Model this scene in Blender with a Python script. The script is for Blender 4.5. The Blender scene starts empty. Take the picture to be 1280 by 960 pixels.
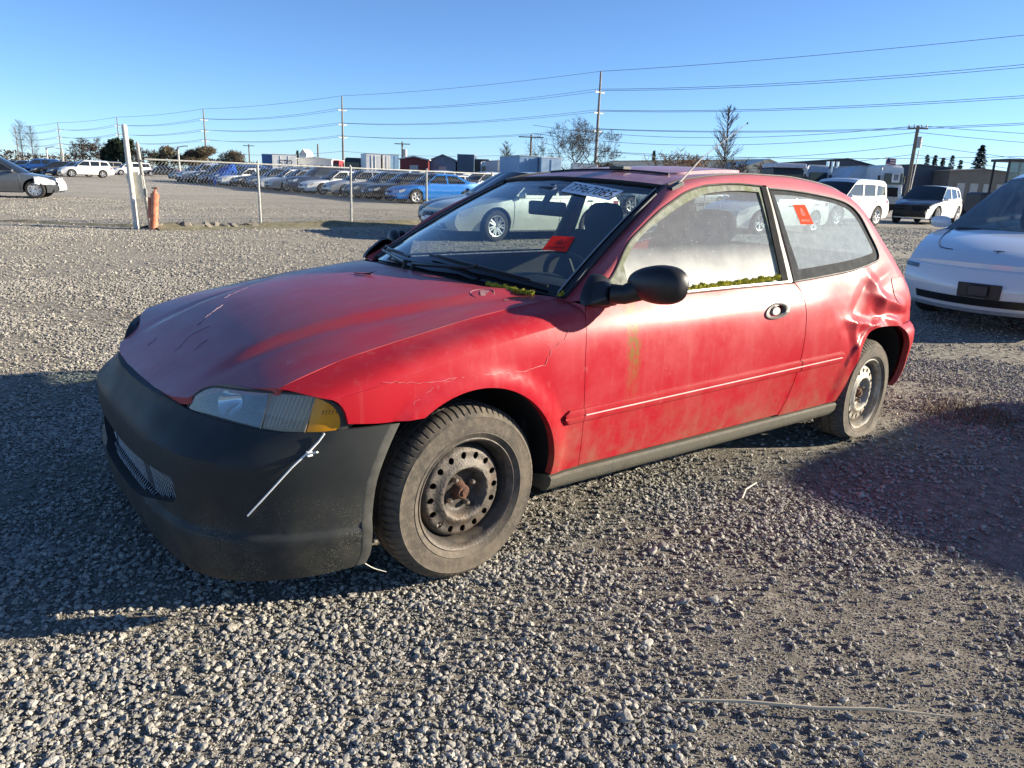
import bpy, bmesh, math, random
import numpy as np
from mathutils import Vector, Matrix
from mathutils.geometry import delaunay_2d_cdt

SC = bpy.context.scene
COL = SC.collection
R = math.radians

# ---------------------------------------------------------------- camera
CAM_H = 1.2737
FWD = Vector((0.0, 0.96472, -0.26328)); RIGHT = Vector((0.99935, 0.00949, 0.03478)); UPV = Vector((-0.03605, 0.26310, 0.96409))
cam_data = bpy.data.cameras.new('camera'); cam = bpy.data.objects.new('camera', cam_data); COL.objects.link(cam)
cam_data.sensor_fit = 'HORIZONTAL'; cam_data.sensor_width = 36.0
cam_data.lens = 934.78 / 1280 * 36
cam_data.clip_start = .05; cam_data.clip_end = 6000
m3 = Matrix((RIGHT, UPV, -FWD)).transposed()
cam.matrix_world = Matrix.Translation((0, 0, CAM_H)) @ m3.to_4x4()
SC.camera = cam

# ---------------------------------------------------------------- sky, sun, exposure
SUN_EL, SUN_ROT = R(17.0), R(84)
world = bpy.data.worlds.new("World"); SC.world = world; world.use_nodes = True
wn = world.node_tree
sky = wn.nodes.new('ShaderNodeTexSky'); sky.sky_type = 'NISHITA'; sky.sun_disc = False
sky.sun_elevation = SUN_EL; sky.sun_rotation = SUN_ROT
sky.air_density = .72; sky.dust_density = .35; sky.ozone_density = 5.0; sky.altitude = 900
wn.links.new(sky.outputs[0], wn.nodes['Background'].inputs[0]); wn.nodes['Background'].inputs[1].default_value = .090
sun_data = bpy.data.lights.new('sun', 'SUN'); sun_data.energy = 5.0; sun_data.angle = R(.53); sun_data.color = (1, .89, .71)
sun = bpy.data.objects.new('sun', sun_data); COL.objects.link(sun)
SUNV = Vector((math.cos(SUN_EL)*math.sin(SUN_ROT), math.cos(SUN_EL)*math.cos(SUN_ROT), math.sin(SUN_EL)))
sun.rotation_euler = SUNV.to_track_quat('Z', 'Y').to_euler()
SC.view_settings.view_transform = 'Standard'; SC.view_settings.look = 'None'
SC.view_settings.exposure = 1.28; SC.view_settings.gamma = 1
SC.cycles.max_bounces = 8; SC.cycles.transparent_max_bounces = 16; SC.cycles.use_denoising = True
SC.cycles.sample_clamp_indirect = 6; SC.cycles.caustics_reflective = False; SC.cycles.caustics_refractive = False
random.seed(7); RNG = np.random.default_rng(7)
# ---------------------------------------------------------------- materials
MATS = {}
def _n(nt, kind, **kw):
    n = nt.nodes.new(kind)
    for k, v in kw.items():
        if k in n.inputs: n.inputs[k].default_value = v
        else: setattr(n, k, v)
    return n
def rgb(c): return (c[0], c[1], c[2], 1)
def noise(nt, scale, detail=5, rough=.55, coord='Object', vec=None, stretch=None):
    if vec is None:
        tc = nt.nodes.new('ShaderNodeTexCoord'); vec = tc.outputs[coord]
    if stretch:
        mp = nt.nodes.new('ShaderNodeMapping'); mp.inputs['Scale'].default_value = stretch
        nt.links.new(vec, mp.inputs[0]); vec = mp.outputs[0]
    n = _n(nt, 'ShaderNodeTexNoise', Scale=scale, Detail=detail, Roughness=rough)
    nt.links.new(vec, n.inputs['Vector']); return n.outputs['Fac']
def ramp(nt, fac, a, b, lo=0., hi=1.):
    m = _n(nt, 'ShaderNodeMapRange'); m.inputs[1].default_value = a; m.inputs[2].default_value = b
    m.inputs[3].default_value = lo; m.inputs[4].default_value = hi
    nt.links.new(fac, m.inputs[0]); return m.outputs[0]
def mixc(nt, fac, a, b):
    m = nt.nodes.new('ShaderNodeMix'); m.data_type = 'RGBA'
    for v, i in ((fac, 0), (a, 6), (b, 7)):
        if isinstance(v, (tuple, list)): m.inputs[i].default_value = rgb(v)
        elif isinstance(v, (int, float)): m.inputs[i].default_value = v
        else: nt.links.new(v, m.inputs[i])
    return m.outputs[2]
def mathn(nt, op, a, b=None):
    m = nt.nodes.new('ShaderNodeMath'); m.operation = op
    for v, i in ((a, 0), (b, 1)):
        if v is None: continue
        if isinstance(v, (int, float)): m.inputs[i].default_value = v
        else: nt.links.new(v, m.inputs[i])
    return m.outputs[0]
def objz(nt, axis=2):
    tc = nt.nodes.new('ShaderNodeTexCoord'); s = nt.nodes.new('ShaderNodeSeparateXYZ')
    nt.links.new(tc.outputs['Object'], s.inputs[0]); return s.outputs[axis]
def new_mat(name):
    m = bpy.data.materials.new(name); m.use_nodes = True; MATS[name] = m
    return m, m.node_tree, m.node_tree.nodes['Principled BSDF']
def M(name, col, rough=.5, metal=0., var=.14, scale=9., bump=0., bscale=80., coat=0., spec=.5, dirt=None, emit=0.):
    """A painted / plastic / metal surface with uneven colour, uneven gloss and, if asked, dust low down and fine relief."""
    if name in MATS: return MATS[name]
    m, nt, p = new_mat(name)
    f = noise(nt, scale)
    c = mixc(nt, ramp(nt, f, .3, .7), tuple(x*(1-var) for x in col), tuple(min(1, x*(1+var)) for x in col))
    if dirt:
        d = noise(nt, 14, 6, .65)
        c = mixc(nt, ramp(nt, d, dirt[1]-.12, dirt[1]+.12), c, dirt[0])
    nt.links.new(c, p.inputs['Base Color'])
    r = ramp(nt, noise(nt, scale*2.3), .25, .75, max(0, rough-.08), min(1, rough+.08)); nt.links.new(r, p.inputs['Roughness'])
    p.inputs['Metallic'].default_value = metal; p.inputs['Coat Weight'].default_value = coat; p.inputs['Coat Roughness'].default_value = .06
    p.inputs['Specular IOR Level'].default_value = spec
    if emit: p.inputs['Emission Color'].default_value = rgb(col); p.inputs['Emission Strength'].default_value = emit
    if bump:
        b = _n(nt, 'ShaderNodeBump', Strength=bump, Distance=.01); nt.links.new(noise(nt, bscale, 4), b.inputs['Height']); nt.links.new(b.outputs[0], p.inputs['Normal'])
    return m
def GLASS(name, tint=(.8, .85, .85), dust=.1, filmcol=(.55, .55, .5), grad=None, rough=.02, fres=1.45, spots=0.):
    """Thin pane: tinted see-through + mirror reflection + a film of dust (grad adds pale cover fading out between two heights)."""
    if name in MATS: return MATS[name]
    m, nt, p = new_mat(name); nt.nodes.remove(p); out = nt.nodes['Material Output']
    tr = _n(nt, 'ShaderNodeBsdfTransparent', Color=rgb(tint)); gl = _n(nt, 'ShaderNodeBsdfGlossy', Roughness=rough); gl.inputs['Color'].default_value = (1, 1, 1, 1)
    lw = _n(nt, 'ShaderNodeLayerWeight', Blend=.5); f0 = ((fres-1)/(fres+1))**2*1.8      # both faces of the pane reflect
    fr = mathn(nt, 'ADD', mathn(nt, 'MULTIPLY', mathn(nt, 'POWER', lw.outputs['Facing'], 4.5), 1-f0), f0)
    mx = nt.nodes.new('ShaderNodeMixShader'); nt.links.new(fr, mx.inputs[0]); nt.links.new(tr.outputs[0], mx.inputs[1]); nt.links.new(gl.outputs[0], mx.inputs[2])
    df = _n(nt, 'ShaderNodeBsdfDiffuse', Color=rgb(filmcol))
    d = ramp(nt, noise(nt, 22, 9, .75), .3, .75, dust*.75, dust*1.2)
    if grad:
        g = ramp(nt, objz(nt), grad[0], grad[1], grad[2], 0.); d = mathn(nt, 'ADD', d, mathn(nt, 'MULTIPLY', g, ramp(nt, noise(nt, 9, 6), .25, .6, .6, 1.)))
    if spots: d = mathn(nt, 'ADD', d, ramp(nt, noise(nt, 130, 2), .70, .74, 0, spots))
    m2 = nt.nodes.new('ShaderNodeMixShader'); nt.links.new(d, m2.inputs[0]); nt.links.new(mx.outputs[0], m2.inputs[1]); nt.links.new(df.outputs[0], m2.inputs[2])
    nt.links.new(m2.outputs[0], out.inputs[0]); return m

# ---------------------------------------------------------------- mesh building
class MB:
    """Collects faces (with a material index each) for ONE mesh object."""
    def __init__(s): s.V = []; s.F = []; s.I = []
    def add(s, V, F, mi=0):
        o = len(s.V); s.V.extend([tuple(float(c) for c in v) for v in V]); s.F.extend([tuple(int(i)+o for i in f) for f in F]); s.I.extend([mi]*len(F)); return s
    def box(s, c, size, mi=0, rot=None):
        x, y, z = [d/2 for d in size]
        V = [Vector((a*x, b*y, g*z)) for a in (-1, 1) for b in (-1, 1) for g in (-1, 1)]
        if rot is not None: V = [rot @ v for v in V]
        V = [v + Vector(c) for v in V]
        return s.add(V, [(0,1,3,2), (4,6,7,5), (0,4,5,1), (2,3,7,6), (0,2,6,4), (1,5,7,3)], mi)
    def tube(s, pts, rad, n=8, mi=0, cap=True):
        P = [Vector(p) for p in pts]; rad = rad if isinstance(rad, (list, tuple)) else [rad]*len(P)
        V = []; F = []; up = None
        for i, p in enumerate(P):
            d = (P[min(i+1, len(P)-1)] - P[max(i-1, 0)]).normalized()
            if up is None: up = Vector((0, 0, 1)) if abs(d.z) < .9 else Vector((1, 0, 0))
            a = d.cross(up).normalized(); b = a.cross(d).normalized(); up = b
            for k in range(n):
                t = 2*math.pi*k/n; V.append(p + (a*math.cos(t) + b*math.sin(t))*rad[i])
        for i in range(len(P)-1):
            for k in range(n): F.append((i*n+k, i*n+(k+1) % n, (i+1)*n+(k+1) % n, (i+1)*n+k))
        if cap: F.append(tuple(range(n-1, -1, -1))); F.append(tuple((len(P)-1)*n+k for k in range(n)))
        return s.add(V, F, mi)
    def grid(s, G, mi=0, closed_u=False, closed_v=False):
        G = np.asarray(G, float); m, n = G.shape[:2]
        F = [(i*n+j, ((i+1) % m)*n+j, ((i+1) % m)*n+(j+1) % n, i*n+(j+1) % n) for i in range(m - (0 if closed_u else 1)) for j in range(n - (0 if closed_v else 1))]
        return s.add(G.reshape(-1, 3), F, mi)
    def prism(s, poly, vec, mi=0):
        """closed solid: planar polygon (3D points) pushed along vec"""
        P = [Vector(p) for p in poly]; n = len(P); v = Vector(vec)
        return s.add(P + [p+v for p in P], [tuple(range(n))[::-1], tuple(range(n, 2*n))] + [(i, (i+1) % n, n+(i+1) % n, n+i) for i in range(n)], mi)
    def mirror(s):
        """add the y-mirrored copy of everything so far"""
        V = [(x, -y, z) for x, y, z in s.V]; o = len(s.V); F = [tuple(i+o for i in f[::-1]) for f in s.F]
        s.V = s.V + V; s.I = s.I + s.I; s.F = s.F + F; return s
    def flipped(s):
        r = MB(); r.V = [(x, -y, z) for x, y, z in s.V]; r.F = [f[::-1] for f in s.F]; r.I = list(s.I); return r
    def mesh(s, name, mats, smooth=True, weld=0., angle=38, recalc=False, bevel=0.):
        me = bpy.data.meshes.new(name); me.from_pydata(s.V, [], s.F)
        for m in mats: me.materials.append(m)
        me.polygons.foreach_set('material_index', s.I)
        if weld or recalc or bevel:
            bm = bmesh.new(); bm.from_mesh(me)
            if weld: bmesh.ops.remove_doubles(bm, verts=bm.verts, dist=weld)
            if recalc: bmesh.ops.recalc_face_normals(bm, faces=bm.faces)
            if bevel:
                es = [e for e in bm.edges if len(e.link_faces) == 2 and e.calc_face_angle(0) > R(30)]
                bmesh.ops.bevel(bm, geom=es, offset=bevel, segments=2, affect='EDGES', profile=.5)
            bm.to_mesh(me); bm.free()
        if smooth:
            me.polygons.foreach_set('use_smooth', [True]*len(me.polygons)); me.set_sharp_from_angle(angle=R(angle))
        me.update(); return me
    def build(s, name, mats, parent=None, **kw):
        return link(name, s.mesh(name, mats if isinstance(mats, (list, tuple)) else [mats], **kw), parent)
def link(name, data, parent=None, loc=None, rotz=None):
    o = bpy.data.objects.new(name, data); COL.objects.link(o)
    if parent is not None: o.parent = parent
    if loc is not None: o.location = loc
    if rotz is not None: o.rotation_euler = (0, 0, rotz)
    return o
def tag(o, label, cat, group=None):
    o['label'] = label; o['category'] = cat
    if group: o['group'] = group
    return o
def empty(name, loc=(0, 0, 0), rotz=0., label=None, cat=None, group=None):
    o = link(name, None, None, loc, rotz); o.empty_display_size = .3
    if label: tag(o, label, cat, group)
    return o
def kind(o, k): o['kind'] = k; return o
def copy_tree(o, parent=None):
    c = o.copy(); COL.objects.link(c)
    if parent is not None: c.parent = parent
    for ch in list(o.children): copy_tree(ch, c)
    return c

def inside(P, poly):
    P = np.asarray(P, float); Q = np.asarray(poly, float); x, y = P[:, 0], P[:, 1]; r = np.zeros(len(P), bool)
    for (x1, y1), (x2, y2) in zip(Q, np.roll(Q, -1, 0)):
        c = ((y1 > y) != (y2 > y))
        if y1 != y2: r ^= c & (x < (x2-x1)*(y-y1)/(y2-y1)+x1)
    return r
def segdist(P, poly):
    P = np.asarray(P, float); Q = np.asarray(poly, float); d = np.full(len(P), 1e9)
    for a, b in zip(Q, np.roll(Q, -1, 0)):
        v = b-a; t = np.clip(((P-a)@v)/max(v@v, 1e-12), 0, 1); d = np.minimum(d, np.linalg.norm(P-a-t[:, None]*v, axis=1))
    return d
def inset(poly, d):
    """offset a closed polyline inwards by d"""
    P = np.asarray(poly, float); t = np.roll(P, -1, 0) - np.roll(P, 1, 0); t /= np.maximum(np.linalg.norm(t, axis=1), 1e-9)[:, None]
    n = np.stack([-t[:, 1], t[:, 0]], 1)
    area = np.sum(P[:, 0]*np.roll(P[:, 1], -1) - np.roll(P[:, 0], -1)*P[:, 1])
    return P + n*d*(1 if area > 0 else -1)
def poly2(*runs, step=.02):
    """closed outline from runs of points; each run is smoothed on its own, corners stay sharp between runs"""
    out = []
    for r in runs:
        q = resample(r, step=step) if len(r) > 1 else np.array(r, float)
        if out and np.linalg.norm(out[-1]-q[0]) < 1e-6: q = q[1:]
        out.extend(q)
    if np.linalg.norm(out[0]-out[-1]) < 1e-6: out = out[:-1]
    return np.array(out)
def cdt(outline, holes=(), step=.03, extra=None):
    """2D triangulation of an outline with holes and even points inside"""
    O = np.asarray(outline, float); H = [np.asarray(h, float) for h in holes]
    lo, hi = O.min(0), O.max(0)
    gx = np.arange(lo[0]+step*.5, hi[0], step); gy = np.arange(lo[1]+step*.5, hi[1], step*.87)
    if len(gx) and len(gy):
        X, Y = np.meshgrid(gx, gy); X = X + (np.arange(len(gy)) % 2)[:, None]*step*.5
        G = np.stack([X.ravel(), Y.ravel()], 1)
    else: G = np.zeros((0, 2))
    if extra is not None: G = np.vstack([G, extra])
    if len(G):
        k = inside(G, O) & (segdist(G, O) > step*.45)
        for h in H: k &= ~inside(G, h) & (segdist(G, h) > step*.45)
        G = G[k]
    P = list(O); E = [(i, (i+1) % len(O)) for i in range(len(O))]
    for h in H:
        o = len(P); P += list(h); E += [(o+i, o+(i+1) % len(h)) for i in range(len(h))]
    P += list(G)
    v, e, f, *_ = delaunay_2d_cdt([Vector(p) for p in P], E, [], 0, 1e-6)
    V = np.array([tuple(a) for a in v]); F = np.array([tuple(a) for a in f])
    c = V[F].mean(1); k = inside(c, O)
    for h in H: k &= ~inside(c, h)
    return V, F[k]
def panel(mb, outline, holes, step, fmap, lip=None, mi=0, extra=None, mi2=None, inner=None):
    """surface panel: 2D outline -> 3D through fmap, with a folded edge along lip; faces inside the polygon inner get mi2"""
    V, F = cdt(outline, holes, step, extra)
    P = fmap(V[:, 0], V[:, 1])
    if inner is not None:
        k = inside(V[F].mean(1), inner); mb.add(P, F[~k], mi); mb.add(P, F[k], mi2)
    else: mb.add(P, F, mi)
    if lip is not None:
        for L in [outline] + list(holes):
            L = np.asarray(L, float); A = fmap(L[:, 0], L[:, 1]); G = np.stack([A, A+np.array(lip)], 0); mb.grid(G, mi, closed_v=True)
    return mb
def hermite(A, B, tA, tB, n):
    t = np.linspace(0, 1, n)[None, :, None]; A, B, tA, tB = [np.asarray(q, float)[:, None, :] for q in (A, B, tA, tB)]
    return (2*t**3-3*t**2+1)*A + (t**3-2*t**2+t)*tA + (-2*t**3+3*t**2)*B + (t**3-t**2)*tB
def revolve(mb, prof, n, mi=0, axis='y', c=(0, 0, 0), warp=None):
    """profile of (radius, along-axis) turned round the y axis"""
    th = np.linspace(0, 2*math.pi, n, endpoint=False); P = np.array(prof, float)
    r = np.repeat(P[None, :, 0], n, 0); a = np.repeat(P[None, :, 1], n, 0)
    if warp: r, a = warp(th, r, a)
    G = np.stack([np.cos(th)[:, None]*r+c[0], a+c[1], np.sin(th)[:, None]*r+c[2]], 2)
    return mb.grid(G, mi, closed_u=True)
def text_faces(body, height, font_w=1.0):
    """flat letter faces (x right, y up), baseline at y=0, centred in x, in the built-in font"""
    cu = bpy.data.curves.new('lettering', 'FONT'); cu.body = body; cu.align_x = 'CENTER'; cu.resolution_u = 3
    o = bpy.data.objects.new('lettering', cu); COL.objects.link(o)
    me = bpy.data.meshes.new_from_object(o.evaluated_get(bpy.context.evaluated_depsgraph_get()))
    V = np.array([tuple(v.co) for v in me.vertices]); F = [tuple(p.vertices) for p in me.polygons]
    bpy.data.objects.remove(o); bpy.data.meshes.remove(me); bpy.data.curves.remove(cu)
    h = V[:, 1].max()
    V = V*(height/h); V[:, 0] *= font_w; return V[:, :2], F
# ================================================================= GROUND
from mathutils import noise as mnoise
def gmask(x, y):
    """0 where the gravel is thin and the packed dirt shows, 1 where stones lie thick"""
    a = mnoise.noise(Vector((x*.55+3.1, y*.55-1.7, .3))); b = mnoise.noise(Vector((x*1.5-7.2, y*1.5+2.2, 1.9))); c = mnoise.noise(Vector((x*3.7+1, y*3.7, 4.4)))
    t = min(1, max(0, (x-.1)/.8))*min(1, max(0, (2.75-y)/.8)); u = math.exp(-((x-.25)/.35)**2-((y-2.35)/.18)**2)   # bare packed patches
    return min(1, max(0, .52+.80*a+.60*b+.50*c-.34*t-.5*u))
def gheight(x, y):
    h = .010*mnoise.noise(Vector((x*.9, y*.9, 7)))+.006*mnoise.noise(Vector((x*3.1, y*3.1, 2)))
    return h*min(1, max(0, (12-y)/8)) if y < 12 else 0.
gm_ = MB()
ys_ = np.r_[np.linspace(-60, .3, 14)[:-1], .3*np.exp(np.linspace(0, math.log(14/.3), 250)), 14*np.exp(np.linspace(0, math.log(5000/14), 60))[1:]]
us = np.linspace(-1, 1, 230)
rows = []
for y in ys_:
    w = 40+max(y, 0)*1.8; gb = 1-min(1, max(0, (y-8)/60))
    row = []
    for u in us:
        x = w*((.10*u+.90*u**5)*gb+(.35*u+.65*u**3)*(1-gb)); row.append((x, y, gheight(x, y)-.004 if y < 14 and abs(x) < 20 else -.004))
    rows.append(row)
gm_.grid(np.array(rows))
def ground_mat():
    m, nt, p = new_mat('gravel_lot'); tc = nt.nodes.new('ShaderNodeTexCoord'); vec = tc.outputs['Object']
    def vor(scale):
        v = _n(nt, 'ShaderNodeTexVoronoi', Scale=scale); nt.links.new(vec, v.inputs['Vector']); return v
    v1 = vor(24); v2 = vor(60)
    sp = nt.nodes.new('ShaderNodeSeparateColor'); nt.links.new(v1.outputs['Color'], sp.inputs[0])
    stone = mixc(nt, sp.outputs[0], (.27, .255, .225), (.56, .52, .445))
    stone = mixc(nt, ramp(nt, v1.outputs['Distance'], .35, .75), stone, (.15, .135, .115))
    dirt = mixc(nt, noise(nt, 5, 8, .7, vec=vec), (.35, .315, .25), (.52, .465, .37))
    dirt = mixc(nt, ramp(nt, noise(nt, 150, 5, .8, vec=vec), .52, .72), dirt, (.17, .16, .145))
    big = ramp(nt, noise(nt, .35, 6, .6, vec=vec), .38, .62, .25, .9)
    c = mixc(nt, big, dirt, stone)
    lay = noise(nt, .06, 5, .6, vec=vec); c = mixc(nt, ramp(nt, lay, .45, .7, 0, .6), c, (.52, .475, .40))
    nt.links.new(c, p.inputs['Base Color']); p.inputs['Roughness'].default_value = .95; p.inputs['Specular IOR Level'].default_value = .15
    h = mathn(nt, 'ADD', mathn(nt, 'MULTIPLY', v1.outputs['Distance'], -.8), mathn(nt, 'MULTIPLY', v2.outputs['Distance'], -.35))
    h = mathn(nt, 'ADD', h, mathn(nt, 'MULTIPLY', noise(nt, 170, 7, .8, vec=vec), .9))
    b = _n(nt, 'ShaderNodeBump', Strength=.9, Distance=.03); nt.links.new(h, b.inputs['Height']); nt.links.new(b.outputs[0], p.inputs['Normal'])
    return m
GROUND = ground_mat()
gnd = gm_.build('ground', GROUND, None, angle=180); kind(gnd, 'structure')

# gravel: stones set on the ground by geometry nodes (one object, nobody could count them)
def stones():
    rng = np.random.default_rng(11); P = []; S = []
    def band(y0, y1, dens, smin, smax, pw=2.2):
        yy = y0
        while yy < y1:
            dy = .25 if y1 < 5 else .5; w = (.95 if y1 < 5 else .8)+yy*.79
            n = rng.poisson(dens*2*w*dy)
            xs = rng.uniform(-w, w, n); yv = rng.uniform(yy, yy+dy, n); k = rng.random(n)
            for x, y, kk in zip(xs, yv, k):
                g = gmask(x, y)
                if kk < g**1.7*.95+.045:
                    s = smin+(smax-smin)*rng.random()**pw
                    P.append((x, y, gheight(x, y)+s*.18)); S.append(s)
            yy += dy
    band(1.15, 2.2, 17000, .0018, .0095, 3.6); band(2.2, 3.4, 13000, .0022, .0098, 3.2); band(3.4, 5.5, 7500, .0032, .0105, 2.6); band(5.5, 9, 2400, .005, .013); band(9, 16, 650, .008, .017); band(16, 30, 130, .012, .024)
    for y0, y1, dens, a, b_ in ((1.15, 2.3, 16000, .0011, .0030), (2.3, 3.6, 9000, .0014, .0034)):      # grit between the stones
        w = .55+y1*.76; n = int(dens*2*w*(y1-y0)); xs = rng.uniform(-w, w, n); yv = rng.uniform(y0, y1, n); s = a+(b_-a)*rng.random(n)**2
        k = np.abs(xs) < .5+yv*.74
        for x, y, q in zip(xs[k], yv[k], s[k]): P.append((x, y, gheight(x, y)-.003)); S.append(q)
    for _ in range(260):                                       # a few bigger ones near the camera
        y = rng.uniform(1.2, 5.5); w = .5+y*.74; x = rng.uniform(-w, w); s = rng.uniform(.010, .018)
        if gmask(x, y) > .35: P.append((x, y, gheight(x, y)+s*.25)); S.append(s)
    return np.array(P), np.array(S)
SP, SS = stones()
me = bpy.data.meshes.new('gravel'); me.vertices.add(len(SP)); me.vertices.foreach_set('co', SP.ravel())
at_ = me.attributes.new('size', 'FLOAT', 'POINT'); at_.data.foreach_set('value', SS.astype(np.float32))
gravel = link('gravel', me); kind(gravel, 'stuff')
def stone_mat():
    m, nt, p = new_mat('gravel_stone'); oi = nt.nodes.new('ShaderNodeAttribute'); oi.attribute_type = 'INSTANCER'; oi.attribute_name = 'tone'
    cr = nt.nodes.new('ShaderNodeValToRGB'); e = cr.color_ramp.elements
    e[0].position = 0; e[0].color = (.20, .195, .18, 1); e[1].position = 1; e[1].color = (.58, .54, .46, 1)
    for pos, c in ((.25, (.28, .272, .25, 1)), (.5, (.35, .335, .30, 1)), (.72, (.40, .37, .31, 1)), (.88, (.46, .435, .38, 1))): q = e.new(pos); q.color = c
    nt.links.new(oi.outputs['Fac'], cr.inputs[0])
    c = mixc(nt, ramp(nt, noise(nt, 1.6, 4), .35, .7, 0, .4), cr.outputs[0], (.34, .30, .24)); nt.links.new(c, p.inputs['Base Color'])
    p.inputs['Roughness'].default_value = .85; p.inputs['Specular IOR Level'].default_value = .25
    b = _n(nt, 'ShaderNodeBump', Strength=.35, Distance=.1); nt.links.new(noise(nt, 5, 4), b.inputs['Height']); nt.links.new(b.outputs[0], p.inputs['Normal'])
    return m
STONE = stone_mat()
def gravel_nodes():
    ng = bpy.data.node_groups.new('gravel_scatter', 'GeometryNodeTree'); ng.interface.new_socket('Geometry', in_out='INPUT', socket_type='NodeSocketGeometry'); ng.interface.new_socket('Geometry', in_out='OUTPUT', socket_type='NodeSocketGeometry')
    N = ng.nodes; L = ng.links; gi = N.new('NodeGroupInput'); go = N.new('NodeGroupOutput')
    j = N.new('GeometryNodeGeometryToInstance')
    for i in range(10):
        ic = N.new('GeometryNodeMeshIcoSphere'); ic.inputs['Subdivisions'].default_value = 2 if i % 2 else 3; ic.inputs['Radius'].default_value = 1
        pos = N.new('GeometryNodeInputPosition'); ns = N.new('ShaderNodeTexNoise'); ns.noise_dimensions = '4D'; ns.inputs['W'].default_value = i*7.3+1; ns.inputs['Scale'].default_value = .75+.12*(i % 4); ns.inputs['Detail'].default_value = 0
        L.new(pos.outputs[0], ns.inputs['Vector'])
        sub = N.new('ShaderNodeVectorMath'); sub.operation = 'SUBTRACT'; sub.inputs[1].default_value = (.5, .5, .5); L.new(ns.outputs['Color'], sub.inputs[0])
        sc = N.new('ShaderNodeVectorMath'); sc.operation = 'SCALE'; sc.inputs['Scale'].default_value = 1.7; L.new(sub.outputs[0], sc.inputs[0])
        sp = N.new('GeometryNodeSetPosition'); L.new(ic.outputs['Mesh'], sp.inputs['Geometry']); L.new(sc.outputs[0], sp.inputs['Offset'])
        tr = N.new('GeometryNodeTransform'); tr.inputs['Scale'].default_value = (1.2, .85+.07*(i % 3), .48+.06*(i % 4)); L.new(sp.outputs[0], tr.inputs['Geometry'])
        ss = N.new('GeometryNodeSetShadeSmooth'); ss.inputs['Shade Smooth'].default_value = (i % 2 == 0); L.new(tr.outputs[0], ss.inputs['Geometry'])
        sm = N.new('GeometryNodeSetMaterial'); sm.inputs['Material'].default_value = STONE; L.new(ss.outputs[0], sm.inputs['Geometry'])
        L.new(sm.outputs[0], j.inputs[0])
    ip = N.new('GeometryNodeInstanceOnPoints'); L.new(gi.outputs[0], ip.inputs['Points']); L.new(j.outputs[0], ip.inputs['Instance']); ip.inputs['Pick Instance'].default_value = True
    ri = N.new('FunctionNodeRandomValue'); ri.data_type = 'INT'; ri.inputs[4].default_value = 0; ri.inputs[5].default_value = 9; L.new(ri.outputs[2], ip.inputs['Instance Index'])
    rr = N.new('FunctionNodeRandomValue'); rr.data_type = 'FLOAT_VECTOR'; rr.inputs[0].default_value = (-.5, -.5, 0); rr.inputs[1].default_value = (.5, .5, 6.283); rr.inputs['Seed'].default_value = 3
    L.new(rr.outputs[0], ip.inputs['Rotation'])
    na = N.new('GeometryNodeInputNamedAttribute'); na.data_type = 'FLOAT'; na.inputs['Name'].default_value = 'size'; L.new(na.outputs[0], ip.inputs['Scale'])
    st = N.new('GeometryNodeStoreNamedAttribute'); st.domain = 'INSTANCE'; st.data_type = 'FLOAT'; st.inputs['Name'].default_value = 'tone'; L.new(ip.outputs[0], st.inputs['Geometry'])
    rt = N.new('FunctionNodeRandomValue'); rt.data_type = 'FLOAT'; rt.inputs['Seed'].default_value = 9; L.new(rt.outputs[1], st.inputs['Value'])
    L.new(st.outputs[0], go.inputs[0]); return ng
md = gravel.modifiers.new('scatter', 'NODES'); md.node_group = gravel_nodes()
# ---------------------------------------------------------------- hatchback surfaces (car frame: x forward, y left, z up)
def pchip(pts):
    P = np.array(sorted(pts), float); X, Y = P[:, 0], P[:, 1]
    h = np.diff(X); d = np.diff(Y) / h
    m = np.zeros(len(X)); m[0], m[-1] = d[0], d[-1]
    for i in range(1, len(X) - 1):
        if d[i-1] * d[i] > 0:
            w1, w2 = 2*h[i] + h[i-1], h[i] + 2*h[i-1]
            m[i] = (w1 + w2) / (w1 / d[i-1] + w2 / d[i])
    def f(x):
        x = np.clip(np.asarray(x, float), X[0], X[-1])
        i = np.clip(np.searchsorted(X, x) - 1, 0, len(X) - 2)
        t = (x - X[i]) / h[i]
        return ((2*t**3 - 3*t**2 + 1)*Y[i] + (t**3 - 2*t**2 + t)*h[i]*m[i] + (-2*t**3 + 3*t**2)*Y[i+1] + (t**3 - t**2)*h[i]*m[i+1])
    return f

def resample(P, n=None, step=None, closed=False, smooth=True):
    """Even points along a polyline (any dimension), through a Catmull-Rom curve when smooth."""
    P = np.array(P, float)
    if closed: P = np.vstack([P, P[:1]])
    if smooth and len(P) > 2:
        out = []
        for i in range(len(P) - 1):
            p1, p2 = P[i], P[i+1]
            p0 = P[i-1] if i > 0 else (P[-2] if closed else 2*p1 - p2)
            p3 = P[i+2] if i + 2 < len(P) else (P[1] if closed else 2*p2 - p1)
            l0, l1, l2 = [max(np.linalg.norm(a - b), 1e-9) for a, b in ((p1, p0), (p2, p1), (p3, p2))]
            m1 = (p2 - p0) / (l0 + l1) * l1; m2 = (p3 - p1) / (l1 + l2) * l1
            t = np.linspace(0, 1, 13)[:-1, None]
            out.append((2*t**3-3*t**2+1)*p1 + (t**3-2*t**2+t)*m1 + (-2*t**3+3*t**2)*p2 + (t**3-t**2)*m2)
        P = np.vstack(out + [P[-1:]])
    s = np.r_[0, np.cumsum(np.linalg.norm(np.diff(P, axis=0), axis=1))]
    if n is None: n = max(2, int(round(s[-1] / step)) + 1)
    q = np.linspace(0, s[-1], n)
    R = np.stack([np.interp(q, s, P[:, k]) for k in range(P.shape[1])], 1)
    return R[:-1] if closed else R

def sstep(a, b, x):
    t = np.clip((np.asarray(x, float) - a) / (b - a), 0, 1); return t*t*(3 - 2*t)

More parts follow.
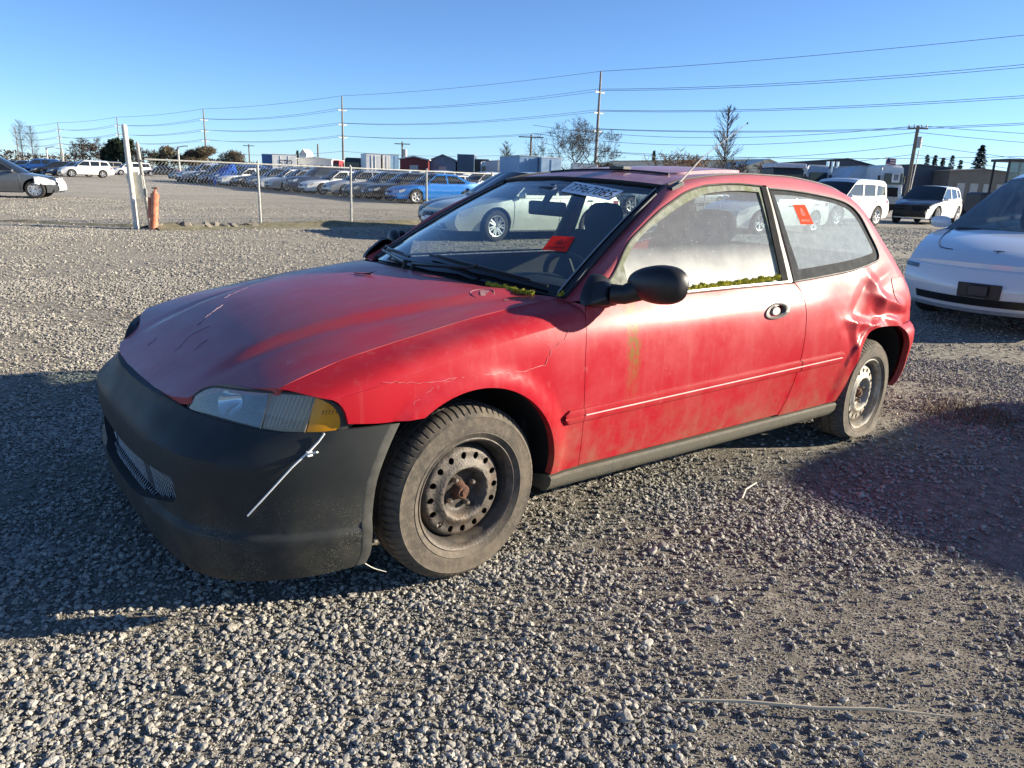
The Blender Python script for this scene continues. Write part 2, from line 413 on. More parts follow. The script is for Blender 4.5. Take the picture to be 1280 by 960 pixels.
_ys = pchip([(.10,.775),(.15,.786),(.25,.808),(.4,.834),(.5,.8445),(.58,.8485),(.64,.8495),(.70,.8462),(.74,.8412),(.78,.8318),(.82,.8165),(.86,.7982),(.88,.788),(.95,.755),(1.05,.705),(1.15,.657),(1.25,.606),(1.35,.550)])
_tF = pchip([(1.25,0),(1.45,.002),(1.6,.007),(1.7,.018),(1.78,.038),(1.86,.072),(1.95,.135),(2.1,.3)])
_tR = pchip([(.9,0),(1.3,.004),(1.5,.012),(1.62,.026),(1.72,.048),(1.82,.09),(1.95,.19)])
ARF, ARR = (1.285, .320, .340), (-1.30, .285, .335)
def dent(x, z):
    """crumpled rear quarter above and ahead of the wheel arch"""
    def ridge(x0, z0, ang, L, w, h):
        c, s = math.cos(ang), math.sin(ang)
        u = (x-x0)*c + (z-z0)*s; v = -(x-x0)*s + (z-z0)*c
        return h*np.exp(-(v/w)**2)*np.exp(-(u/L)**2)
    def fold(x0, z0, ang, L, w, h):           # sharper, roof-shaped fold
        c, s = math.cos(ang), math.sin(ang)
        u = (x-x0)*c + (z-z0)*s; v = -(x-x0)*s + (z-z0)*c
        return h*(np.sqrt(np.maximum(0, 1-np.sqrt((v/w)**2+.004)+.063))*np.clip(1.02-np.abs(v)/w, 0, 1)**.8)*np.exp(-(u/L)**4)
    d = ridge(-1.10,.71,.35,.26,.12,-.021) + ridge(-.84,.74,-.5,.20,.10,-.008)
    d += fold(-1.22,.80,.9,.13,.060,.014) + fold(-1.33,.74,.25,.18,.045,.019) + fold(-1.12,.640,.15,.19,.038,.017)
    d += fold(-1.03,.53,1.25,.16,.05,.012) + fold(-1.07,.77,-.75,.15,.06,-.010) + fold(-1.43,.67,.1,.14,.040,-.010)
    d += fold(-1.30,.86,-.25,.14,.045,.007) + fold(-.93,.63,.9,.13,.06,-.006) + fold(-1.25,.67,.5,.09,.045,-.009) + fold(-.99,.66,.2,.14,.05,.006)
    return d
def sideY(x, z, dents=True):
    x = np.asarray(x, float); z = np.asarray(z, float)
    y = _ys(z) - _tF(x) - _tR(-x)
    for (xa, za, ra) in (ARF, ARR):
        r = np.hypot(x-xa, z-za)
        y = y + .014*(1 - sstep(ra+.030, ra+.056, r))*sstep(.20,.36,z)
    if dents: y = y + dent(x, z)
    # shallow crease below the moulding
    return y
_zc = pchip([(.80,.925),(1.0,.908),(1.2,.884),(1.4,.852),(1.6,.808),(1.8,.742),(1.95,.672),(2.03,.622),(2.10,.565)])
_ze = pchip([(.75,.876),(.95,.862),(1.16,.842),(1.4,.806),(1.664,.760),(1.86,.704),(2.0,.64),(2.1,.585)])
_gapY = pchip([(.70,.668),(.80,.672),(1.16,.684),(1.66,.703),(1.86,.714),(2.1,.72)])
def hoodZ(x, y):
    x = np.asarray(x, float); a = np.abs(np.asarray(y, float))
    c, e = _zc(x), _ze(x)
    t = np.clip(a/.70, 0, 1.3)
    z = c - (c-e)*t**2.3
    yr = .36 + .16*sstep(1.95, .95, x)              # crease lines, wider apart at the windscreen
    k = sstep(2.0, 1.75, x)
    z = z + k*(.010*sstep(yr+.035, yr-.005, a) - .004*np.exp(-((a-yr-.05)/.03)**2))
    return z
# front plan curves: x of the nose face as a function of |y|
_noseP = pchip([(0,2.056),(.15,2.052),(.30,2.034),(.42,2.004),(.53,1.966),(.63,1.918),(.714,1.858),(.77,1.795),(.805,1.735),(.828,1.66),(.838,1.58)])
# ================================================================= THE RED HATCHBACK
def paint_red(name, faded):
    m, nt, p = new_mat(name)
    red = (.355, .008, .018); pink = (.44, .085, .095) if not faded else (.28, .050, .060)
    f = noise(nt, 2.6, 7, .62); f2 = noise(nt, 11, 8, .7)
    k = ramp(nt, f, .50, .70, 0, .42) if not faded else ramp(nt, f, .34, .66, .25, 1.)
    c = mixc(nt, k, red if not faded else (.41, .014, .024), pink)
    c = mixc(nt, ramp(nt, f2, .62, .74, 0, .30), c, (.44, .20, .19))
    if not faded:
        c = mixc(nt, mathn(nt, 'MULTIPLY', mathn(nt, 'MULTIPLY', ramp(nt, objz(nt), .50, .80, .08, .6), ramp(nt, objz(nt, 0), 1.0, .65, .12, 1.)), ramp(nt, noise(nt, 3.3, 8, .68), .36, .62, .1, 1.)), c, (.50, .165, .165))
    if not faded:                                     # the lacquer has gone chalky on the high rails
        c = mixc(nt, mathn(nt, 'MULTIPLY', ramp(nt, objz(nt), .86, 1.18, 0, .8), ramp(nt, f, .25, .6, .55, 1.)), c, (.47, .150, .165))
    # vertical run marks
    if not faded:
        st = noise(nt, 5, 6, .6, stretch=(7, 7, .35)); c = mixc(nt, ramp(nt, st, .54, .74, 0, .22), c, (.42, .13, .12))
        # dust thrown up along the sills
        z = objz(nt); dz = ramp(nt, z, .58, .24, 0, 1); dn = ramp(nt, noise(nt, 9, 9, .75), .38, .72, 0, 1)
        c = mixc(nt, mathn(nt, 'MULTIPLY', mathn(nt, 'MULTIPLY', dz, dn), .75), c, (.24, .15, .095))
        # moss streak below the mirror
        x = objz(nt, 0); s1 = mathn(nt, 'MULTIPLY', ramp(nt, x, .545, .575), ramp(nt, x, .635, .60)); s2 = mathn(nt, 'MULTIPLY', ramp(nt, z, .50, .72), ramp(nt, z, .89, .86))
        y = objz(nt, 1); s3 = mathn(nt, 'GREATER_THAN', y, .7)
        sn = ramp(nt, noise(nt, 60, 4, .7, stretch=(1, 1, .5)), .40, .58)
        c = mixc(nt, mathn(nt, 'MULTIPLY', mathn(nt, 'MULTIPLY', mathn(nt, 'MULTIPLY', s1, s2), s3), sn), c, (.17, .13, .03))
    else:
        st = noise(nt, 3, 7, .6, stretch=(1.2, 6, 1)); c = mixc(nt, ramp(nt, st, .50, .72, 0, .3), c, (.32, .11, .11))
        wt = noise(nt, 7, 9, .72); c = mixc(nt, ramp(nt, wt, .70, .76, 0, .5), c, (.42, .30, .32))
        # redder line along the bonnet creases where the lacquer survives
    nt.links.new(c, p.inputs['Base Color'])
    r = ramp(nt, noise(nt, 4, 7, .65), .3, .7, .32, .46) if not faded else ramp(nt, noise(nt, 5, 7, .65), .3, .7, .34, .5)
    nt.links.new(r, p.inputs['Roughness'])
    p.inputs['Coat Weight'].default_value = .15 if not faded else .30; p.inputs['Coat Roughness'].default_value = .20 if not faded else .13; p.inputs['Specular IOR Level'].default_value = .08 if not faded else .45
    b = _n(nt, 'ShaderNodeBump', Strength=.05, Distance=.01); nt.links.new(noise(nt, 220, 3), b.inputs['Height']); nt.links.new(b.outputs[0], p.inputs['Normal'])
    return m
PAINT = paint_red('red_paint', False); FADED = paint_red('sun_faded_paint', True); ROOFP = M('bleached_sheen_roof_paint', (.36, .165, .20), .42, var=.18, scale=6, coat=.25, dirt=((.42, .27, .29), .62))  # faded roof tone also has the sky's lilac sheen mixed into its colour
BLACK = M('black_plastic', (.012, .012, .013), .42, var=.25)
RUBBER = M('black_rubber', (.018, .018, .018), .6, var=.3)
DARK = M('unlit_black', (.008, .008, .008), .9)
def bumper_mat():
    m, nt, p = new_mat('grey_bumper_plastic'); c = mixc(nt, ramp(nt, noise(nt, 5, 6), .3, .7), (.016, .019, .020), (.026, .029, .029))
    sp = ramp(nt, noise(nt, 260, 3, .6), .57, .63); lowz = ramp(nt, objz(nt), .44, .20); c = mixc(nt, mathn(nt, 'MULTIPLY', mathn(nt, 'MULTIPLY', sp, lowz), ramp(nt, noise(nt, 9, 5), .42, .6)), c, (.22, .20, .14))
    c = mixc(nt, mathn(nt, 'MULTIPLY', lowz, ramp(nt, noise(nt, 14, 7, .7), .4, .75, 0, .7)), c, (.075, .068, .05))
    c = mixc(nt, ramp(nt, noise(nt, 26, 8, .8, stretch=(1, 1, .3)), .68, .76, 0, .35), c, (.12, .12, .115)); nt.links.new(c, p.inputs['Base Color'])
    nt.links.new(ramp(nt, noise(nt, 6, 6), .3, .7, .5, .68), p.inputs['Roughness']); p.inputs['Specular IOR Level'].default_value = .32
    b = _n(nt, 'ShaderNodeBump', Strength=.12, Distance=.004); nt.links.new(noise(nt, 420, 3), b.inputs['Height']); nt.links.new(b.outputs[0], p.inputs['Normal']); return m
BUMP = bumper_mat()
TRIMG = M('weathered_trim', (.21, .22, .185), .8, spec=.2, var=.35, scale=40, dirt=((.13, .15, .07), .55))
SILL = M('dusty_sill', (.115, .105, .075), .8, var=.3, scale=14, bump=.3, bscale=200, dirt=((.07, .07, .06), .55))
FRIT = M('dusty_black_band', (.030, .034, .038), .8, spec=.12, var=.12, scale=12)
CHROME = M('dull_strip', (.24, .23, .21), .6, metal=.2, spec=.3)
SEATM = M('dark_seat_cloth', (.022, .024, .028), .9, bump=.2, bscale=300)
DASHM = M('charcoal_dashboard', (.018, .02, .024), .75)
WSG = GLASS('windscreen_glass', (.74, .82, .82), dust=.085, filmcol=(.34, .40, .44), rough=.015, fres=1.65, spots=.25)  # film tinted blue to paint in more sky reflection
SIDEG = GLASS('dusty_side_glass', (.70, .80, .80), dust=.15, filmcol=(.72, .72, .66), grad=(.88, 1.05, .95), rough=.06, fres=1.5, spots=.5)  # pane grows paler towards its lower edge
QUARG = GLASS('dusty_quarter_glass', (.62, .72, .72), dust=.36, filmcol=(.55, .60, .58), rough=.05, fres=1.5, spots=.4)
FARG = GLASS('passenger_glass', (.80, .87, .86), dust=.03, rough=.02)

CARX, CARY, CARYAW = .36302, 3.65672, R(218.868)
car = empty('hatchback_car', (CARX, CARY, 0), CARYAW, 'dented red two-door hatchback with faded bonnet and dark grey front bumper', 'car')

SL = lambda x, z: np.stack([np.asarray(x, float), sideY(x, z), np.asarray(z, float)], 1)
SLN = lambda x, z: np.stack([np.asarray(x, float), sideY(x, z, False), np.asarray(z, float)], 1)
def arc(c, r, a0, a1, n=24): return [(c[0]+r*math.cos(R(a0+(a1-a0)*i/(n-1))), c[1]+r*math.sin(R(a0+(a1-a0)*i/(n-1)))) for i in range(n)]
G = .0026                                             # half a panel gap
dgap = [(.806, .292), (.812, .36), (.822, .487), (.831, .60), (.834, .684), (.826, .76), (.812, .82)]
# ---- fenders
Ef = resample([(.812, .820), (.95, .812), (1.16, .787), (1.4, .748), (1.60, .712), (1.745, .686)], step=.02)
hl_top = [(1.745, .686), (1.727, .674), (1.713, .650), (1.705, .614)]
f_arch = arc(ARF[:2], ARF[2], 48, -5, 26)[::-1]
arch_full = arc(ARF[:2], ARF[2], 55.5, 180+4.5, 46)
fout = poly2(dgap, Ef[::1].tolist(), hl_top, [(1.705, .614), (1.60, .602), (1.478, .600)], arch_full, [(arch_full[-1][0], arch_full[-1][1]), (.941, .292)], [(.941, .292), (.806, .292)], step=.018)
def sideN(P):
    e = 1e-3; x, z = P[:, 0], P[:, 2]
    dx = (sideY(x+e, z, False)-sideY(x-e, z, False))/(2*e); dz = (sideY(x, z+e, False)-sideY(x, z-e, False))/(2*e)
    n = np.stack([-dx, np.ones_like(dx), -dz], 1); return n/np.linalg.norm(n, axis=1)[:, None]
def strip(mb, A, B, nB, n=9, mi=0, lift=1.15, liftB=1.0, nA=None):
    nA = sideN(A) if nA is None else np.asarray(nA, float); ch = B-A; L = np.linalg.norm(ch, axis=1)[:, None]
    nB = nB/np.linalg.norm(nB, axis=1)[:, None]
    tA = ch - nA*np.sum(ch*nA, 1)[:, None]; tA = tA/np.maximum(np.linalg.norm(tA, axis=1), 1e-9)[:, None]*L*lift
    tB = ch - nB*np.sum(ch*nB, 1)[:, None]; tB = tB/np.maximum(np.linalg.norm(tB, axis=1), 1e-9)[:, None]*L*liftB
    mb.grid(hermite(A, B, tA, tB, n), mi)
Efp = np.array([p for p in fout if np.min(np.linalg.norm(Ef-p, axis=1)) < 2e-3])   # the outline points lying on the shoulder
# keep them in order along the shoulder
iE = [i for i, p in enumerate(fout) if np.min(np.linalg.norm(Ef-p, axis=1)) < 2e-3]
Efp = fout[iE]
A = SLN(Efp[:, 0], Efp[:, 1]); tt = np.r_[0, np.cumsum(np.linalg.norm(np.diff(A, axis=0), axis=1))]; tt /= tt[-1]
gx = .800 + (1.850-.800)*tt; Bg = np.stack([gx, _gapY(gx)+G, hoodZ(gx, _gapY(gx))], 1)
nB = np.stack([(hoodZ(gx-.01, .66)-hoodZ(gx+.01, .66))/.02, np.full(len(gx), .35), np.ones(len(gx))], 1)
fm = MB(); panel(fm, fout, [], .03, SL, lip=(0, -.03, 0)); strip(fm, A, Bg, nB)
fm.grid(np.stack([Bg, Bg+np.array([0, -.002, -.03])*np.clip((1.80-gx)/.06, 0, 1)[:, None]], 0))
# corner of the fender that reaches up to the windscreen pillar
fr = SLN(*np.array(resample([(.812, .820), (.800, .868)], n=5)).T)
fm.add(np.vstack([fr, [Bg[0]]]), [(i, i+1, 5) for i in range(4)])
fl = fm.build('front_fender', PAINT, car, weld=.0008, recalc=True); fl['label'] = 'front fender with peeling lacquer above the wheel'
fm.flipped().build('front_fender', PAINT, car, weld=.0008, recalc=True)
# peeling lacquer lines
pk = MB()
for path in ([(1.60, .72), (1.44, .700), (1.30, .705), (1.14, .69), (1.02, .70), (.98, .745)], [(.99, .745), (.93, .77), (.90, .80)], [(1.52, .635), (1.45, .68), (1.36, .703)]):
    q = resample(path, step=.012); q = q + RNG.normal(0, .0025, q.shape); P = SLN(q[:, 0], q[:, 1]) + np.array([0, .0012, 0]); pk.tube(P, [random.uniform(.0002, .0011) for _ in P], 4)
pk.build('peeling_lacquer', M('peeling_edge', (.46, .17, .18), .6), car)

# ---- doors
belt = [(.795, .866), (.5, .872), (.1, .874), (-.25, .874), (-.492, .874)]
dout = poly2(dgap + [(.806, .845), (.795, .866)], belt, [(-.492, .874), (-.522, .840), (-.537, .79), (-.541, .70), (-.541, .60), (-.535, .50), (-.520, .42), (-.495, .33), (-.470, .266)], [(-.470, .266), (.2, .279), (.806, .292)], step=.02)
dm = MB(); hs = poly2(arc((-.312, .770), .001, 0, 300, 4), step=1)
hc = np.array([(-.312+.092*math.cos(t)*(1-.12*math.sin(t)), .770+.033*math.sin(t)-.006*math.cos(t)) for t in np.linspace(0, 2*math.pi, 28, endpoint=False)])
hin = np.array([(-.320+.060*math.cos(t), .769+.021*math.sin(t)-.004*math.cos(t)) for t in np.linspace(0, 2*math.pi, 22, endpoint=False)])
panel(dm, inset(dout, G), [hin], .03, SLN, lip=(0, -.03, 0))
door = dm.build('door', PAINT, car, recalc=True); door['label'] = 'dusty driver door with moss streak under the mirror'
# right door, without recess
dr = MB(); panel(dr, inset(dout, G), [], .04, SLN, lip=(0, -.03, 0)); doorR = dr.flipped().build('door', PAINT, car, recalc=True)
# handle: bezel ring, cup, flap
hb = MB(); n = len(hc); ring = []
for k, (s, o) in enumerate(((1.0, .0005), (.98, .007), (.84, .009), (.70, .004), (.66, -.012))):
    q = np.array([-.314, .770]) + (hc-np.array([-.314, .770]))*s; P = SLN(q[:, 0], q[:, 1]); P[:, 1] += o; ring.append(P)
hb.grid(np.array(ring), 0, closed_v=True)
hh = hb.build('door_handle', M('grey_handle', (.17, .155, .14), .45, spec=.3), door)
cup = MB(); q = np.array([-.320, .769]) + (hin-np.array([-.320, .769]))*1.08; P = SLN(q[:, 0], q[:, 1]); P2 = P.copy(); P2[:, 1] -= .028; cup.grid(np.array([P, P2]), 0, closed_v=True); cup.add(P2, [tuple(range(len(P2)))], 0); cup.build('handle_cup', DARK, door)
fp = MB(); q = np.array([-.296, .770]) + (hin-np.array([-.320, .769]))*np.array([.60, .90]); P = SLN(q[:, 0], q[:, 1]); P1 = P.copy(); P1[:, 1] += .001; P2 = P.mean(0)+(P-P.mean(0))*.8; P2[:, 1] += .009; P0 = P.copy(); P0[:, 1] -= .012
fp.grid(np.array([P0, P1, P2]), 0, closed_v=True); fp.add(P2, [tuple(range(len(P2)))], 0); fp.build('handle_flap', M('grey_handle', ()), door)

# ---- window frame, glass, B pillar
seam = [(.795, .868), (.71, .914), (.627, .960), (.505, 1.063), (.39, 1.125), (.276, 1.180), (.18, 1.217), (.097, 1.247), (.01, 1.268), (-.069, 1.280), (-.267, 1.291), (-.459, 1.286)]
wout = poly2(seam, [(-.459, 1.286), (-.450, 1.15), (-.435, 1.0), (-.415, .876)], [(-.415, .876), (.1, .876), (.5, .874), (.795, .868)], step=.02)
glass_edge = [(.555, .990), (.480, 1.050), (.37, 1.110), (.262, 1.152), (.16, 1.19), (.085, 1.214), (0, 1.237), (-.075, 1.249), (-.26, 1.262), (-.430, 1.259)]
gout = poly2(glass_edge, [(-.430, 1.259), (-.420, 1.1), (-.408, .98), (-.395, .886)], [(-.395, .886), (.1, .888), (.56, .886)], [(.56, .886), (.558, .94), (.555, .990)], step=.02)
def off(d): return lambda x, z: np.stack([np.asarray(x, float), sideY(x, z, False)+d, np.asarray(z, float)], 1)
wf = MB(); panel(wf, inset(wout, G), [gout], .02, off(-.004), lip=(0, -.016, 0)); wf.build('window_frame', TRIMG, door, recalc=True)
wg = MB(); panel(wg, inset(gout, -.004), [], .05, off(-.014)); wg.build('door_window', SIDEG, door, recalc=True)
gr = MB(); panel(gr, inset(wout, G), [gout], .04, off(-.004), lip=(0, -.016, 0)); gr.flipped().build('window_frame', TRIMG, doorR, recalc=True)
gr = MB(); panel(gr, inset(gout, -.004), [], .06, off(-.014)); gr.flipped().build('door_window', FARG, doorR, recalc=True)
# thin dark seal just inside the frame's outer edge
sl_ = MB(); q = resample(seam, step=.03); P = off(.0015)(q[:, 0], q[:, 1]); sl_.tube(P, .0045, 6); sl_.build('door_seal', M('dark_seal', (.035, .03, .025), .8), door)
# sash: black post and bright strip
def bandpanel(top, bot, d, mat, name, lab=None, flip=False, par=car):
    o = poly2([top[0], top[1]], [top[1], bot[1]], [bot[1], bot[0]], [bot[0], top[0]], step=.03); b = MB(); panel(b, o, [], .05, off(d), lip=(0, -.02, 0)); b = b.flipped() if flip else b
    r = b.build(name, mat, par, recalc=True)
    if lab: r['label'] = lab
for fl_ in (False, True):
    bandpanel([(-.452, 1.284), (-.492, 1.284)], [(-.398, .879), (-.447, .879)], .002, M('matt_black_post', (.012, .012, .013), .85, spec=.1), 'sash_post', None, fl_)
    bandpanel([(-.493, 1.283), (-.505, 1.283)], [(-.450, .879), (-.484, .879)], .0015, CHROME, 'sash_strip', 'weathered bright strip beside the black post', fl_)
# belt moulding under the glass
bm_ = MB(); q = resample([(.56, .878), (.1, .881), (-.46, .880)], step=.04); P = off(.003)(q[:, 0], q[:, 1]); bm_.tube(P, .008, 6); bm_.build('belt_moulding', M('dull_bright_trim', (.42, .40, .36), .4, metal=.6), door)

# ---- quarter panel with its rail over door and pillar
qg = [(-.508, 1.276), (-.70, 1.270), (-.967, 1.249), (-1.12, 1.228), (-1.205, 1.200), (-1.262, 1.155), (-1.295, 1.09), (-1.330, 1.01), (-1.336, .972), (-1.318, .946), (-1.26, .932), (-1.05, .906), (-.75, .889), (-.488, .878)]
qgo = poly2(qg[:-1] + [qg[-1]], [qg[-1], qg[0]], step=.022)
E2q = [(-.459, 1.290), (-.70, 1.284), (-.967, 1.264), (-1.13, 1.243), (-1.225, 1.213), (-1.29, 1.165), (-1.345, 1.09), (-1.40, 1.0), (-1.455, .91), (-1.505, .82), (-1.55, .72), (-1.575, .608)]
r_arch = resample([(-.985, .252), (-1.010, .34), (-1.040, .44), (-1.075, .520), (-1.130, .588), (-1.212, .616), (-1.330, .612), (-1.452, .602)], step=.018)
qout = poly2([(-.474, .262), (-.499, .33), (-.524, .42), (-.539, .50), (-.545, .60), (-.545, .70), (-.541, .79), (-.526, .842), (-.496, .876)], [(-.496, .876), (-.508, 1.0), (-.512, 1.15), (-.505, 1.284), (-.459, 1.290)], E2q, [(-1.575, .608), (-1.50, .601), (-1.452, .602)], r_arch[::-1].tolist(), [(-.985, .252), (-.7, .256), (-.474, .262)], step=.02)
hq = inset(qgo, -.004)
dense = np.array([(x, z) for x in np.arange(-1.55, -.62, .009) for z in np.arange(.45, .93, .009)])
qm = MB(); panel(qm, qout, [hq], .03, SL, lip=(0, -.03, 0), extra=dense)
E2 = resample(seam, step=.022)[:-1].tolist() + resample(E2q, step=.02).tolist()
Eq = np.array(E2)
Bk = np.array([(.815, .705, .872), (.64, .655, .979), (.505, .622, 1.058), (.30, .570, 1.177), (.135, .530, 1.270), (.02, .525, 1.296), (-.069, .525, 1.308), (-.267, .525, 1.326), (-.459, .525, 1.334), (-.70, .525, 1.333), (-.967, .522, 1.316), (-1.185, .520, 1.288), (-1.33, .525, 1.245), (-1.40, .535, 1.195), (-1.475, .555, 1.12), (-1.555, .580, 1.03), (-1.640, .605, .935), (-1.72, .630, .84), (-1.80, .640, .73), (-1.84, .645, .608)])
Ek = np.array([(.795, .868), (.627, .960), (.505, 1.063), (.276, 1.180), (.097, 1.247), (.01, 1.268), (-.069, 1.280), (-.267, 1.291), (-.459, 1.290), (-.70, 1.284), (-.967, 1.264), (-1.13, 1.243), (-1.225, 1.213), (-1.29, 1.165), (-1.345, 1.09), (-1.40, 1.0), (-1.455, .91), (-1.505, .82), (-1.55, .72), (-1.575, .608)])
def alongE(P):
    s = np.r_[0, np.cumsum(np.linalg.norm(np.diff(Ek, axis=0), axis=1))]; out = []
    for p in P:
        best = (9, 0)
        for i in range(len(Ek)-1):
            v = Ek[i+1]-Ek[i]; t = min(1, max(0, (p-Ek[i])@v/(v@v))); d = np.linalg.norm(p-Ek[i]-t*v)
            if d < best[0]: best = (d, s[i]+t*np.linalg.norm(v))
        out.append(best[1])
    return np.array(out)/s[-1]
sk_ = np.r_[0, np.cumsum(np.linalg.norm(np.diff(Ek, axis=0), axis=1))]; sk_ /= sk_[-1]
Bc = [pchip(list(zip(sk_, Bk[:, k]))) for k in range(3)]
u = alongE(Eq); B2 = np.stack([c(u) for c in Bc], 1)
NBk = np.array([(.45, .30, .84)]*4 + [(.30, .25, .9), (.15, .2, .97)] + [(.0, .22, 1)]*5 + [(-.12, .22, 1), (-.3, .25, .9), (-.6, .25, .75)] + [(-.75, .25, .6)]*4 + [(-.95, .25, .2)]*2)
NB = np.stack([np.interp(u, sk_, NBk[:, k]) for k in range(3)], 1)
strip(qm, SL(Eq[:, 0], Eq[:, 1]), B2, NB, n=10)
qm.grid(np.stack([B2, B2+np.array([0, -.012, -.012])], 0))
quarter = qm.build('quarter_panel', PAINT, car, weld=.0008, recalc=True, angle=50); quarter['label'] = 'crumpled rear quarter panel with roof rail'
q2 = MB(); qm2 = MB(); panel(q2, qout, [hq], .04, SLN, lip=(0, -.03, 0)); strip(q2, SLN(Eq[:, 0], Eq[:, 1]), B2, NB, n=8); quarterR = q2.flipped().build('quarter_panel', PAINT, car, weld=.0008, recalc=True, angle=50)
# quarter glass with dusty printed border
qin = poly2(resample([(-.545, 1.250), (-.72, 1.247), (-.955, 1.228), (-1.10, 1.205), (-1.175, 1.180), (-1.225, 1.135), (-1.262, 1.07), (-1.290, 1.00)], step=.022).tolist(), [(-1.290, 1.00), (-1.292, .985), (-1.27, .975), (-1.05, .952), (-.75, .935), (-.565, .927)], [(-.565, .927), (-.545, 1.250)], step=.022)
for fl_, par, g in ((False, quarter, QUARG), (True, quarterR, FARG)):
    w = MB(); panel(w, qgo, [qin], .02, off(-.005), 0); w = w.flipped() if fl_ else w; w.build('quarter_window_border', FRIT, par, recalc=True)
    w = MB(); panel(w, inset(qin, -.001), [], .05, off(-.0055), 0); w = w.flipped() if fl_ else w; w.build('quarter_window', g, par, recalc=True)
sq = MB(); q = qgo; P = off(-.001)(q[:, 0], q[:, 1]); sq.tube(np.vstack([P, P[:1]]), .0055, 6, cap=False); sq.build('quarter_window_seal', RUBBER, quarter)
# fuel flap outline (a shallow lid standing proud)
ff = poly2(resample([(-1.395, .845), (-1.47, .850), (-1.525, .845), (-1.535, .80), (-1.50, .735), (-1.44, .722), (-1.40, .735), (-1.388, .79)], step=.012, closed=True).tolist(), step=.012)
fz = MB(); panel(fz, ff, [], .015, lambda x, z: SL(x, z)+np.array([0, .003, 0]), lip=(0, -.006, 0)); fz.build('fuel_flap', PAINT, quarter, recalc=True)
fz = MB(); q = np.vstack([ff, ff[:1]]); fz.tube(SL(q[:, 0], q[:, 1])+np.array([0, .0015, 0]), .0016, 4, cap=False); fz.build('fuel_flap_gap', DARK, quarter)

# ---- moulding along the flank
mo = MB()
def mould(x0, x1, tip0, tip1):
    xs = np.linspace(x0, x1, 40); zc = np.interp(xs, [-.93, .92], [.497, .497]); h = np.full(40, .026)
    if tip0: h *= np.clip((xs-x0)/.03+.35, 0, 1)
    if tip1: h *= np.clip((x1-xs)/.03+.35, 0, 1)
    rows = []
    for v, o in ((-1, -.002), (-.92, .009), (-.5, .012), (-.15, .0105), (-.1, .009), (-.05, .0105), (.45, .0125), (.9, .009), (1, -.002)):
        z = zc+v*h; rows.append(np.stack([xs, sideY(xs, z, False)+o, z], 1))
    return np.array(rows)
mo = MB(); mo.grid(mould(-.539, .8265, False, False)); mo.build('side_moulding', PAINT, door, recalc=True)
mo = MB(); mo.grid(mould(-.930, -.546, True, False)); mo.build('side_moulding', PAINT, quarter, recalc=True)
mo = MB(); mo.grid(mould(.8285, .915, False, True)); mo.build('side_moulding', PAINT, fl, recalc=True)
sm = MB(); xs = np.linspace(-.90, .82, 60); zz = np.full(60, .496)
sm.tube(np.stack([xs, sideY(xs, zz, False)+.0105, zz], 1), .0028, 5); sm.build('moulding_highlight', M('pale_highlight', (.62, .50, .47), .4), car)  # pale strand along the moulding, a white highlight built as colour
# ---- sills
for fl_ in (False, True):
    s = MB(); xs = np.linspace(-.985, .948, 50); zt = np.interp(xs, [-.985, .948], [.247, .289]); zb = np.interp(xs, [-.985, .948], [.172, .222])
    rows = []
    for v, o in ((0, -.03), (.0, .002), (.12, .012), (.5, .014), (.85, .002), (1., -.02), (1., -.25)):
        z = zt+(zb-zt)*v; rows.append(np.stack([xs, sideY(xs, np.maximum(z, .18), False)+o, z-.004], 1))
    s.grid(np.array(rows)); G2 = np.array(rows)
    for e in (0, -1): s.add(G2[:, e], [tuple(range(len(G2)))])
    s = s.flipped() if fl_ else s; s.build('sill', SILL, car, recalc=True)

# ---- bonnet
hr = [(.802, .672-G), (.895, .559), (.985, .45), (1.026, .25), (1.036, .12), (1.038, 0)]
hfL = [(2.046, 0), (2.045, .12), (2.040, .22), (2.031, .345), (2.010, .432)]
hhl = [(2.010, .432), (1.985, .440), (1.962, .455), (1.940, .480), (1.914, .560), (1.886, .64), (1.851, .709-G)]
side_ = [(x, float(_gapY(x))-G) for x in np.linspace(1.851, .802, 40)]
half = [hfL, hhl, side_, hr]
def flipy(run): return [(x, -y) for x, y in run][::-1]
hout = poly2(hfL, hhl, side_, hr, flipy(hr), flipy(side_), flipy(hhl), flipy(hfL), step=.022)
hm = MB(); panel(hm, hout, [], .03, lambda x, y: np.stack([x, y, hoodZ(x, y)], 1), lip=(0, 0, -.02)); hood = hm.build('bonnet', FADED, car, recalc=True); hood['label'] = 'oxidised bonnet with two long creases'
# scratches and bird-lime marks on the bonnet
sc_ = MB()
for path in ([(1.93, .02), (1.86, -.03), (1.80, -.02)], [(1.82, -.1), (1.75, -.16), (1.70, -.2)], [(1.90, .12), (1.85, .10)], [(1.66, -.30), (1.55, -.36)], [(1.97, -.20), (1.93, -.22)]):
    q = resample(path, step=.01); q = q+RNG.normal(0, .003, q.shape); sc_ = MB(); sc_.tube(np.stack([q[:, 0], q[:, 1], hoodZ(q[:, 0], q[:, 1])+.0002], 1), [random.uniform(.0004, .0022) for _ in q], 4)
    sc_.build('paint_scratch', M('chalky_scratch', (.27, .19, .23), .7), hood)
oc = MB(); t = np.linspace(0, 2*math.pi, 33); q = np.stack([1.03+.045*np.cos(t), .515+.036*np.sin(t)], 1)
oc.tube(np.stack([q[:, 0], q[:, 1], hoodZ(q[:, 0], q[:, 1])-.0004], 1), .0016, 4, cap=False); oc.build('lacquer_blister', M('pale_blister', (.30, .15, .155), .7), hood)
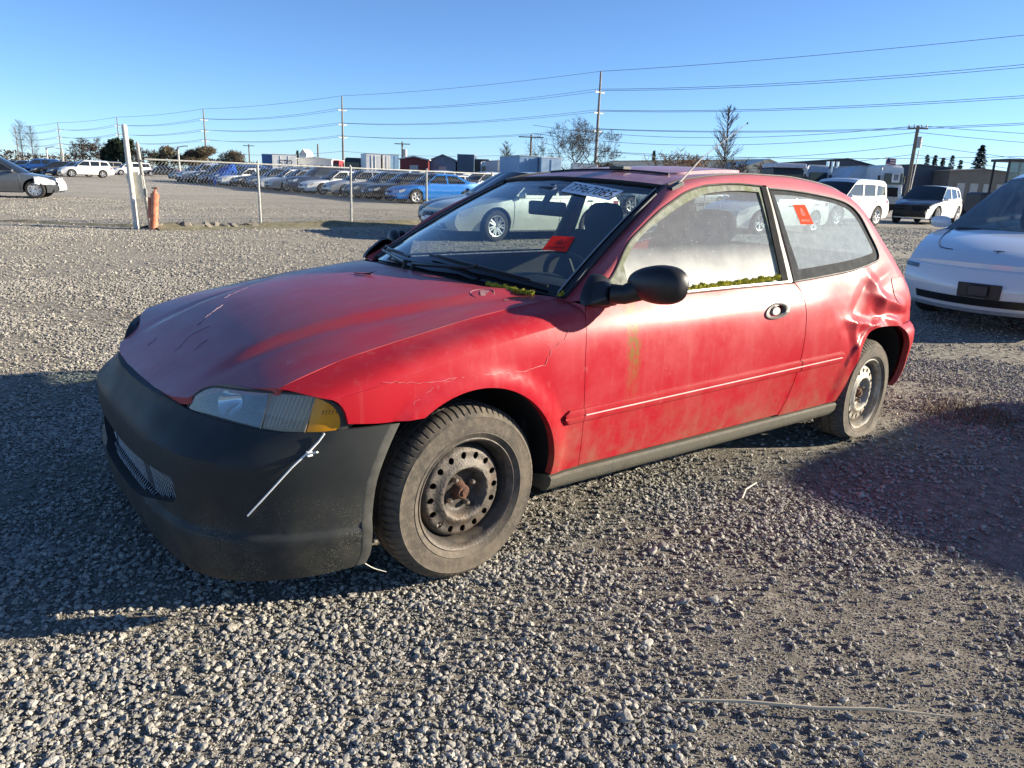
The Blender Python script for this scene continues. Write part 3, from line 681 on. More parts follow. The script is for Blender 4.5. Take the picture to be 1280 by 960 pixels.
for a, b, r_ in ((.99, .60, .008), (.965, .615, .006), (1.02, .51, .016), (1.035, .525, .010), (.95, .585, .005)):
    oc = MB(); q = np.stack([a+r_*np.cos(t[:-1])*(1+.3*np.sin(3*t[:-1])), b+r_*np.sin(t[:-1])], 1); P = np.stack([q[:, 0], q[:, 1], hoodZ(q[:, 0], q[:, 1])+.0008], 1); oc.add(P, [tuple(range(len(P)))]); oc.build('lacquer_blister', M('pale_blister', ()), hood)

# ---- nose under the bonnet edge and headlamps
def noseX(y, z): return _noseP(np.abs(y)) - .30*(np.asarray(z, float)-.62)
def noseS(y, z): return np.stack([noseX(y, z), np.asarray(y, float), np.asarray(z, float)], 1)
# lamp outline in (y, z)
lamp = [(.420, .598), (.424, .620), (.436, .645), (.475, .672), (.510, .684), (.583, .690), (.686, .696), (.743, .698), (.776, .692), (.800, .674), (.813, .647), (.819, .614), (.816, .592), (.790, .587), (.728, .586), (.671, .590), (.586, .596), (.501, .598)]
lo = poly2(resample(lamp, step=.011, closed=True).tolist(), step=.011)
div1 = [(.690, .71), (.684, .645), (.678, .57)]; div2 = [(.775, .71), (.771, .65), (.770, .57)]
lpm = M('lamp_housing', (.14, .19, .25), .3, metal=.4)  # bluish housing backs up the sky reflection painted into the lens
LENS = GLASS('sky_tinted_hazy_lens', (.78, .84, .88), dust=.26, filmcol=(.26, .36, .48), rough=.08, fres=1.5)  # blue of the haze is sky reflection put into the film colour
CLEAR = GLASS('clear_lamp_lens', (.88, .70, .48), dust=.26, filmcol=(.46, .31, .18), rough=.05, fres=1.5)
AMB = GLASS('amber_lens', (1., .45, .02), dust=.58, filmcol=(.95, .40, .015), rough=.08, fres=1.5)
def clip_y(poly, y0, y1): return np.array([(min(max(a, y0), y1), b) for a, b in poly])
def lampset(flip):
    hb = MB(); P = noseS(lo[:, 0], lo[:, 1]); Q = noseS(*inset(lo, .006).T); Q2 = noseS(*inset(lo, .012).T)-np.array([.075, .03, 0])
    for rows, m_ in (([P-np.array([.02, .006, 0]), P+np.array([.004, .002, 0]), Q+np.array([.004, .002, 0])], 0), ([Q+np.array([.004, .002, 0]), Q-np.array([.012, .003, 0])], 0), ([Q-np.array([.012, .003, 0]), Q2], 1)): hb.grid(np.array(rows), m_, closed_v=True)
    hb.add(Q2, [tuple(range(len(Q2)))], 1)
    # reflector bowl
    th = np.linspace(0, 2*math.pi, 24, endpoint=False)
    for c, r in (((.56, .640), .040),):
        rows = []
        for k in range(6):
            a = k/5; rr = r*a; rows.append(noseS(c[0]+rr*1.7*np.cos(th)*.62, c[1]+rr*np.sin(th))-np.array([.055-.04*a*a, .018-.012*a*a, 0]))
        hb.grid(np.array(rows), 2, closed_v=True)
    hb = hb.flipped() if flip else hb
    h = hb.build('headlight', [RUBBER, lpm, M('lamp_reflector', (.75, .77, .78), .12, metal=1.)], car)
    for nm, y0, y1, m_ in (('headlamp_lens', .0, .682, LENS), ('marker_lens', .686, .770, CLEAR), ('indicator_lens', .773, 1, AMB)):
        li = inset(lo, .0055); c = np.array([p for p in clip_y(li, y0, y1)]); keep = [0]
        for i in range(1, len(c)):
            if np.linalg.norm(c[i]-c[keep[-1]]) > 1e-4: keep.append(i)
        c = c[keep]
        l_ = MB(); panel(l_, c, [], .012, lambda y, z: noseS(y, z)+np.array([.0025, .001, 0])); l_ = l_.flipped() if flip else l_
        r_ = l_.build(nm, m_, h, recalc=True)
    rb = MB()
    for a in np.linspace(.790, .806, 5): q = np.array([(a, .640), (a, .652)]); rb.tube(noseS(q[:, 0], q[:, 1])+np.array([.003, .0015, 0]), .0011, 4)
    rb = rb.flipped() if flip else rb; rb.build('lens_marking', M('brown_print', (.10, .05, .01), .6), h)
    rg = MB()
    for a in np.linspace(.702, .764, 9): zz = np.linspace(.600, .688, 6); rg.tube(noseS(np.full(6, a)+(.64-zz)*-.10, zz)+np.array([.0022, .001, 0]), .0009, 3, cap=False)
    rg = rg.flipped() if flip else rg; kind(rg.build('lens_ribs', M('rib_glass', (.42, .40, .38), .25), h), 'stuff')
    for ys_ in ((.684,), (.7715,)):
        d_ = MB(); zz = np.linspace(.592, .690, 8); d_.tube(noseS(np.full(8, ys_[0])+(.640-zz)*-.04, zz)+np.array([.003, .001, 0]), .0022, 5); d_ = d_.flipped() if flip else d_; d_.build('lens_divider', M('lens_edge', (.30, .26, .2), .3), h)
lampset(False); lampset(True)

# ---- front bumper (aftermarket, matt grey plastic)
PB = np.array([(2.122, 0), (2.121, .15), (2.117, .28), (2.106, .40), (2.084, .52), (2.040, .620), (1.968, .705), (1.884, .764), (1.800, .802), (1.720, .826), (1.640, .840), (1.560, .846), (1.500, .848)])
PBf = resample(PB, n=160); sB = np.r_[0, np.cumsum(np.linalg.norm(np.diff(PBf, axis=0), axis=1))]; SBT = sB[-1]
tB_ = np.gradient(PBf, axis=0); nBp = np.stack([-tB_[:, 1], tB_[:, 0]], 1); nBp /= np.linalg.norm(nBp, axis=1)[:, None]; nBp *= np.where(nBp[:, :1]*1+nBp[:, 1:] < 0, -1, 1)
dF = pchip([(.12, -.05), (.138, -.026), (.165, -.011), (.22, -.001), (.268, .004), (.286, .005), (.304, -.009), (.34, -.009), (.42, .0), (.50, .0), (.56, -.020), (.60, -.048), (.625, -.070)])
dS = pchip([(.12, -.05), (.15, -.025), (.19, -.012), (.25, -.001), (.286, .004), (.302, -.006), (.36, -.005), (.5, 0), (.60, -.003)])
def bumpS(s, z, d=0.):
    a = np.abs(s); k = 1-sstep(.55, .95, a)
    x = np.interp(a, sB, PBf[:, 0]); y = np.interp(a, sB, PBf[:, 1]); nx = np.interp(a, sB, nBp[:, 0]); ny = np.interp(a, sB, nBp[:, 1])
    o = k*dF(np.minimum(z, .53))+(1-k)*dS(z)+d; yy = y+ny*o; xx = x+nx*o
    w = sstep(.50, .600, z)*(1-sstep(.79, .835, yy)); xx = xx*(1-w)+(noseX(np.minimum(yy, .83), z)+.010+d)*w      # closes onto bonnet edge and lamps
    return np.stack([xx, yy*np.sign(np.where(s == 0, 1, s)), np.asarray(z, float)], 1)
def s_of_y(y): return float(np.interp(y, PBf[:, 1], sB))
def s_of_x(x): return float(np.interp(-x, -PBf[:, 0], sB))
top = [(0, .612), (s_of_y(.2), .613), (s_of_y(.345), .612), (s_of_y(.43), .603)]
under = [(s_of_y(.43), .603), (s_of_y(.50), .599), (s_of_y(.60), .597), (s_of_y(.73), .590), (s_of_y(.80), .592), (s_of_x(1.72), .596), (s_of_x(1.552), .594)]
edge = [(s_of_x(1.552), .594), (s_of_x(1.592), .52), (s_of_x(1.626), .43), (s_of_x(1.642), .30), (s_of_x(1.645), .21), (s_of_x(1.660), .172)]
botm = [(s_of_x(1.660), .172), (s_of_x(1.80), .158), (s_of_y(.72), .150), (s_of_y(.5), .138), (s_of_y(.2), .135), (0, .134)]
fl2 = lambda r: [(-a, b) for a, b in r][::-1]
bout = poly2(top, under, edge, botm, fl2(botm), fl2(edge), fl2(under), fl2(top), step=.022)
gs = s_of_y(.50)
grl = poly2([(-gs, .345), (-gs*.5, .285), (0, .268), (gs*.5, .290), (gs-.02, .345)], [(gs-.02, .350), (gs, .362), (gs+.004, .415), (gs-.01, .428)], [(gs-.01, .430), (gs*.5, .416), (0, .405), (-gs*.5, .416), (-gs+.01, .430)], [(-gs+.01, .428), (-gs-.004, .41), (-gs, .365)], step=.02)
bb = MB(); panel(bb, bout, [], .0, bumpS) if False else None
V, F = cdt(bout, [grl], .026, np.array([(s, z) for s in np.linspace(-SBT, SBT, 150) for z in (.282, .292, .298, .304)]))
bb.add(bumpS(V[:, 0], V[:, 1]), F, 0)
for L, dep in ((bout, -.028), (grl, -.06)):
    G2 = np.stack([bumpS(L[:, 0], L[:, 1]), bumpS(L[:, 0], L[:, 1], dep)], 0); bb.grid(G2, 0, closed_v=True)
bumper = bb.build('front_bumper', BUMP, car, recalc=True, angle=30)
bumper['label'] = 'unpainted dark grey front bumper with mesh grille'
gm = MB(); gi = inset(grl, -.004); lo_, hi_ = gi.min(0), gi.max(0)      # expanded-metal mesh
for sgn in (1, -1):
    for a in np.arange(lo_[0]-.3, hi_[0]+.3,   .020):
        q = np.array([(a+sgn*t*.55, lo_[1]+t) for t in np.linspace(0, hi_[1]-lo_[1], 14)])
        k = inside(q, gi); run = []
        for i in range(len(q)):
            if k[i]: run.append(q[i])
            if (not k[i] or i == len(q)-1) and len(run) > 1:
                w = np.array(run); gm.tube(bumpS(w[:, 0], w[:, 1], -.028 - .0012*(sgn > 0)), .0013, 4, cap=False); run = []
gmesh = gm.build('grille_mesh', M('silver_mesh', (.26, .28, .30), .45, metal=.6), bumper)
bk = MB(); V, F = cdt(inset(grl, -.03), [], .05); bk.add(bumpS(V[:, 0], V[:, 1], -.10), F); bk.build('grille_backing', DARK, bumper)
# dark filler between bonnet, lamps and bumper
nf = MB(); rows = []
for z, d in ((.60, -.09), (.57, -.05), (.53, -.03), (.48, -.05)): yy = np.linspace(-.80, .80, 60); P = noseS(yy, np.full(60, z)); P[:, 0] += d-.075; rows.append(P)
nf.grid(np.array(rows)); nf.build('nose_support', DARK, car)
# lip along the wheel arch, paler and dusty
le = MB(); q = resample(edge, step=.03); s_in = q[:, 0]-.026
le.grid(np.array([bumpS(q[:, 0], q[:, 1], .0012), bumpS(s_in, q[:, 1], .0022), bumpS(s_in-.006, q[:, 1], -.0005)]))
le.build('arch_lip', M('dusty_grey_lip', (.075, .072, .06), .75, var=.35, scale=30), bumper)
# white zip tie holding bumper to fender
zt = MB(); q = resample([(s_of_y(.806), .592), (s_of_y(.795), .545), (s_of_y(.716), .362)], n=12, smooth=False); P = bumpS(q[:, 0], q[:, 1], .006)
for i in range(len(P)-1): zt.tube([P[i], P[i+1]], .0028, 6)
hp = bumpS(np.array([s_of_y(.796)]), np.array([.540]), .008)[0]; zt.box(hp, (.014, .012, .012)); zt.tube([hp, hp+np.array([-.010, .030, .012])], .0028, 5)
zt.build('zip_tie', M('white_nylon', (.80, .80, .78), .4), bumper)
# torn strands at the bumper's lower corner
ww = MB(); ww.tube(resample([(1.655, .79, .165), (1.62, .80, .135), (1.585, .815, .118)], n=8), .0016, 4); ww.build('loose_strand', M('pale_strand', (.5, .47, .4), .6), bumper)

# ---- windscreen, cowl, wipers
qv = np.array([-1, -.975, -.945, -.8, -.6, -.4, -.2, 0, .2, .4, .6, .8, .945, .975, 1.])
Wb = pchip([(0, 1.000), (.36, .985), (.6, .935), (.8, .868), (1., .800)]); Wbz = pchip([(0, .926), (.36, .921), (.6, .910), (.8, .896), (1., .880)])
Wt = pchip([(0, .222), (.55, .192), (.85, .155), (1., .130)]); Wtz = pchip([(0, 1.290), (.55, 1.283), (.85, 1.274), (1., 1.267)])
def ws(qq, t, d=0.):
    a = abs(qq); x = (1-t)*Wb(a)+t*Wt(a); z = (1-t)*Wbz(a)+t*Wtz(a); y = qq*((1-t)*.692+t*.528); bl = .016*4*t*(1-t)
    n = np.array([.52, .15*qq, .84]); n /= np.linalg.norm(n); return np.array([x, y, z])+n*(bl+d)
tv = np.array([0, .035, .07, .2, .35, .5, .65, .8, .90, .935, 1.])
def wpatch(q0, q1, t0, t1, d, mi, mb):
    Q = np.unique(np.r_[q0, qv[(qv > q0) & (qv < q1)], q1]); T = np.unique(np.r_[t0, np.linspace(t0, t1, 12), t1]); mb.grid(np.array([[ws(a, b, d) for a in Q] for b in T]), mi)
wm = MB(); wpatch(-.945, .945, .07, .935, -.004, 0, wm); wsc = wm.build('windscreen', WSG, car, recalc=True)
wb_ = MB()
for a in ((-1, -.945, 0, 1), (.945, 1, 0, 1), (-.945, .945, 0, .07), (-.945, .945, .935, 1)): wpatch(*a, -.0035, 0, wb_)
wb_.build('windscreen_border', M('black_glass_band', (.006, .006, .007), .12, coat=.5), wsc, weld=.0005, recalc=True)
tr = MB()
for sgn in (-1, 1): tr.tube([ws(sgn*1.0, t, .002) for t in np.linspace(0, 1, 20)], .009, 6); tr.tube([ws(sgn*.955, t, .002) for t in np.linspace(.02, .97, 20)], .0035, 5, mi=1)
tr.tube([ws(a, 1., .001) for a in np.linspace(-1, 1, 20)], .008, 6); tr.build('windscreen_seal', [RUBBER, M('grey_seal_line', (.20, .21, .21), .35)], wsc)  # second, thinner tube is the grey moulding line beside the black band
cw = MB(); hx = np.array(poly2(hr, flipy(hr), step=.03)) if False else np.vstack([resample(hr, n=24), resample(hr, n=24)[::-1][1:]*np.array([1, -1])])
rows = [np.stack([hx[:, 0], hx[:, 1], hoodZ(hx[:, 0], hx[:, 1])-.012], 1)]
rows.append(np.array([ws(max(-1, min(1, y/.69)), .0, -.02) for y in hx[:, 1]])); rows.append(np.array([ws(max(-1, min(1, y/.69)), .03, -.012) for y in hx[:, 1]]))
cw.grid(np.array(rows)); cw.build('cowl', BLACK, car)
def wiper(q0, t0, q1, t1, qa, name='wiper'):
    b = MB(); P = [ws(q0+(q1-q0)*k, t0+(t1-t0)*k, .012) for k in np.linspace(0, 1, 14)]; b.tube(P, .006, 6)
    P = [ws(q0+(q1-q0)*k, t0+(t1-t0)*k, .022) for k in np.linspace(.1, .9, 10)]; b.tube(P, [.003]+[.005]*8+[.003], 6)
    mid = (q0+q1)/2, (t0+t1)/2; b.tube([ws(qa, -.02, -.005), ws(qa+.01, -.005, .016), ws(mid[0], mid[1]-.03, .026), ws(mid[0]+.03*(1 if q0 > 0 else -1), mid[1], .026)], [.011, .010, .006, .005], 8)
    b.build(name, M('wiper_black', (.02, .022, .024), .35), car)
wiper(.90, .035, .05, .085, .02); wiper(-.12, .045, -.93, .10, -.08)

# ---- roof, sunroof, aerial
rs = pchip(list(zip(Bk[4:13, 0], Bk[4:13, 2]))); ry = pchip(list(zip(Bk[4:13, 0], Bk[4:13, 1])))
crown = pchip([(-1.40, .028), (-.9, .026), (-.4, .026), (-.07, .028), (.135, .022), (.25, .02)])
def roofZ(x, y): xx = np.minimum(x, .16); base = rs(xx); h = ry(xx); return base + crown(xx)*(1-(np.asarray(y)/h)**2) - np.maximum(0, np.asarray(x)-.16)*.25
hdr = [(.130, .527), (.155, .45), (.192, .29), (.215, .15), (.222, 0)]
rsd = [(x, float(ry(x))-.001) for x in np.linspace(-1.33, .130, 40)]
rr_ = [(-1.405, 0), (-1.40, .2), (-1.375, .4), (-1.33, .5245)]
rout = poly2(rr_, rsd, hdr, flipy(hdr), flipy(rsd), flipy(rr_), step=.03)
spn = poly2(resample([(-.08, .36), (-.10, .385), (-.14, .40), (-.54, .40), (-.58, .385), (-.60, .36), (-.60, -.36), (-.58, -.385), (-.54, -.40), (-.14, -.40), (-.10, -.385), (-.08, -.36)], step=.03, closed=True, smooth=False).tolist(), step=.03)
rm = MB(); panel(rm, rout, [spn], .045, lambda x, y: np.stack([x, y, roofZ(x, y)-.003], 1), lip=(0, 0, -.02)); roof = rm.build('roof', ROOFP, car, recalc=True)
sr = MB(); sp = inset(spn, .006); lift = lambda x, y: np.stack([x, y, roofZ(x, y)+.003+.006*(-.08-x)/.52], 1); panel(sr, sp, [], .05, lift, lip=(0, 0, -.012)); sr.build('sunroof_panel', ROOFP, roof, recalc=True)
sd = MB(); yy = np.linspace(-.39, .39, 24); xs = np.full(24, -.055); P = np.stack([xs, yy, roofZ(xs, yy)+.002], 1); sd.tube(P, .005, 6); sd.box((-.05, .10, float(roofZ(-.05, .10))+.012), (.05, .09, .012)); sd.build('sunroof_deflector', BLACK, roof)
su = MB(); panel(su, inset(spn, -.02), [], .06, lambda x, y: np.stack([x, y, roofZ(x, y)-.03], 1)); su.build('sunroof_tray', DARK, roof)
dt = MB()
for sgn in (-1, 1): xs = np.linspace(.13, -1.32, 30); dt.tube(np.stack([xs, sgn*ry(xs), rs(xs)+.001], 1), .0055, 6)
dt.build('roof_moulding', RUBBER, roof)
an = MB(); b0 = np.array([.118, .575, 1.262]); b1 = np.array([-.042, .57, 1.390]); b2 = np.array([-.324, .57, 1.543])
an.box(b0+np.array([-.005, -.004, .010]), (.075, .03, .016), rot=Matrix.Rotation(R(22), 3, 'Y')); an.tube([b0+np.array([-.01, 0, .015]), b1], [.0045, .0035], 6, 1); an.tube([b1, b2], [.0018, .0015], 5, 1); an.tube([b2, b2+np.array([-.004, 0, .002])], .004, 6, 0)
an.build('aerial', [BLACK, M('aerial_steel', (.6, .55, .45), .35, metal=.7)], car)
# headliner under the roof and pillars (so that the cabin is not lit from above)
hl_ = MB(); o2 = poly2([(-1.30, .50), (.11, .50)], [(.11, .50), (.18, .25), (.20, 0), (.18, -.25), (.11, -.50)], [(.11, -.50), (-1.30, -.50)], [(-1.30, -.50), (-1.30, .50)], step=.08); panel(hl_, o2, [], .15, lambda x, y: np.stack([x, y, roofZ(x, y)-.045], 1)); hl_.build('headliner', M('grey_headliner', (.10, .10, .10), .9), car)

# ---- tail: hatch, lamps, rear bumper
th_ = MB(); Q = np.linspace(-1, 1, 15); kk = list(range(12, 20)); rows = []
for i in kk:
    x, y, z = Bk[i]; bulge = .075 if i > 12 else .075
    rows.append(np.array([(x-bulge*(1-q*q), q*y, z+(.012*(1-q*q) if i < 15 else 0)) for q in Q]))
rows = np.array(rows)
th_.grid(rows[4:], 0); th_.grid(np.array([rows[0], rows[0]*.92+rows[1]*.08]), 0); hatch = th_.build('tailgate', PAINT, car, recalc=True)
tg = MB(); tg.grid(np.array([rows[0]*.92+rows[1]*.08, rows[1], rows[2], rows[3], rows[4]])); tg.build('rear_window', GLASS('rear_glass', (.72, .80, .80), dust=.10), hatch, recalc=True)
for sgn in (1, -1):
    tl = MB(); tl.grid(np.array([[np.array([r_[-1 if sgn > 0 else 0][0]-.012-.02*k, sgn*(.655-.08*k), z]) for k in range(3)] for r_, z in ((rows[5], .84), (rows[6], .73), (rows[7], .63))])); tl.build('tail_light', GLASS('red_lens', (.5, .02, .02), dust=.35, filmcol=(.3, .02, .02), rough=.1), car)
RBp = resample([(-1.965, 0), (-1.955, .25), (-1.915, .48), (-1.855, .64), (-1.785, .755), (-1.72, .81), (-1.64, .838), (-1.56, .846), (-1.46, .846)], n=70)
sR = np.r_[0, np.cumsum(np.linalg.norm(np.diff(RBp, axis=0), axis=1))]; tR_ = np.gradient(RBp, axis=0); nR = np.stack([tR_[:, 1], -tR_[:, 0]], 1); nR /= np.linalg.norm(nR, axis=1)[:, None]; nR *= np.where(-nR[:, :1]*.3+nR[:, 1:] < 0, -1, 1)
dR = pchip([(.20, -.07), (.26, -.03), (.34, -.008), (.42, .002), (.50, .012), (.55, .010), (.585, -.008), (.605, -.03)])
def rb(s, z, d=0.):
    a = np.abs(s); x = np.interp(a, sR, RBp[:, 0]); y = np.interp(a, sR, RBp[:, 1]); nx = np.interp(a, sR, nR[:, 0]); ny = np.interp(a, sR, nR[:, 1]); o = dR(z)+d
    return np.stack([x+nx*o, (y+ny*o)*np.where(s < 0, -1, 1), np.asarray(z, float)], 1)
sx = lambda x: float(np.interp(x, RBp[:, 0], sR))
re = [(sx(-1.50), .598), (sx(-1.56), .555), (sx(-1.62), .475), (sx(-1.650), .39), (sx(-1.655), .31), (sx(-1.64), .235)]
ro = poly2([(0, .600), (sx(-1.9), .600), (sx(-1.50), .598)], re, [(sx(-1.64), .235), (sx(-1.80), .225), (0, .23)], fl2([(sx(-1.64), .235), (sx(-1.80), .225), (0, .23)]), fl2(re), fl2([(0, .600), (sx(-1.9), .600), (sx(-1.50), .598)]), step=.025)
rbm = MB(); V, F = cdt(ro, [], .03); rbm.add(rb(V[:, 0], V[:, 1]), F); rbm.grid(np.stack([rb(ro[:, 0], ro[:, 1]), rb(ro[:, 0], ro[:, 1], -.03)], 0), closed_v=True); rbm.build('rear_bumper', PAINT, car, recalc=True)

# ---- mirrors
def mirror_part(flip):
    mk, mo_ = (.66, .105) if flip else (1., 0.)
    m = MB(); th = np.linspace(0, 2*math.pi, 28, endpoint=False)
    base = resample([(.808, .872), (.795, .905), (.765, .935), (.725, .965), (.685, .962), (.655, .930), (.645, .885), (.66, .862)], step=.02, closed=True)
    P = SLN(base[:, 0], base[:, 1]); c = P.mean(0)
    rows = [P-np.array([0, .01, 0]), P+np.array([0, .016, 0]), c+(P-c)*.75+np.array([0, .032, 0]), c+(P-c)*.3+np.array([-.02, .045, 0])]; m.grid(np.array(rows), 0, closed_v=True); m.add(rows[-1], [tuple(range(len(P)))])
    m.tube([(.70, .815, .905), (.67, .85, .905), (.635, .885, .925)], [.035, .034, .04], 12)
    # shell: superellipsoid, fat at the inner end
    rows = []
    for k in range(17):
        ph = -math.pi/2+math.pi*k/16; cx = math.sin(ph); rr = max(math.cos(ph), 1e-3)**.72
        yy = .942+.105*cx*mk-mo_; zz = .948+.004*cx
        ry_ = .066*rr*(1+.14*cx)*(.85 if flip else 1); rx = .060*rr*(mk if flip else 1)
        rows.append([(.600-.02*cx+rx*math.copysign(abs(math.cos(t))**.85, math.cos(t))*(1.15 if math.cos(t) > 0 else .55), yy, zz+ry_*math.copysign(abs(math.sin(t))**.88, math.sin(t))) for t in th])
    m.grid(np.array(rows), 0, closed_v=True)
    m = m.flipped() if flip else m; mm = m.build('door_mirror', BLACK, car, recalc=True, angle=60)
    g = MB(); g.add([(.565, .942+.09*math.cos(t)*mk-mo_, .948+.052*math.sin(t)) for t in th], [tuple(range(28))]); g = g.flipped() if flip else g; g.build('mirror_glass', M('mirror_silver', (.8, .82, .85), .03, metal=1), mm)
mirror_part(False); mirror_part(True)

# ---- wheels
def tyre_mesh(Rr, w, flat=None, N=432):
    h = w/2
    prof = [(.186, -h*.80), (.205, -h*.95), (.235, -h*1.02), (.262, -h*.96), (Rr-.012, -h*.80), (Rr-.002, -h*.60), (Rr, -.028), (Rr-.007, -.026), (Rr-.007, -.020), (Rr, -.018), (Rr, .018), (Rr-.007, .020), (Rr-.007, .026), (Rr, .028), (Rr-.001, h*.50), (Rr-.0025, h*.60), (Rr-.006, h*.69), (Rr-.011, h*.77), (Rr-.017, h*.84), (Rr-.023, h*.90), (.264, h*.955), (.2615, h*.985), (.257, h*.97), (.235, h*1.02), (.212, h*1.0), (.2095, h*1.02), (.205, h*.98), (.194, h*.90), (.186, h*.82)]
    def warp(th, r, a):
        i = np.arange(len(th))
        for j in range(len(prof)):
            out = h*.28 < prof[j][1] <= h*.86 and prof[j][0] > .27; inn = -h*.88 <= prof[j][1] < -h*.28 and prof[j][0] > .27
            if out or inn: r[:, j] -= np.where((i + (3 if inn else 0)) % 6 == 0, .0055, 0)
            elif prof[j][0] > .28: r[:, j] -= np.where((i+j) % 6 == 0, .0025, 0)
        return r, a
    m = MB(); revolve(m, prof, N, warp=warp)
    if flat is not None:                        # squash onto the ground, bulging sidewalls
        V = []
        for x, y, z in m.V:
            lim = -flat
            if z < lim+.06:
                k = min(1, (lim+.06-z)/.10); y2 = y*(1+.30*k) + .012*k*(1 if y > 0 else -1); z2 = lim+.06-(.06*(1-math.exp(-(lim+.06-z)/.06)))
                V.append((x*(1+.05*k), y2, z2))
            else: V.append((x, y, z))
        m.V = V
    return m
def rim_mesh(dark):
    m = MB()
    revolve(m, [(.176, -.085), (.188, -.080), (.190, -.070), (.176, -.060), (.166, -.04), (.160, -.005), (.163, .030), (.170, .046), (.175, .054)], 72, 1)
    revolve(m, [(.175, .054), (.180, .062), (.186, .068), (.1905, .071), (.1915, .075), (.188, .078), (.183, .075), (.177, .064), (.175, .0545)], 72, 0)
    # disc with a ring of round vent holes
    a_of = pchip([(.0, .022), (.060, .024), (.070, .030), (.080, .052), (.090, .062), (.100, .058), (.112, .050), (.124, .047), (.140, .047), (.148, .040), (.160, .012)])
    ci = [(.160*math.cos(t), .160*math.sin(t)) for t in np.linspace(0, 2*math.pi, 72, endpoint=False)]
    holes = [np.array([((.1265+.0125*math.cos(s))*math.cos(t)-.0105*math.sin(s)*math.sin(t), (.1265+.0125*math.cos(s))*math.sin(t)+.0105*math.sin(s)*math.cos(t)) for s in np.linspace(0, 2*math.pi, 10, endpoint=False)]) for t in np.arange(16)*2*math.pi/16]
    holes.append(np.array([(.031*math.cos(t), .031*math.sin(t)) for t in np.linspace(0, 2*math.pi, 20, endpoint=False)]))
    f = lambda x, z: np.stack([x, a_of(np.hypot(x, z)), z], 1)
    rc = np.array([(.074*math.cos(t), .074*math.sin(t)) for t in np.linspace(0, 2*math.pi, 40, endpoint=False)]); panel(m, np.array(ci), holes, .009, f, lip=(0, -.006, 0), inner=rc, mi2=2 if dark else 0)
    return m
RUST = M('rusty_hub', (.10, .045, .025), .85, var=.5, scale=60, bump=.5, bscale=200)
def wheel(x, y, z, Rr, dark, flat=None, steer=0., flip=False, lab=None):
    w = tyre_mesh(Rr, .172, flat)
    tm, tnt, tp = (new_mat('dusty_tyre') if 'dusty_tyre' not in MATS else (MATS['dusty_tyre'], None, None))
    if tnt:
        c0 = mixc(tnt, ramp(tnt, noise(tnt, 7, 7, .7), .35, .68), (.045, .040, .034), (.128, .102, .074)); c0 = mixc(tnt, ramp(tnt, noise(tnt, 45, 5, .7), .45, .75, 0, .6), c0, (.20, .165, .12)); tnt.links.new(c0, tp.inputs['Base Color']); tp.inputs['Roughness'].default_value = .85
        b = _n(tnt, 'ShaderNodeBump', Strength=.25, Distance=.004); tnt.links.new(noise(tnt, 140, 4), b.inputs['Height']); tnt.links.new(b.outputs[0], tp.inputs['Normal'])
    me = w.mesh('tyre', [tm], angle=32)
    o = link('wheel', None, car); o.location = (x, y, z); o.rotation_euler = (0, 0, steer + (math.pi if flip else 0))
    if lab: o['label'] = lab
    link('tyre', me, o)
    pm = M('brown_steel_rim', (.105, .090, .075), .6, metal=.2, var=.45, scale=30, bump=.3, bscale=150, dirt=((.10, .06, .035), .62)) if dark else M('grey_steel_rim', (.40, .375, .32), .6, metal=.0, var=.3, scale=30, dirt=((.20, .15, .09), .56))
    rim_mesh(dark).build('rim', [pm, M('shaded_black_barrel', (.030, .026, .022), .7, var=.5, scale=40, dirt=((.12, .09, .06), .62)) if dark else M('grey_barrel', (.20, .18, .15), .65, var=.4, scale=30, dirt=((.16, .12, .08), .6)), M('hub_recess', (.055, .045, .036), .6, metal=.3, var=.5, scale=60)], o, recalc=True, angle=45)  # dark rim: black barrel and hub recess have the inner shade in their colour
    hb_ = MB(); revolve(hb_, [(.0001, .052), (.020, .052), (.024, .048), (.026, .032), (.031, .026), (.034, .0)], 20); revolve(hb_, [(.0001, .058), (.010, .058), (.0125, .052), (.0125, .050)], 8); hb_.build('hub_cap', RUST, o, recalc=True)
    for k in range(4):
        a = math.pi/4+k*math.pi/2+.3; nb = MB(); revolve(nb, [(.0001, .048), (.006, .047), (.0095, .040), (.0095, .020)], 6, c=(.050*math.cos(a), 0, .050*math.sin(a))); nb.build('wheel_nut', M('steel_nut', (.34, .30, .26), .4, metal=.8), o, recalc=True)
    bd = MB(); revolve(bd, [(.0001, -.055), (.125, -.055), (.125, -.065), (.0001, -.065)], 30); bd.build('brake_disc', M('brake_dark', (.03, .028, .026), .8), o, recalc=True)
YW = .735
wheel(1.285, YW, .2934, .2934, True, steer=R(1.5), lab='rusty brown steel front wheel')
wheel(-1.285, YW, .2400, .2900, False, flat=.222, steer=R(4), lab='grey steel rear wheel on a flat tyre')
wheel(1.285, -YW, .2934, .2934, True, flip=True); wheel(-1.285, -YW, .29, .29, False, flip=True)
# wheel wells
for (xa, za, ra) in (ARF, (-1.30, .29, .33)):
    for sgn in (1, -1):
        ww_ = MB(); t = np.linspace(-.35, math.pi+.35, 30); o = np.stack([xa+(ra+.012)*np.cos(t), za+(ra+.008)*np.sin(t)], 1)
        yo = np.minimum(np.abs(sideY(np.clip(o[:, 0], -1.7, 1.7), o[:, 1], False)), .84)-.022
        rows = [np.stack([o[:, 0], sgn*yo, o[:, 1]], 1), np.stack([o[:, 0], np.full(30, sgn*.50), o[:, 1]], 1)]
        ww_.grid(np.array(rows)); ww_.add(np.vstack([rows[1], [(xa, sgn*.50, .15)]]), [tuple(range(31))]); ww_.build('wheel_well', DARK, car)
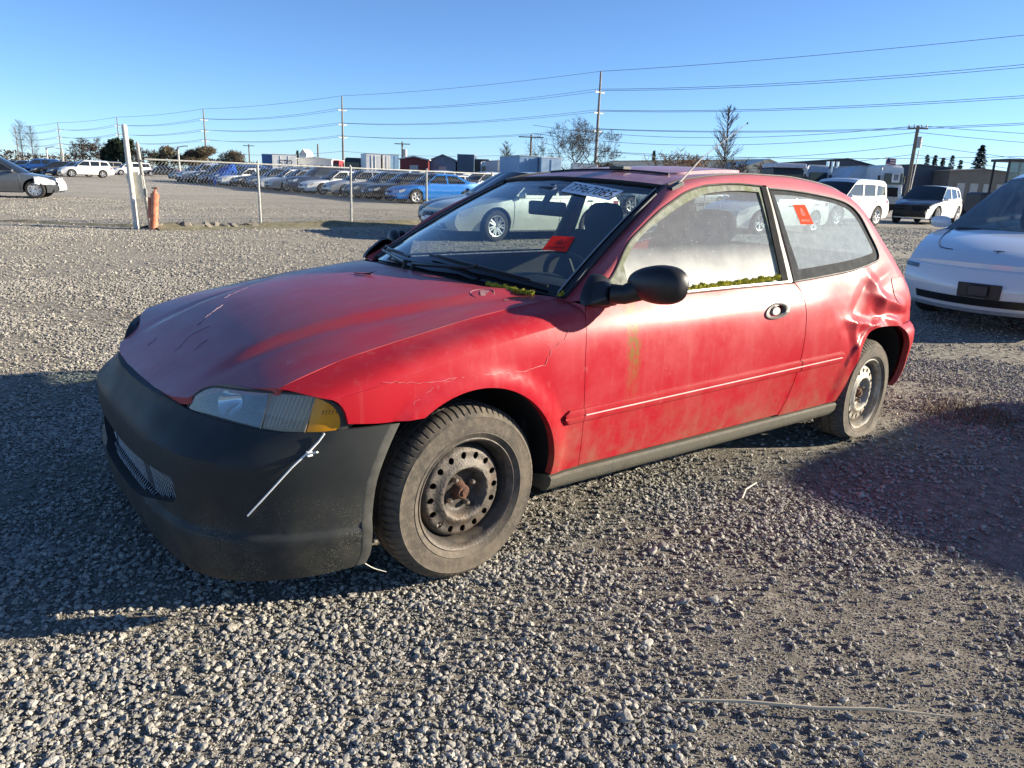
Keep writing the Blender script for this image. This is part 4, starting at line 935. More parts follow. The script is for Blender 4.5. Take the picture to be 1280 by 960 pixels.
# ---- floor pan, engine bay block, bulkheads (dark, keep daylight out from under)
fp_ = MB(); fp_.box((.0, 0, .235), (1.9, 1.46, .05)); fp_.box((1.45, 0, .36), (.95, .96, .36)); fp_.box((1.82, 0, .38), (.26, 1.00, .28)); fp_.box((-1.35, 0, .32), (.95, .96, .2)); fp_.box((-1.72, 0, .45), (.25, 1.2, .36)); fp_.box((.93, 0, .56), (.10, 1.40, .56)); fp_.tube([(.9, -.3, .20), (-1.7, -.3, .20)], .03, 8); fp_.build('floor_pan', DARK, car, bevel=.01)

# ---- cabin
db = MB(); yy = np.linspace(-.66, .66, 24)
hump = .035*np.exp(-((yy-.34)/.18)**2)
rows = [np.stack([np.full(24, x), yy*(1 if z > .5 else .98), z+hump*k], 1) for x, z, k in ((.93, .845, 0), (.80, .875, .3), (.66, .885, 1), (.56, .875, 1.2), (.53, .83, .9), (.55, .70, 0), (.62, .50, 0), (.75, .30, 0))]
db.grid(np.array(rows)); db.build('dashboard', DASHM, car, recalc=True)
stw = MB(); t = np.linspace(0, 2*math.pi, 33); cs = np.array([.42, .36, .83]); rot = Matrix.Rotation(R(-62), 3, 'Y')
P = [Vector(cs)+rot @ Vector((.185*math.cos(a), .185*math.sin(a), 0)) for a in t]; stw.tube(P, .014, 8, cap=False); stw.box(cs, (.09, .13, .04), rot=rot)
for a in (0, math.pi, math.pi*1.5): stw.tube([Vector(cs), Vector(cs)+rot @ Vector((.18*math.sin(a)*-1, .18*math.cos(a), 0))], .016, 6)
stw.tube([cs, (.62, .36, .74)], .03, 8); stw.build('steering_wheel', M('wheel_black', (.015, .015, .017), .6), car)
def seat(y, rear=False):
    s = MB()
    if not rear:
        rows = []
        for k, (x, z, w, th) in enumerate(((.28, .36, .24, .05), (.27, .46, .25, .07), (-.02, .44, .25, .08), (-.16, .42, .24, .08))): rows.append([(x, y-w, z-th), (x, y-w*.96, z), (x, y, z-.015), (x, y+w*.96, z), (x, y+w, z-th)])
        s.grid(np.array(rows))
        bk_ = []
        for t in np.linspace(0, 1, 12):
            x = -.14-.25*t; z = .42+.60*t; w = .245*(1-.22*t**2) if t < .93 else .17; d = .055*(1-.35*t); c = []
            for a in np.linspace(0, 2*math.pi, 18, endpoint=False): c.append((x+d*math.copysign(abs(math.cos(a))**.7, math.cos(a)), y+w*math.copysign(abs(math.sin(a))**.6, math.sin(a)), z))
            bk_.append(c)
        s.grid(np.array(bk_), closed_v=True); s.add(bk_[-1], [tuple(range(18))])
        st = s.build('seat', SEATM, car, recalc=True, angle=60)
        h = MB(); rows = []
        for k in range(9):
            ph = -math.pi/2+math.pi*k/8; cz = math.sin(ph); rr = max(math.cos(ph), .001)**.55; rows.append([(-.425+.045*rr*math.cos(a)-.02*cz, y+.140*rr*math.copysign(abs(math.sin(a))**.7, math.sin(a)), 1.085+.088*cz) for a in np.linspace(0, 2*math.pi, 18, endpoint=False)])
        h.grid(np.array(rows), closed_v=True); h.tube([(-.40, y-.05, .95), (-.42, y-.05, 1.03)], .006, 6); h.tube([(-.40, y+.05, .95), (-.42, y+.05, 1.03)], .006, 6); h.build('headrest', SEATM, st, recalc=True, angle=60)
    else:
        s.box((-.80, 0, .40), (.50, 1.20, .14)); s.box((-1.12, 0, .66), (.14, 1.20, .50), rot=Matrix.Rotation(R(-18), 3, 'Y')); s.build('rear_seat', SEATM, car, bevel=.035, recalc=True, angle=60)
seat(.36); seat(-.36); seat(0, True)
# inner door cards and belt-line trim so the cabin has walls
for sgn in (1, -1):
    ic = MB(); o = poly2([(.78, .30), (.78, .85)], [(.78, .85), (-1.30, .87)], [(-1.30, .87), (-1.30, .69), (-.93, .67), (-.90, .30), (.78, .30)], step=.08); panel(ic, o, [], .15, lambda x, z: np.stack([x, np.asarray(sideY(x, z, False))-.065, z], 1)); ic = ic if sgn > 0 else ic.flipped(); ic.build('inner_trim', M('trim_charcoal', (.03, .032, .036), .85), car)
rv = MB(); c = ws(0.02, .815, -.075); rv.box(c+np.array([-.02, 0, -.012]), (.03, .235, .062)); rv.tube([ws(.02, .93, -.012), c], [.02, .014], 8); rv.box(ws(.02, .88, -.02)+np.array([0, .0, 0]), (.05, .09, .03)); rv.build('rear_view_mirror', M('mirror_housing', (.01, .01, .012), .5), car, bevel=.010, recalc=True)

# ---- stickers
def ws_hit(c, v, w, h, d): pass
STK_W = M('white_sticker', (.74, .76, .80), .7, var=.04, spec=.1); STK_R = M('red_sticker', (.85, .03, .025), .8, var=.06, spec=.05); INK = M('black_ink', (.012, .012, .014), .6)
def sticker_on(fm, quad, paper, marks, name, lab, parent, flipn=1):
    """quad: 4 surface coordinates (TL, TR, BR, BL); fm maps (u,v) arrays to 3D; marks: (faces in unit square x,y)"""
    q = np.array(quad, float)
    def uv(x, y): x = np.asarray(x)[:, None]; y = np.asarray(y)[:, None]; return (q[3]*(1-x)+q[2]*x)*(1-y)+(q[0]*(1-x)+q[1]*x)*y
    b = MB(); g = np.linspace(0, 1, 7); X, Y = np.meshgrid(g, g); w = uv(X.ravel(), Y.ravel()); b.grid(fm(w[:, 0], w[:, 1], 0.0).reshape(7, 7, 3), 0)
    for V, F in marks: w = uv(V[:, 0], V[:, 1]); b.add(fm(w[:, 0], w[:, 1], .0006), F, 1)
    r = b.build(name, [paper, INK], parent); r['label'] = lab; return r
def place_text(body, x0, x1, y0, y1):
    V, F = text_faces(body, 1.0); lo_, hi_ = V.min(0), V.max(0); V = (V-lo_)/(hi_-lo_)
    return np.stack([x0+(x1-x0)*V[:, 0], y0+(y1-y0)*V[:, 1]], 1), F
def rect(x0, x1, y0, y1): return np.array([(x0, y0), (x1, y0), (x1, y1), (x0, y1)]), [(0, 1, 2, 3)]
def hazard(cx, cy, r, asp):
    """three-lobed warning mark: open rings round a centre ring"""
    out = []
    def ringarc(c, ri, ro, a0, a1, n=18):
        t = np.linspace(a0, a1, n); V = np.vstack([np.stack([c[0]+ri*np.cos(t), c[1]+ri*np.sin(t)], 1), np.stack([c[0]+ro*np.cos(t), c[1]+ro*np.sin(t)], 1)]); return V, [(i, i+1, n+i+1, n+i) for i in range(n-1)]
    parts = [ringarc((0, 0), .42, .56, 0, 2*math.pi, 25)]
    for k in range(3):
        a = math.pi/2+k*2*math.pi/3; c = (.52*math.cos(a), .52*math.sin(a)); parts.append(ringarc(c, .34, .52, a+math.pi+.75, a+3*math.pi-.75)); parts.append(ringarc((0, 0), .0, .20, a-.5, a+.5, 6))
    for V, F in parts: out.append((np.stack([cx+V[:, 0]*r*asp, cy+V[:, 1]*r], 1), F))
    return out
wsf = lambda q, t, d: np.array([ws(a, b, -.0085-d if False else .0012+d) for a, b in zip(np.atleast_1d(q), np.atleast_1d(t))])
V9 = [place_text('73967085', .07, .93, .20, .84), rect(.0, 1, .955, 1.0), rect(0, 1, 0, .045), rect(0, .012, 0, 1), rect(.988, 1, 0, 1), place_text('N', .945, .975, .18, .36)]
sticker_on(wsf, [(.2025, .961), (.7642, .9016), (.7399, .783), (.2385, .831)], STK_W, V9, 'lot_number_sticker', 'white lot number sticker reading 73967085', car)
sticker_on(wsf, [(.665, .403), (.790, .423), (.824, .301), (.693, .287)], STK_R, hazard(.5, .58, .20, .8)+[place_text('BIOHAZARD', .14, .86, .16, .27)], 'hazard_sticker', 'red hazard sticker inside the windscreen', car)
qsf = lambda x, z, d: np.stack([np.asarray(x), sideY(x, z, False)-.003+d*1.3, np.asarray(z)], 1)
sticker_on(qsf, [(-.670, 1.207), (-.773, 1.208), (-.799, 1.121), (-.689, 1.121)], M('orange_red_sticker', (.80, .065, .03), .9, var=.05, spec=.02), hazard(.5, .60, .20, .8)+[place_text('BIOHAZARD', .16, .84, .14, .24)], 'hazard_sticker', 'orange red hazard sticker on the quarter window', quarter)
# ---- moss along the window and in the cowl corner (many small tufts)
MOSS = M('yellow_green_moss', (.34, .33, .03), .95, var=.55, scale=70)
def moss(pts, wid, hgt, n, name, lab, seedv=3):
    rr = random.Random(seedv); b = MB(); P = resample(pts, n=60)
    for i in range(n):
        t = rr.random()**.9*59; k = int(t); p = P[k]+(P[min(k+1, 59)]-P[k])*(t-k)
        c = Vector(p)+Vector((rr.uniform(-1, 1)*.006, rr.uniform(-.3, 1)*wid, rr.uniform(0, 1)*hgt*(.55+.45*math.sin(k*.9)*math.sin(k*.37)))); s = rr.uniform(.0013, .0036)
        V = [c+Vector((rr.uniform(-1, 1), rr.uniform(-1, 1), rr.uniform(-1, 1)))*s for _ in range(5)]+[c+Vector((rr.uniform(-.6, .6), rr.uniform(-.2, 1), 3.2))*s]
        b.add(V, [(0, 1, 5), (1, 2, 5), (2, 3, 5), (3, 4, 5), (4, 0, 5), (0, 2, 1), (0, 3, 2), (0, 4, 3)])
    o = b.build(name, MOSS, car, smooth=False); o['label'] = lab; kind(o, 'stuff'); return o
mp = np.array([(x, 0, z) for x, z in ((.30, .884), (.15, .886), (0, .888), (-.15, .890), (-.30, .893), (-.375, .893))]); mp[:, 1] = sideY(mp[:, 0], mp[:, 2], False)-.004
moss(mp, .013, .020, 5200, 'window_moss', 'yellow green moss along the bottom of the driver window')
moss([ws(a, t, .004) for a, t in ((.62, -.03), (.70, -.03), (.80, -.035), (.86, -.03))], .012, .014, 1100, 'cowl_moss', 'dry moss at the foot of the windscreen', 5)
moss([ws(a, t, .002) for a, t in ((.965, .0), (.985, .01))], .008, .012, 60, 'corner_moss', 'small tuft of moss in the windscreen corner', 6)
lf = MB(); q = hoodZ(1.20, -.02); lf.add([(1.20, -.06, float(q)+.004), (1.19, -.01, float(q)+.012), (1.17, .01, float(q)+.02), (1.185, -.02, float(q)+.004)], [(0, 1, 3), (1, 2, 3)]); lf.tube([(1.21, -.10, float(hoodZ(1.21, -.1))+.003), (1.19, .0, float(q)+.006)], .002, 4)
lfo = lf.build('dry_leaf', M('brown_leaf', (.05, .03, .015), .8), None); lfo.parent = None; lfo.matrix_world = Matrix.Translation((CARX, CARY, 0)) @ Matrix.Rotation(CARYAW, 4, 'Z'); tag(lfo, 'small curled dry leaf lying on the red bonnet', 'leaf')
# ================================================================= OTHER CARS
CG = M('dark_car_glass', (.016, .020, .024), .06, var=.2, spec=.6)
CTYRE = M('car_tyre', (.022, .021, .020), .85, var=.3)
CRIM = M('alloy_rim', (.52, .52, .52), .3, metal=.6, var=.1)
CLAMP = M('clear_headlamp', (.50, .54, .56), .12, metal=.3, var=.15, scale=30)
CRED = M('red_tail_lamp', (.22, .012, .012), .2)
PLATE = M('white_plate', (.6, .6, .62), .5)
def CP(name, col, metal=.0, rough=.32): return M('car_paint_'+name, col, rough, metal=metal, var=.06, scale=3, coat=.6, dirt=((.20, .18, .15), .78))
PAINTS = dict(white=CP('white', (.72, .72, .70)), silver=CP('silver', (.40, .41, .42), .5), grey=CP('grey', (.12, .13, .14), .4), black=CP('black', (.012, .013, .015)), navy=CP('navy', (.012, .025, .065)), blue=CP('blue', (.012, .055, .20), .2), bright_blue=CP('bright_blue', (.005, .16, .52), .2), beige=CP('beige', (.36, .32, .25), .3), teal=CP('teal', (.03, .12, .16), .2), maroon=CP('maroon', (.10, .012, .015)), pale_silver=CP('pale_silver', (.50, .53, .47), .25, .35), slate=CP('slate', (.06, .09, .13), .3))
for p_ in ('white', 'silver'): pass
# profile of a kind: all in metres, x forward from the car's middle, z up
KINDS_ = {
 'sedan': dict(L=4.7, W=.90, fa=1.42, ra=-1.32, r=.325, zb=.20, top=[(-2.32, .90), (-2.15, 1.03), (-1.6, 1.06), (-.8, .97), (.0, .945), (.85, .93), (1.3, .87), (1.9, .775), (2.22, .66)], wsb=(.98, .93), wst=(.18, 1.40), rwt=(-.85, 1.39), rwb=(-1.72, 1.05), roof=1.45, rw=.56, ff=[(.62, 2.26), (.50, 2.32), (.36, 2.34), (.22, 2.24)], rf=[(.90, -2.33), (.62, -2.38), (.45, -2.40), (.25, -2.28)],
   wins=[[(.80, .965), (.22, 1.33), (-.28, 1.355), (-.28, .965)], [(-.36, .965), (-.36, 1.355), (-.85, 1.335), (-1.30, 1.05), (-1.25, .99)]], seams=[.98, -.32, -1.28]),
 'hatch': dict(L=4.3, W=.89, fa=1.38, ra=-1.28, r=.325, zb=.21, top=[(-2.05, .95), (-1.9, 1.06), (-1.2, 1.02), (0, .97), (.85, .95), (1.3, .90), (1.8, .80), (2.10, .68)], wsb=(1.02, .96), wst=(.15, 1.45), rwt=(-1.45, 1.42), rwb=(-1.95, 1.06), roof=1.50, rw=.58, ff=[(.62, 2.14), (.50, 2.19), (.36, 2.20), (.23, 2.12)], rf=[(.95, -2.06), (.62, -2.13), (.45, -2.15), (.26, -2.05)],
   wins=[[(.86, .99), (.22, 1.38), (-.30, 1.40), (-.30, .99)], [(-.38, .99), (-.38, 1.40), (-1.0, 1.38), (-1.10, 1.03)], [(-1.18, 1.04), (-1.08, 1.37), (-1.42, 1.33), (-1.62, 1.08)]], seams=[1.0, -.34, -1.12]),
 'suv': dict(L=4.75, W=.93, fa=1.42, ra=-1.36, r=.37, zb=.27, top=[(-2.28, 1.02), (-2.15, 1.12), (-1.2, 1.12), (0, 1.10), (.85, 1.09), (1.3, 1.06), (1.9, .98), (2.22, .86)], wsb=(1.02, 1.10), wst=(.32, 1.62), rwt=(-1.90, 1.62), rwb=(-2.18, 1.14), roof=1.70, rw=.75, ff=[(.80, 2.27), (.62, 2.33), (.45, 2.34), (.30, 2.24)], rf=[(1.02, -2.29), (.70, -2.36), (.50, -2.38), (.32, -2.26)],
   wins=[[(.86, 1.14), (.36, 1.56), (-.22, 1.58), (-.22, 1.14)], [(-.32, 1.14), (-.32, 1.58), (-1.10, 1.57), (-1.10, 1.15)], [(-1.22, 1.16), (-1.22, 1.56), (-1.82, 1.52), (-1.98, 1.20)]], seams=[1.0, -.27, -1.16]),
 'pickup': dict(L=5.5, W=.96, fa=1.75, ra=-1.75, r=.38, zb=.32, top=[(-2.70, 1.02), (-2.6, 1.05), (-1.0, 1.06), (0, 1.08), (1.2, 1.08), (1.7, 1.05), (2.3, .98), (2.58, .88)], wsb=(1.25, 1.09), wst=(.65, 1.66), rwt=(-.75, 1.66), rwb=(-.95, 1.10), roof=1.74, rw=.66, ff=[(.80, 2.64), (.62, 2.68), (.46, 2.70), (.34, 2.60)], rf=[(1.0, -2.71), (.8, -2.73), (.55, -2.74), (.38, -2.64)],
   wins=[[(1.10, 1.13), (.68, 1.60), (.10, 1.61), (.10, 1.13)], [(.0, 1.13), (.0, 1.61), (-.70, 1.60), (-.80, 1.14)]], seams=[1.22, .05, -.9]),
 'van': dict(L=5.0, W=.97, fa=1.6, ra=-1.4, r=.35, zb=.25, top=[(-2.42, 1.05), (-2.3, 1.12), (0, 1.10), (1.2, 1.10), (1.7, 1.03), (2.2, .90), (2.40, .76)], wsb=(1.55, 1.08), wst=(.75, 1.68), rwt=(-2.15, 1.72), rwb=(-2.36, 1.12), roof=1.80, rw=.72, ff=[(.70, 2.44), (.55, 2.48), (.4, 2.49), (.28, 2.40)], rf=[(1.05, -2.43), (.70, -2.48), (.5, -2.5), (.3, -2.4)],
   wins=[[(1.25, 1.14), (.78, 1.58), (.15, 1.62), (.15, 1.14)], [(.05, 1.14), (.05, 1.62), (-1.0, 1.64), (-1.0, 1.15)], [(-1.1, 1.15), (-1.1, 1.64), (-2.05, 1.62), (-2.2, 1.18)]], seams=[1.4, .1, -1.05]),
 'liftback': dict(tf=.13, bf=.40, L=4.70, W=.96, fa=1.46, ra=-1.42, r=.345, zb=.19, top=[(-2.28, .98), (-2.1, 1.09), (-1.2, 1.06), (0, 1.02), (.70, .99), (1.2, .955), (1.7, .87), (2.05, .755), (2.22, .66)], wsb=(1.32, .965), wst=(.10, 1.50), rwt=(-.95, 1.53), rwb=(-2.0, 1.12), roof=1.60, rw=.62, ff=[(.60, 2.27), (.48, 2.33), (.38, 2.34), (.20, 2.26)], rf=[(.95, -2.3), (.65, -2.38), (.45, -2.4), (.25, -2.3)],
   wins=[[(1.0, 1.02), (.25, 1.44), (-.28, 1.48), (-.28, 1.04)], [(-.36, 1.04), (-.36, 1.48), (-.95, 1.46), (-1.5, 1.13), (-1.3, 1.07)]], seams=[.9, -.32, -1.3]),
}
class CarShape:
    def __init__(s, k):
        s.k = k; s.T = pchip(k['top']); s.W = k['W']; s.x1 = k['ff'][0][1]; s.x0 = k['rf'][0][1]
        s.prof = pchip([(0, .88), (.3, .955), (.5, .995), (.66, 1.0), (.85, .985), (1.1, .94), (1.3, .92)])
    def taper(s, x):
        xf = sstep(s.k['fa']-.1, s.x1+.25, x); xr = sstep(-s.k['ra']-.1, -s.x0+.3, -x); return 1-s.k.get('tf', .27)*xf-.16*xr
    def side(s, x, z): x = np.asarray(x, float); z = np.asarray(z, float); return np.stack([x, s.W*s.prof(z)*s.taper(x), z], 1)
    def bulge(s, x): return np.where(x > 0, s.k.get('bf', .24)*sstep(.9, s.x1, x), -.18*sstep(.9, -s.x0, -x))
def car_parts(k, step=.09, spokes=5, seams=True, nq=9):
    """the parts of a car of kind k as {name: [(MB, material index list)]}"""
    s = CarShape(k); P = {}
    topS = [(x, z-.045) for x, z in k['top']]
    def arch(xa): return arc((xa, k['r']+.01), k['r']+.055, 180, 0, 15) if False else [(xa+(k['r']+.055)*math.cos(t), max(k['zb'], k['r']+.01+(k['r']+.055)*math.sin(t))) for t in np.linspace(-.32, math.pi+.32, 17)]
    af, ar = arch(k['fa']), arch(k['ra'])
    front = [(x, z) for z, x in k['ff'][::-1]]; rear = [(x, z) for z, x in k['rf']]
    Tp = resample(topS, step=step*1.3, smooth=True)
    out = poly2(rear, [rear[-1], ar[-1]], ar[::-1], [ar[0], af[-1]], af[::-1], [af[0], front[0]], front, Tp[::-1].tolist(), step=step)
    b = MB(); V, F = cdt(out, [], step*1.3); b.add(s.side(V[:, 0], V[:, 1]), F)
    G2 = s.side(out[:, 0], out[:, 1]); b.grid(np.stack([G2, G2-np.array([0, .05, 0])], 0), closed_v=True); b.mirror()
    Q = np.linspace(-1, 1, nq)
    A = s.side(Tp[:, 0], Tp[:, 1]); rows = []
    tt = np.linspace(0, 1, len(Tp))
    for p in A: rows.append([(p[0]+float(s.bulge(p[0]))*(1-q*q), p[1]*q, p[2]+.045*(1-abs(q)**3.5)) for q in Q])
    b.grid(np.array(rows))
    def face(pts, name=None):
        pts = resample(pts, step=step*.8); A = s.side(pts[:, 0], pts[:, 1]); return np.array([[(p[0]+float(s.bulge(p[0]))*(1-q*q), p[1]*q, p[2]) for q in Q] for p in A])
    fp = face([(Tp[-1][0], Tp[-1][1])]+front[::-1]); rp = face([(Tp[0][0], Tp[0][1])]+rear); b.grid(fp); b.grid(rp)
    # little filler between the crown's edge and the fascia
    for g, r in ((fp, rows[-1]), (rp, rows[0])): b.grid(np.array([r, g[0]]))
    def fpt(q, z, d=0.):                     # a point on the front face
        zz = np.array([z]); x = np.interp(z, [a for a, _ in k['ff'][::-1]]+[Tp[-1][1]], [c for _, c in k['ff'][::-1]]+[Tp[-1][0]]); p = s.side([x], zz)[0]; return (p[0]+float(s.bulge(x))*(1-q*q)+d, p[1]*q*(1+d*.4), z)
    def rpt(q, z, d=0.):
        x = np.interp(z, [a for a, _ in k['rf'][::-1]]+[Tp[0][1]], [c for _, c in k['rf'][::-1]]+[Tp[0][0]]); p = s.side([x], [z])[0]; return (p[0]+float(s.bulge(x))*(1-q*q)-d, p[1]*q, z)
    # greenhouse
    wsb, wst, rwt, rwb = k['wsb'], k['wst'], k['rwt'], k['rwb']; zr = k['roof']-.05
    yb = lambda x: float(s.W*s.prof(.95)*s.taper(np.array(x)))*.955
    def green(x, z, d=0.):
        x = np.asarray(x, float); z = np.asarray(z, float); zb_ = s.T(x)-.05; t = np.clip((z-zb_)/(zr-zb_), 0, 1.1); y0 = s.W*.93*s.taper(x)*.985; return np.stack([x, y0+(k['rw']-y0)*(t**1.15)+d, z], 1)
    belt = [(x, float(s.T(x))-.05) for x in np.linspace(rwb[0], wsb[0], 20)]
    gout = poly2(belt, [belt[-1], (wst[0]+.02, wst[1]-.01)], resample([(wst[0]+.02, wst[1]-.01), (wst[0]-.25, zr), ((wst[0]+rwt[0])/2, zr+.005), (rwt[0]+.25, zr), (rwt[0]-.02, rwt[1]-.01)], step=step).tolist(), [(rwt[0]-.02, rwt[1]-.01), belt[0]], step=step)
    holes = [poly2(*[[w[i], w[(i+1) % len(w)]] for i in range(len(w))], step=step) for w in k['wins']]
    g = MB(); V, F = cdt(gout, holes, step*1.3); g.add(green(V[:, 0], V[:, 1]), F)
    for h in holes: a = green(h[:, 0], h[:, 1]); g.grid(np.stack([a, a-np.array([0, .03, 0])], 0), closed_v=True)
    g.mirror()
    rail = resample([(wst[0]+.02, wst[1]-.01), (wst[0]-.25, zr), ((wst[0]+rwt[0])/2, zr+.005), (rwt[0]+.25, zr), (rwt[0]-.02, rwt[1]-.01)], step=step*1.2); A = green(rail[:, 0], rail[:, 1]); rows = []
    for i, p in enumerate(A): rows.append([(p[0]+(.05*(1-q*q) if i == 0 else (-.04*(1-q*q) if i == len(A)-1 else 0)), p[1]*q, p[2]+.05*(1-abs(q)**3)) for q in Q])
    g.grid(np.array(rows)); rfront, rrear = rows[0], rows[-1]
    b.add(g.V, g.F); P['body'] = (b, 'paint')
    wsl = MB(); base = [(wsb[0]+.16*(1-q*q), q*float(green([wsb[0]], [belt[-1][1]])[0, 1]), belt[-1][1]+.012+.03*(1-abs(q)**3)) for q in Q]; wsl.grid(np.array([[tuple(np.array(a)*(1-t)+np.array(c)*t+np.array([.02, 0, .02])*4*t*(1-t)*.4) for a, c in zip(base, rfront)] for t in np.linspace(0, 1, 6)])); P['windscreen'] = (wsl, 'glass')
    rw = MB(); base = [(rwb[0]-.10*(1-q*q), q*float(green([rwb[0]], [belt[0][1]])[0, 1]), belt[0][1]+.012+.03*(1-abs(q)**3)) for q in Q]; rw.grid(np.array([[tuple(np.array(a)*(1-t)+np.array(c)*t) for a, c in zip(base, rrear)] for t in np.linspace(0, 1, 4)])); P['rear_window'] = (rw, 'glass')
    for i, h in enumerate(holes):
        w = MB(); V, F = cdt(inset(h, -.006), [], .4); w.add(green(V[:, 0], V[:, 1], -.012), F); P['side_window_%d' % i] = (w, 'glass')
        w2 = w.flipped(); P['side_window_%d' % (i+10)] = (w2, 'glass')
    # lamps, grille, bumper slots, plate
    zt = float(Tp[-1][1])
    for sg in (1, -1):
        h = MB(); h.grid(np.array([[fpt(sg*q, z, .008) for q in np.linspace(.62, 1.0, 6)] for z in np.linspace(zt-.13, zt-.01, 3)]))
        xx = np.linspace(k['ff'][0][1]-.30, k['ff'][0][1]-.02, 5); 
        rowz = []
        for a in (0, 1): zc = [float(s.T(x))-.05-.015 for x in xx] if a else [max(zt-.11, float(s.T(x))-.05-.10-.02*i) for i, x in enumerate(xx)]; p = s.side(xx, zc); p[:, 1] = (p[:, 1]+.006)*sg; rowz.append(p)
        h.grid(np.array(rowz)); P['headlight_%d' % sg] = (h, 'lamp')
        t = MB(); t.grid(np.array([[rpt(sg*q, z, .008) for q in np.linspace(.62, .99, 5)] for z in np.linspace(k['rf'][0][0]-.14, k['rf'][0][0]-.01, 3)])); xx = np.linspace(k['rf'][0][1]+.03, k['rf'][0][1]+.22, 4); p = [s.side(xx, np.full(4, k['rf'][0][0]-a)) for a in (.13, .02)]
        for q in p: q[:, 1] = (q[:, 1]+.006)*sg
        t.grid(np.array(p)); P['tail_light_%d' % sg] = (t, 'red')
        m = MB(); mx, mz = wsb[0]-.18, belt[-1][1]+.09; yy = sg*(s.W*.93+.10)
        rr = []
        for a in range(7): ph = -math.pi/2+math.pi*a/6; rr.append([(mx+.05*math.cos(ph)*math.cos(u)*(1 if math.cos(u) > 0 else .5), yy+sg*.11*math.sin(ph), mz+.07*math.cos(ph)**.6*math.sin(u)) for u in np.linspace(0, 2*math.pi, 10, endpoint=False)])
        m.grid(np.array(rr), closed_v=True); m.tube([(mx, yy-sg*.06, mz-.02), (mx-.02, yy-sg*.16, mz-.05)], .025, 6); P['mirror_%d' % sg] = (m, 'paint')
    gr = MB(); gr.grid(np.array([[fpt(q, z, .006) for q in np.linspace(-.52, .52, 9)] for z in np.linspace(zt-.15, zt-.03, 3)])); P['grille'] = (gr, 'black')
    lw = MB(); z0 = k['zb']+.05; lw.grid(np.array([[fpt(q, z, .007) for q in np.linspace(-.72, .72, 9)] for z in np.linspace(z0, z0+.12, 3)])); P['bumper_slot'] = (lw, 'black')
    pl = MB(); pl.add([fpt(-.18, .50, .02), fpt(.18, .50, .02), fpt(.18, .40, .02), fpt(-.18, .40, .02)], [(0, 1, 2, 3)]); P['number_plate'] = (pl, 'plate')
    sl = MB(); xs = np.linspace(k['ra']+k['r']+.05, k['fa']-k['r']-.05, 12); zz = np.full(12, k['zb']); a = s.side(xs, zz); sl.grid(np.array([a+np.array([0, .006, .07]), a+np.array([0, .008, 0]), a-np.array([0, .12, .0])])); sl.mirror(); P['sill'] = (sl, 'black')
    if seams:
        for i, x in enumerate(k['seams']): d = MB(); zz = np.linspace(k['zb']+.08, float(s.T(x))-.06, 8); d.tube(s.side(np.full(8, x), zz)+np.array([0, .0005, 0]), .006, 4, cap=False); P['door_seam_%d' % i] = (d, 'black'); P['door_seam_%d' % (i+10)] = (d.flipped(), 'black')
        for i, x in enumerate(k['seams'][:2]): d = MB(); x2 = x-.95; p = s.side([x2], [float(s.T(x2))-.16])[0]; d.box(p+np.array([0, .012, 0]), (.17, .03, .028)); P['door_handle_%d' % i] = (d, 'black'); P['door_handle_%d' % (i+10)] = (d.flipped(), 'black')
    un = MB(); un.box((0, 0, k['zb']+.10), (k['L']*.86, s.W*1.55, .16)); un.box(((k['fa']+k['ra'])/2, 0, k['zb']+.32), ((k['fa']-k['ra'])-2*k['r']-.16, s.W*1.72, .5)); un.box((k['fa'], 0, .62), (1.1, s.W*1.2, .30)); un.box((k['ra'], 0, .66), (1.1, s.W*1.2, .3)); P['underbody'] = (un, 'dark')
    s.fpt = fpt; s.green = green; s.belt = belt
    return P, s
def car_wheel(r, spokes=5, n=28):
    t = MB(); revolve(t, [(r*.66, -.10), (r*.80, -.108), (r*.94, -.10), (r, -.075), (r, .075), (r*.94, .10), (r*.80, .108), (r*.66, .098)], n)
    m = MB(); revolve(m, [(r*.66, .098), (r*.68, .103), (r*.62, .098), (r*.60, .03), (r*.52, .0)], n); revolve(m, [(.0001, .07), (r*.14, .068), (r*.17, .04)], 12)
    for i in range(spokes):
        a = 2*math.pi*i/spokes
        for da in (-.16, .16):
            c0 = (r*.12*math.cos(a+da*1.5), .062, r*.12*math.sin(a+da*1.5)); c1 = (r*.62*math.cos(a+da), .085, r*.62*math.sin(a+da)); m.tube([c0, c1], [.030*r/.33, .022*r/.33], 5)
    d = MB(); revolve(d, [(.0001, .01), (r*.60, .01)], 16); return t, m, d
SLOT = dict(paint=0, glass=1, black=2, lamp=3, red=4, plate=5, dark=6)
MATL = [None, CG, BLACK, CLAMP, CRED, PLATE, DARK]
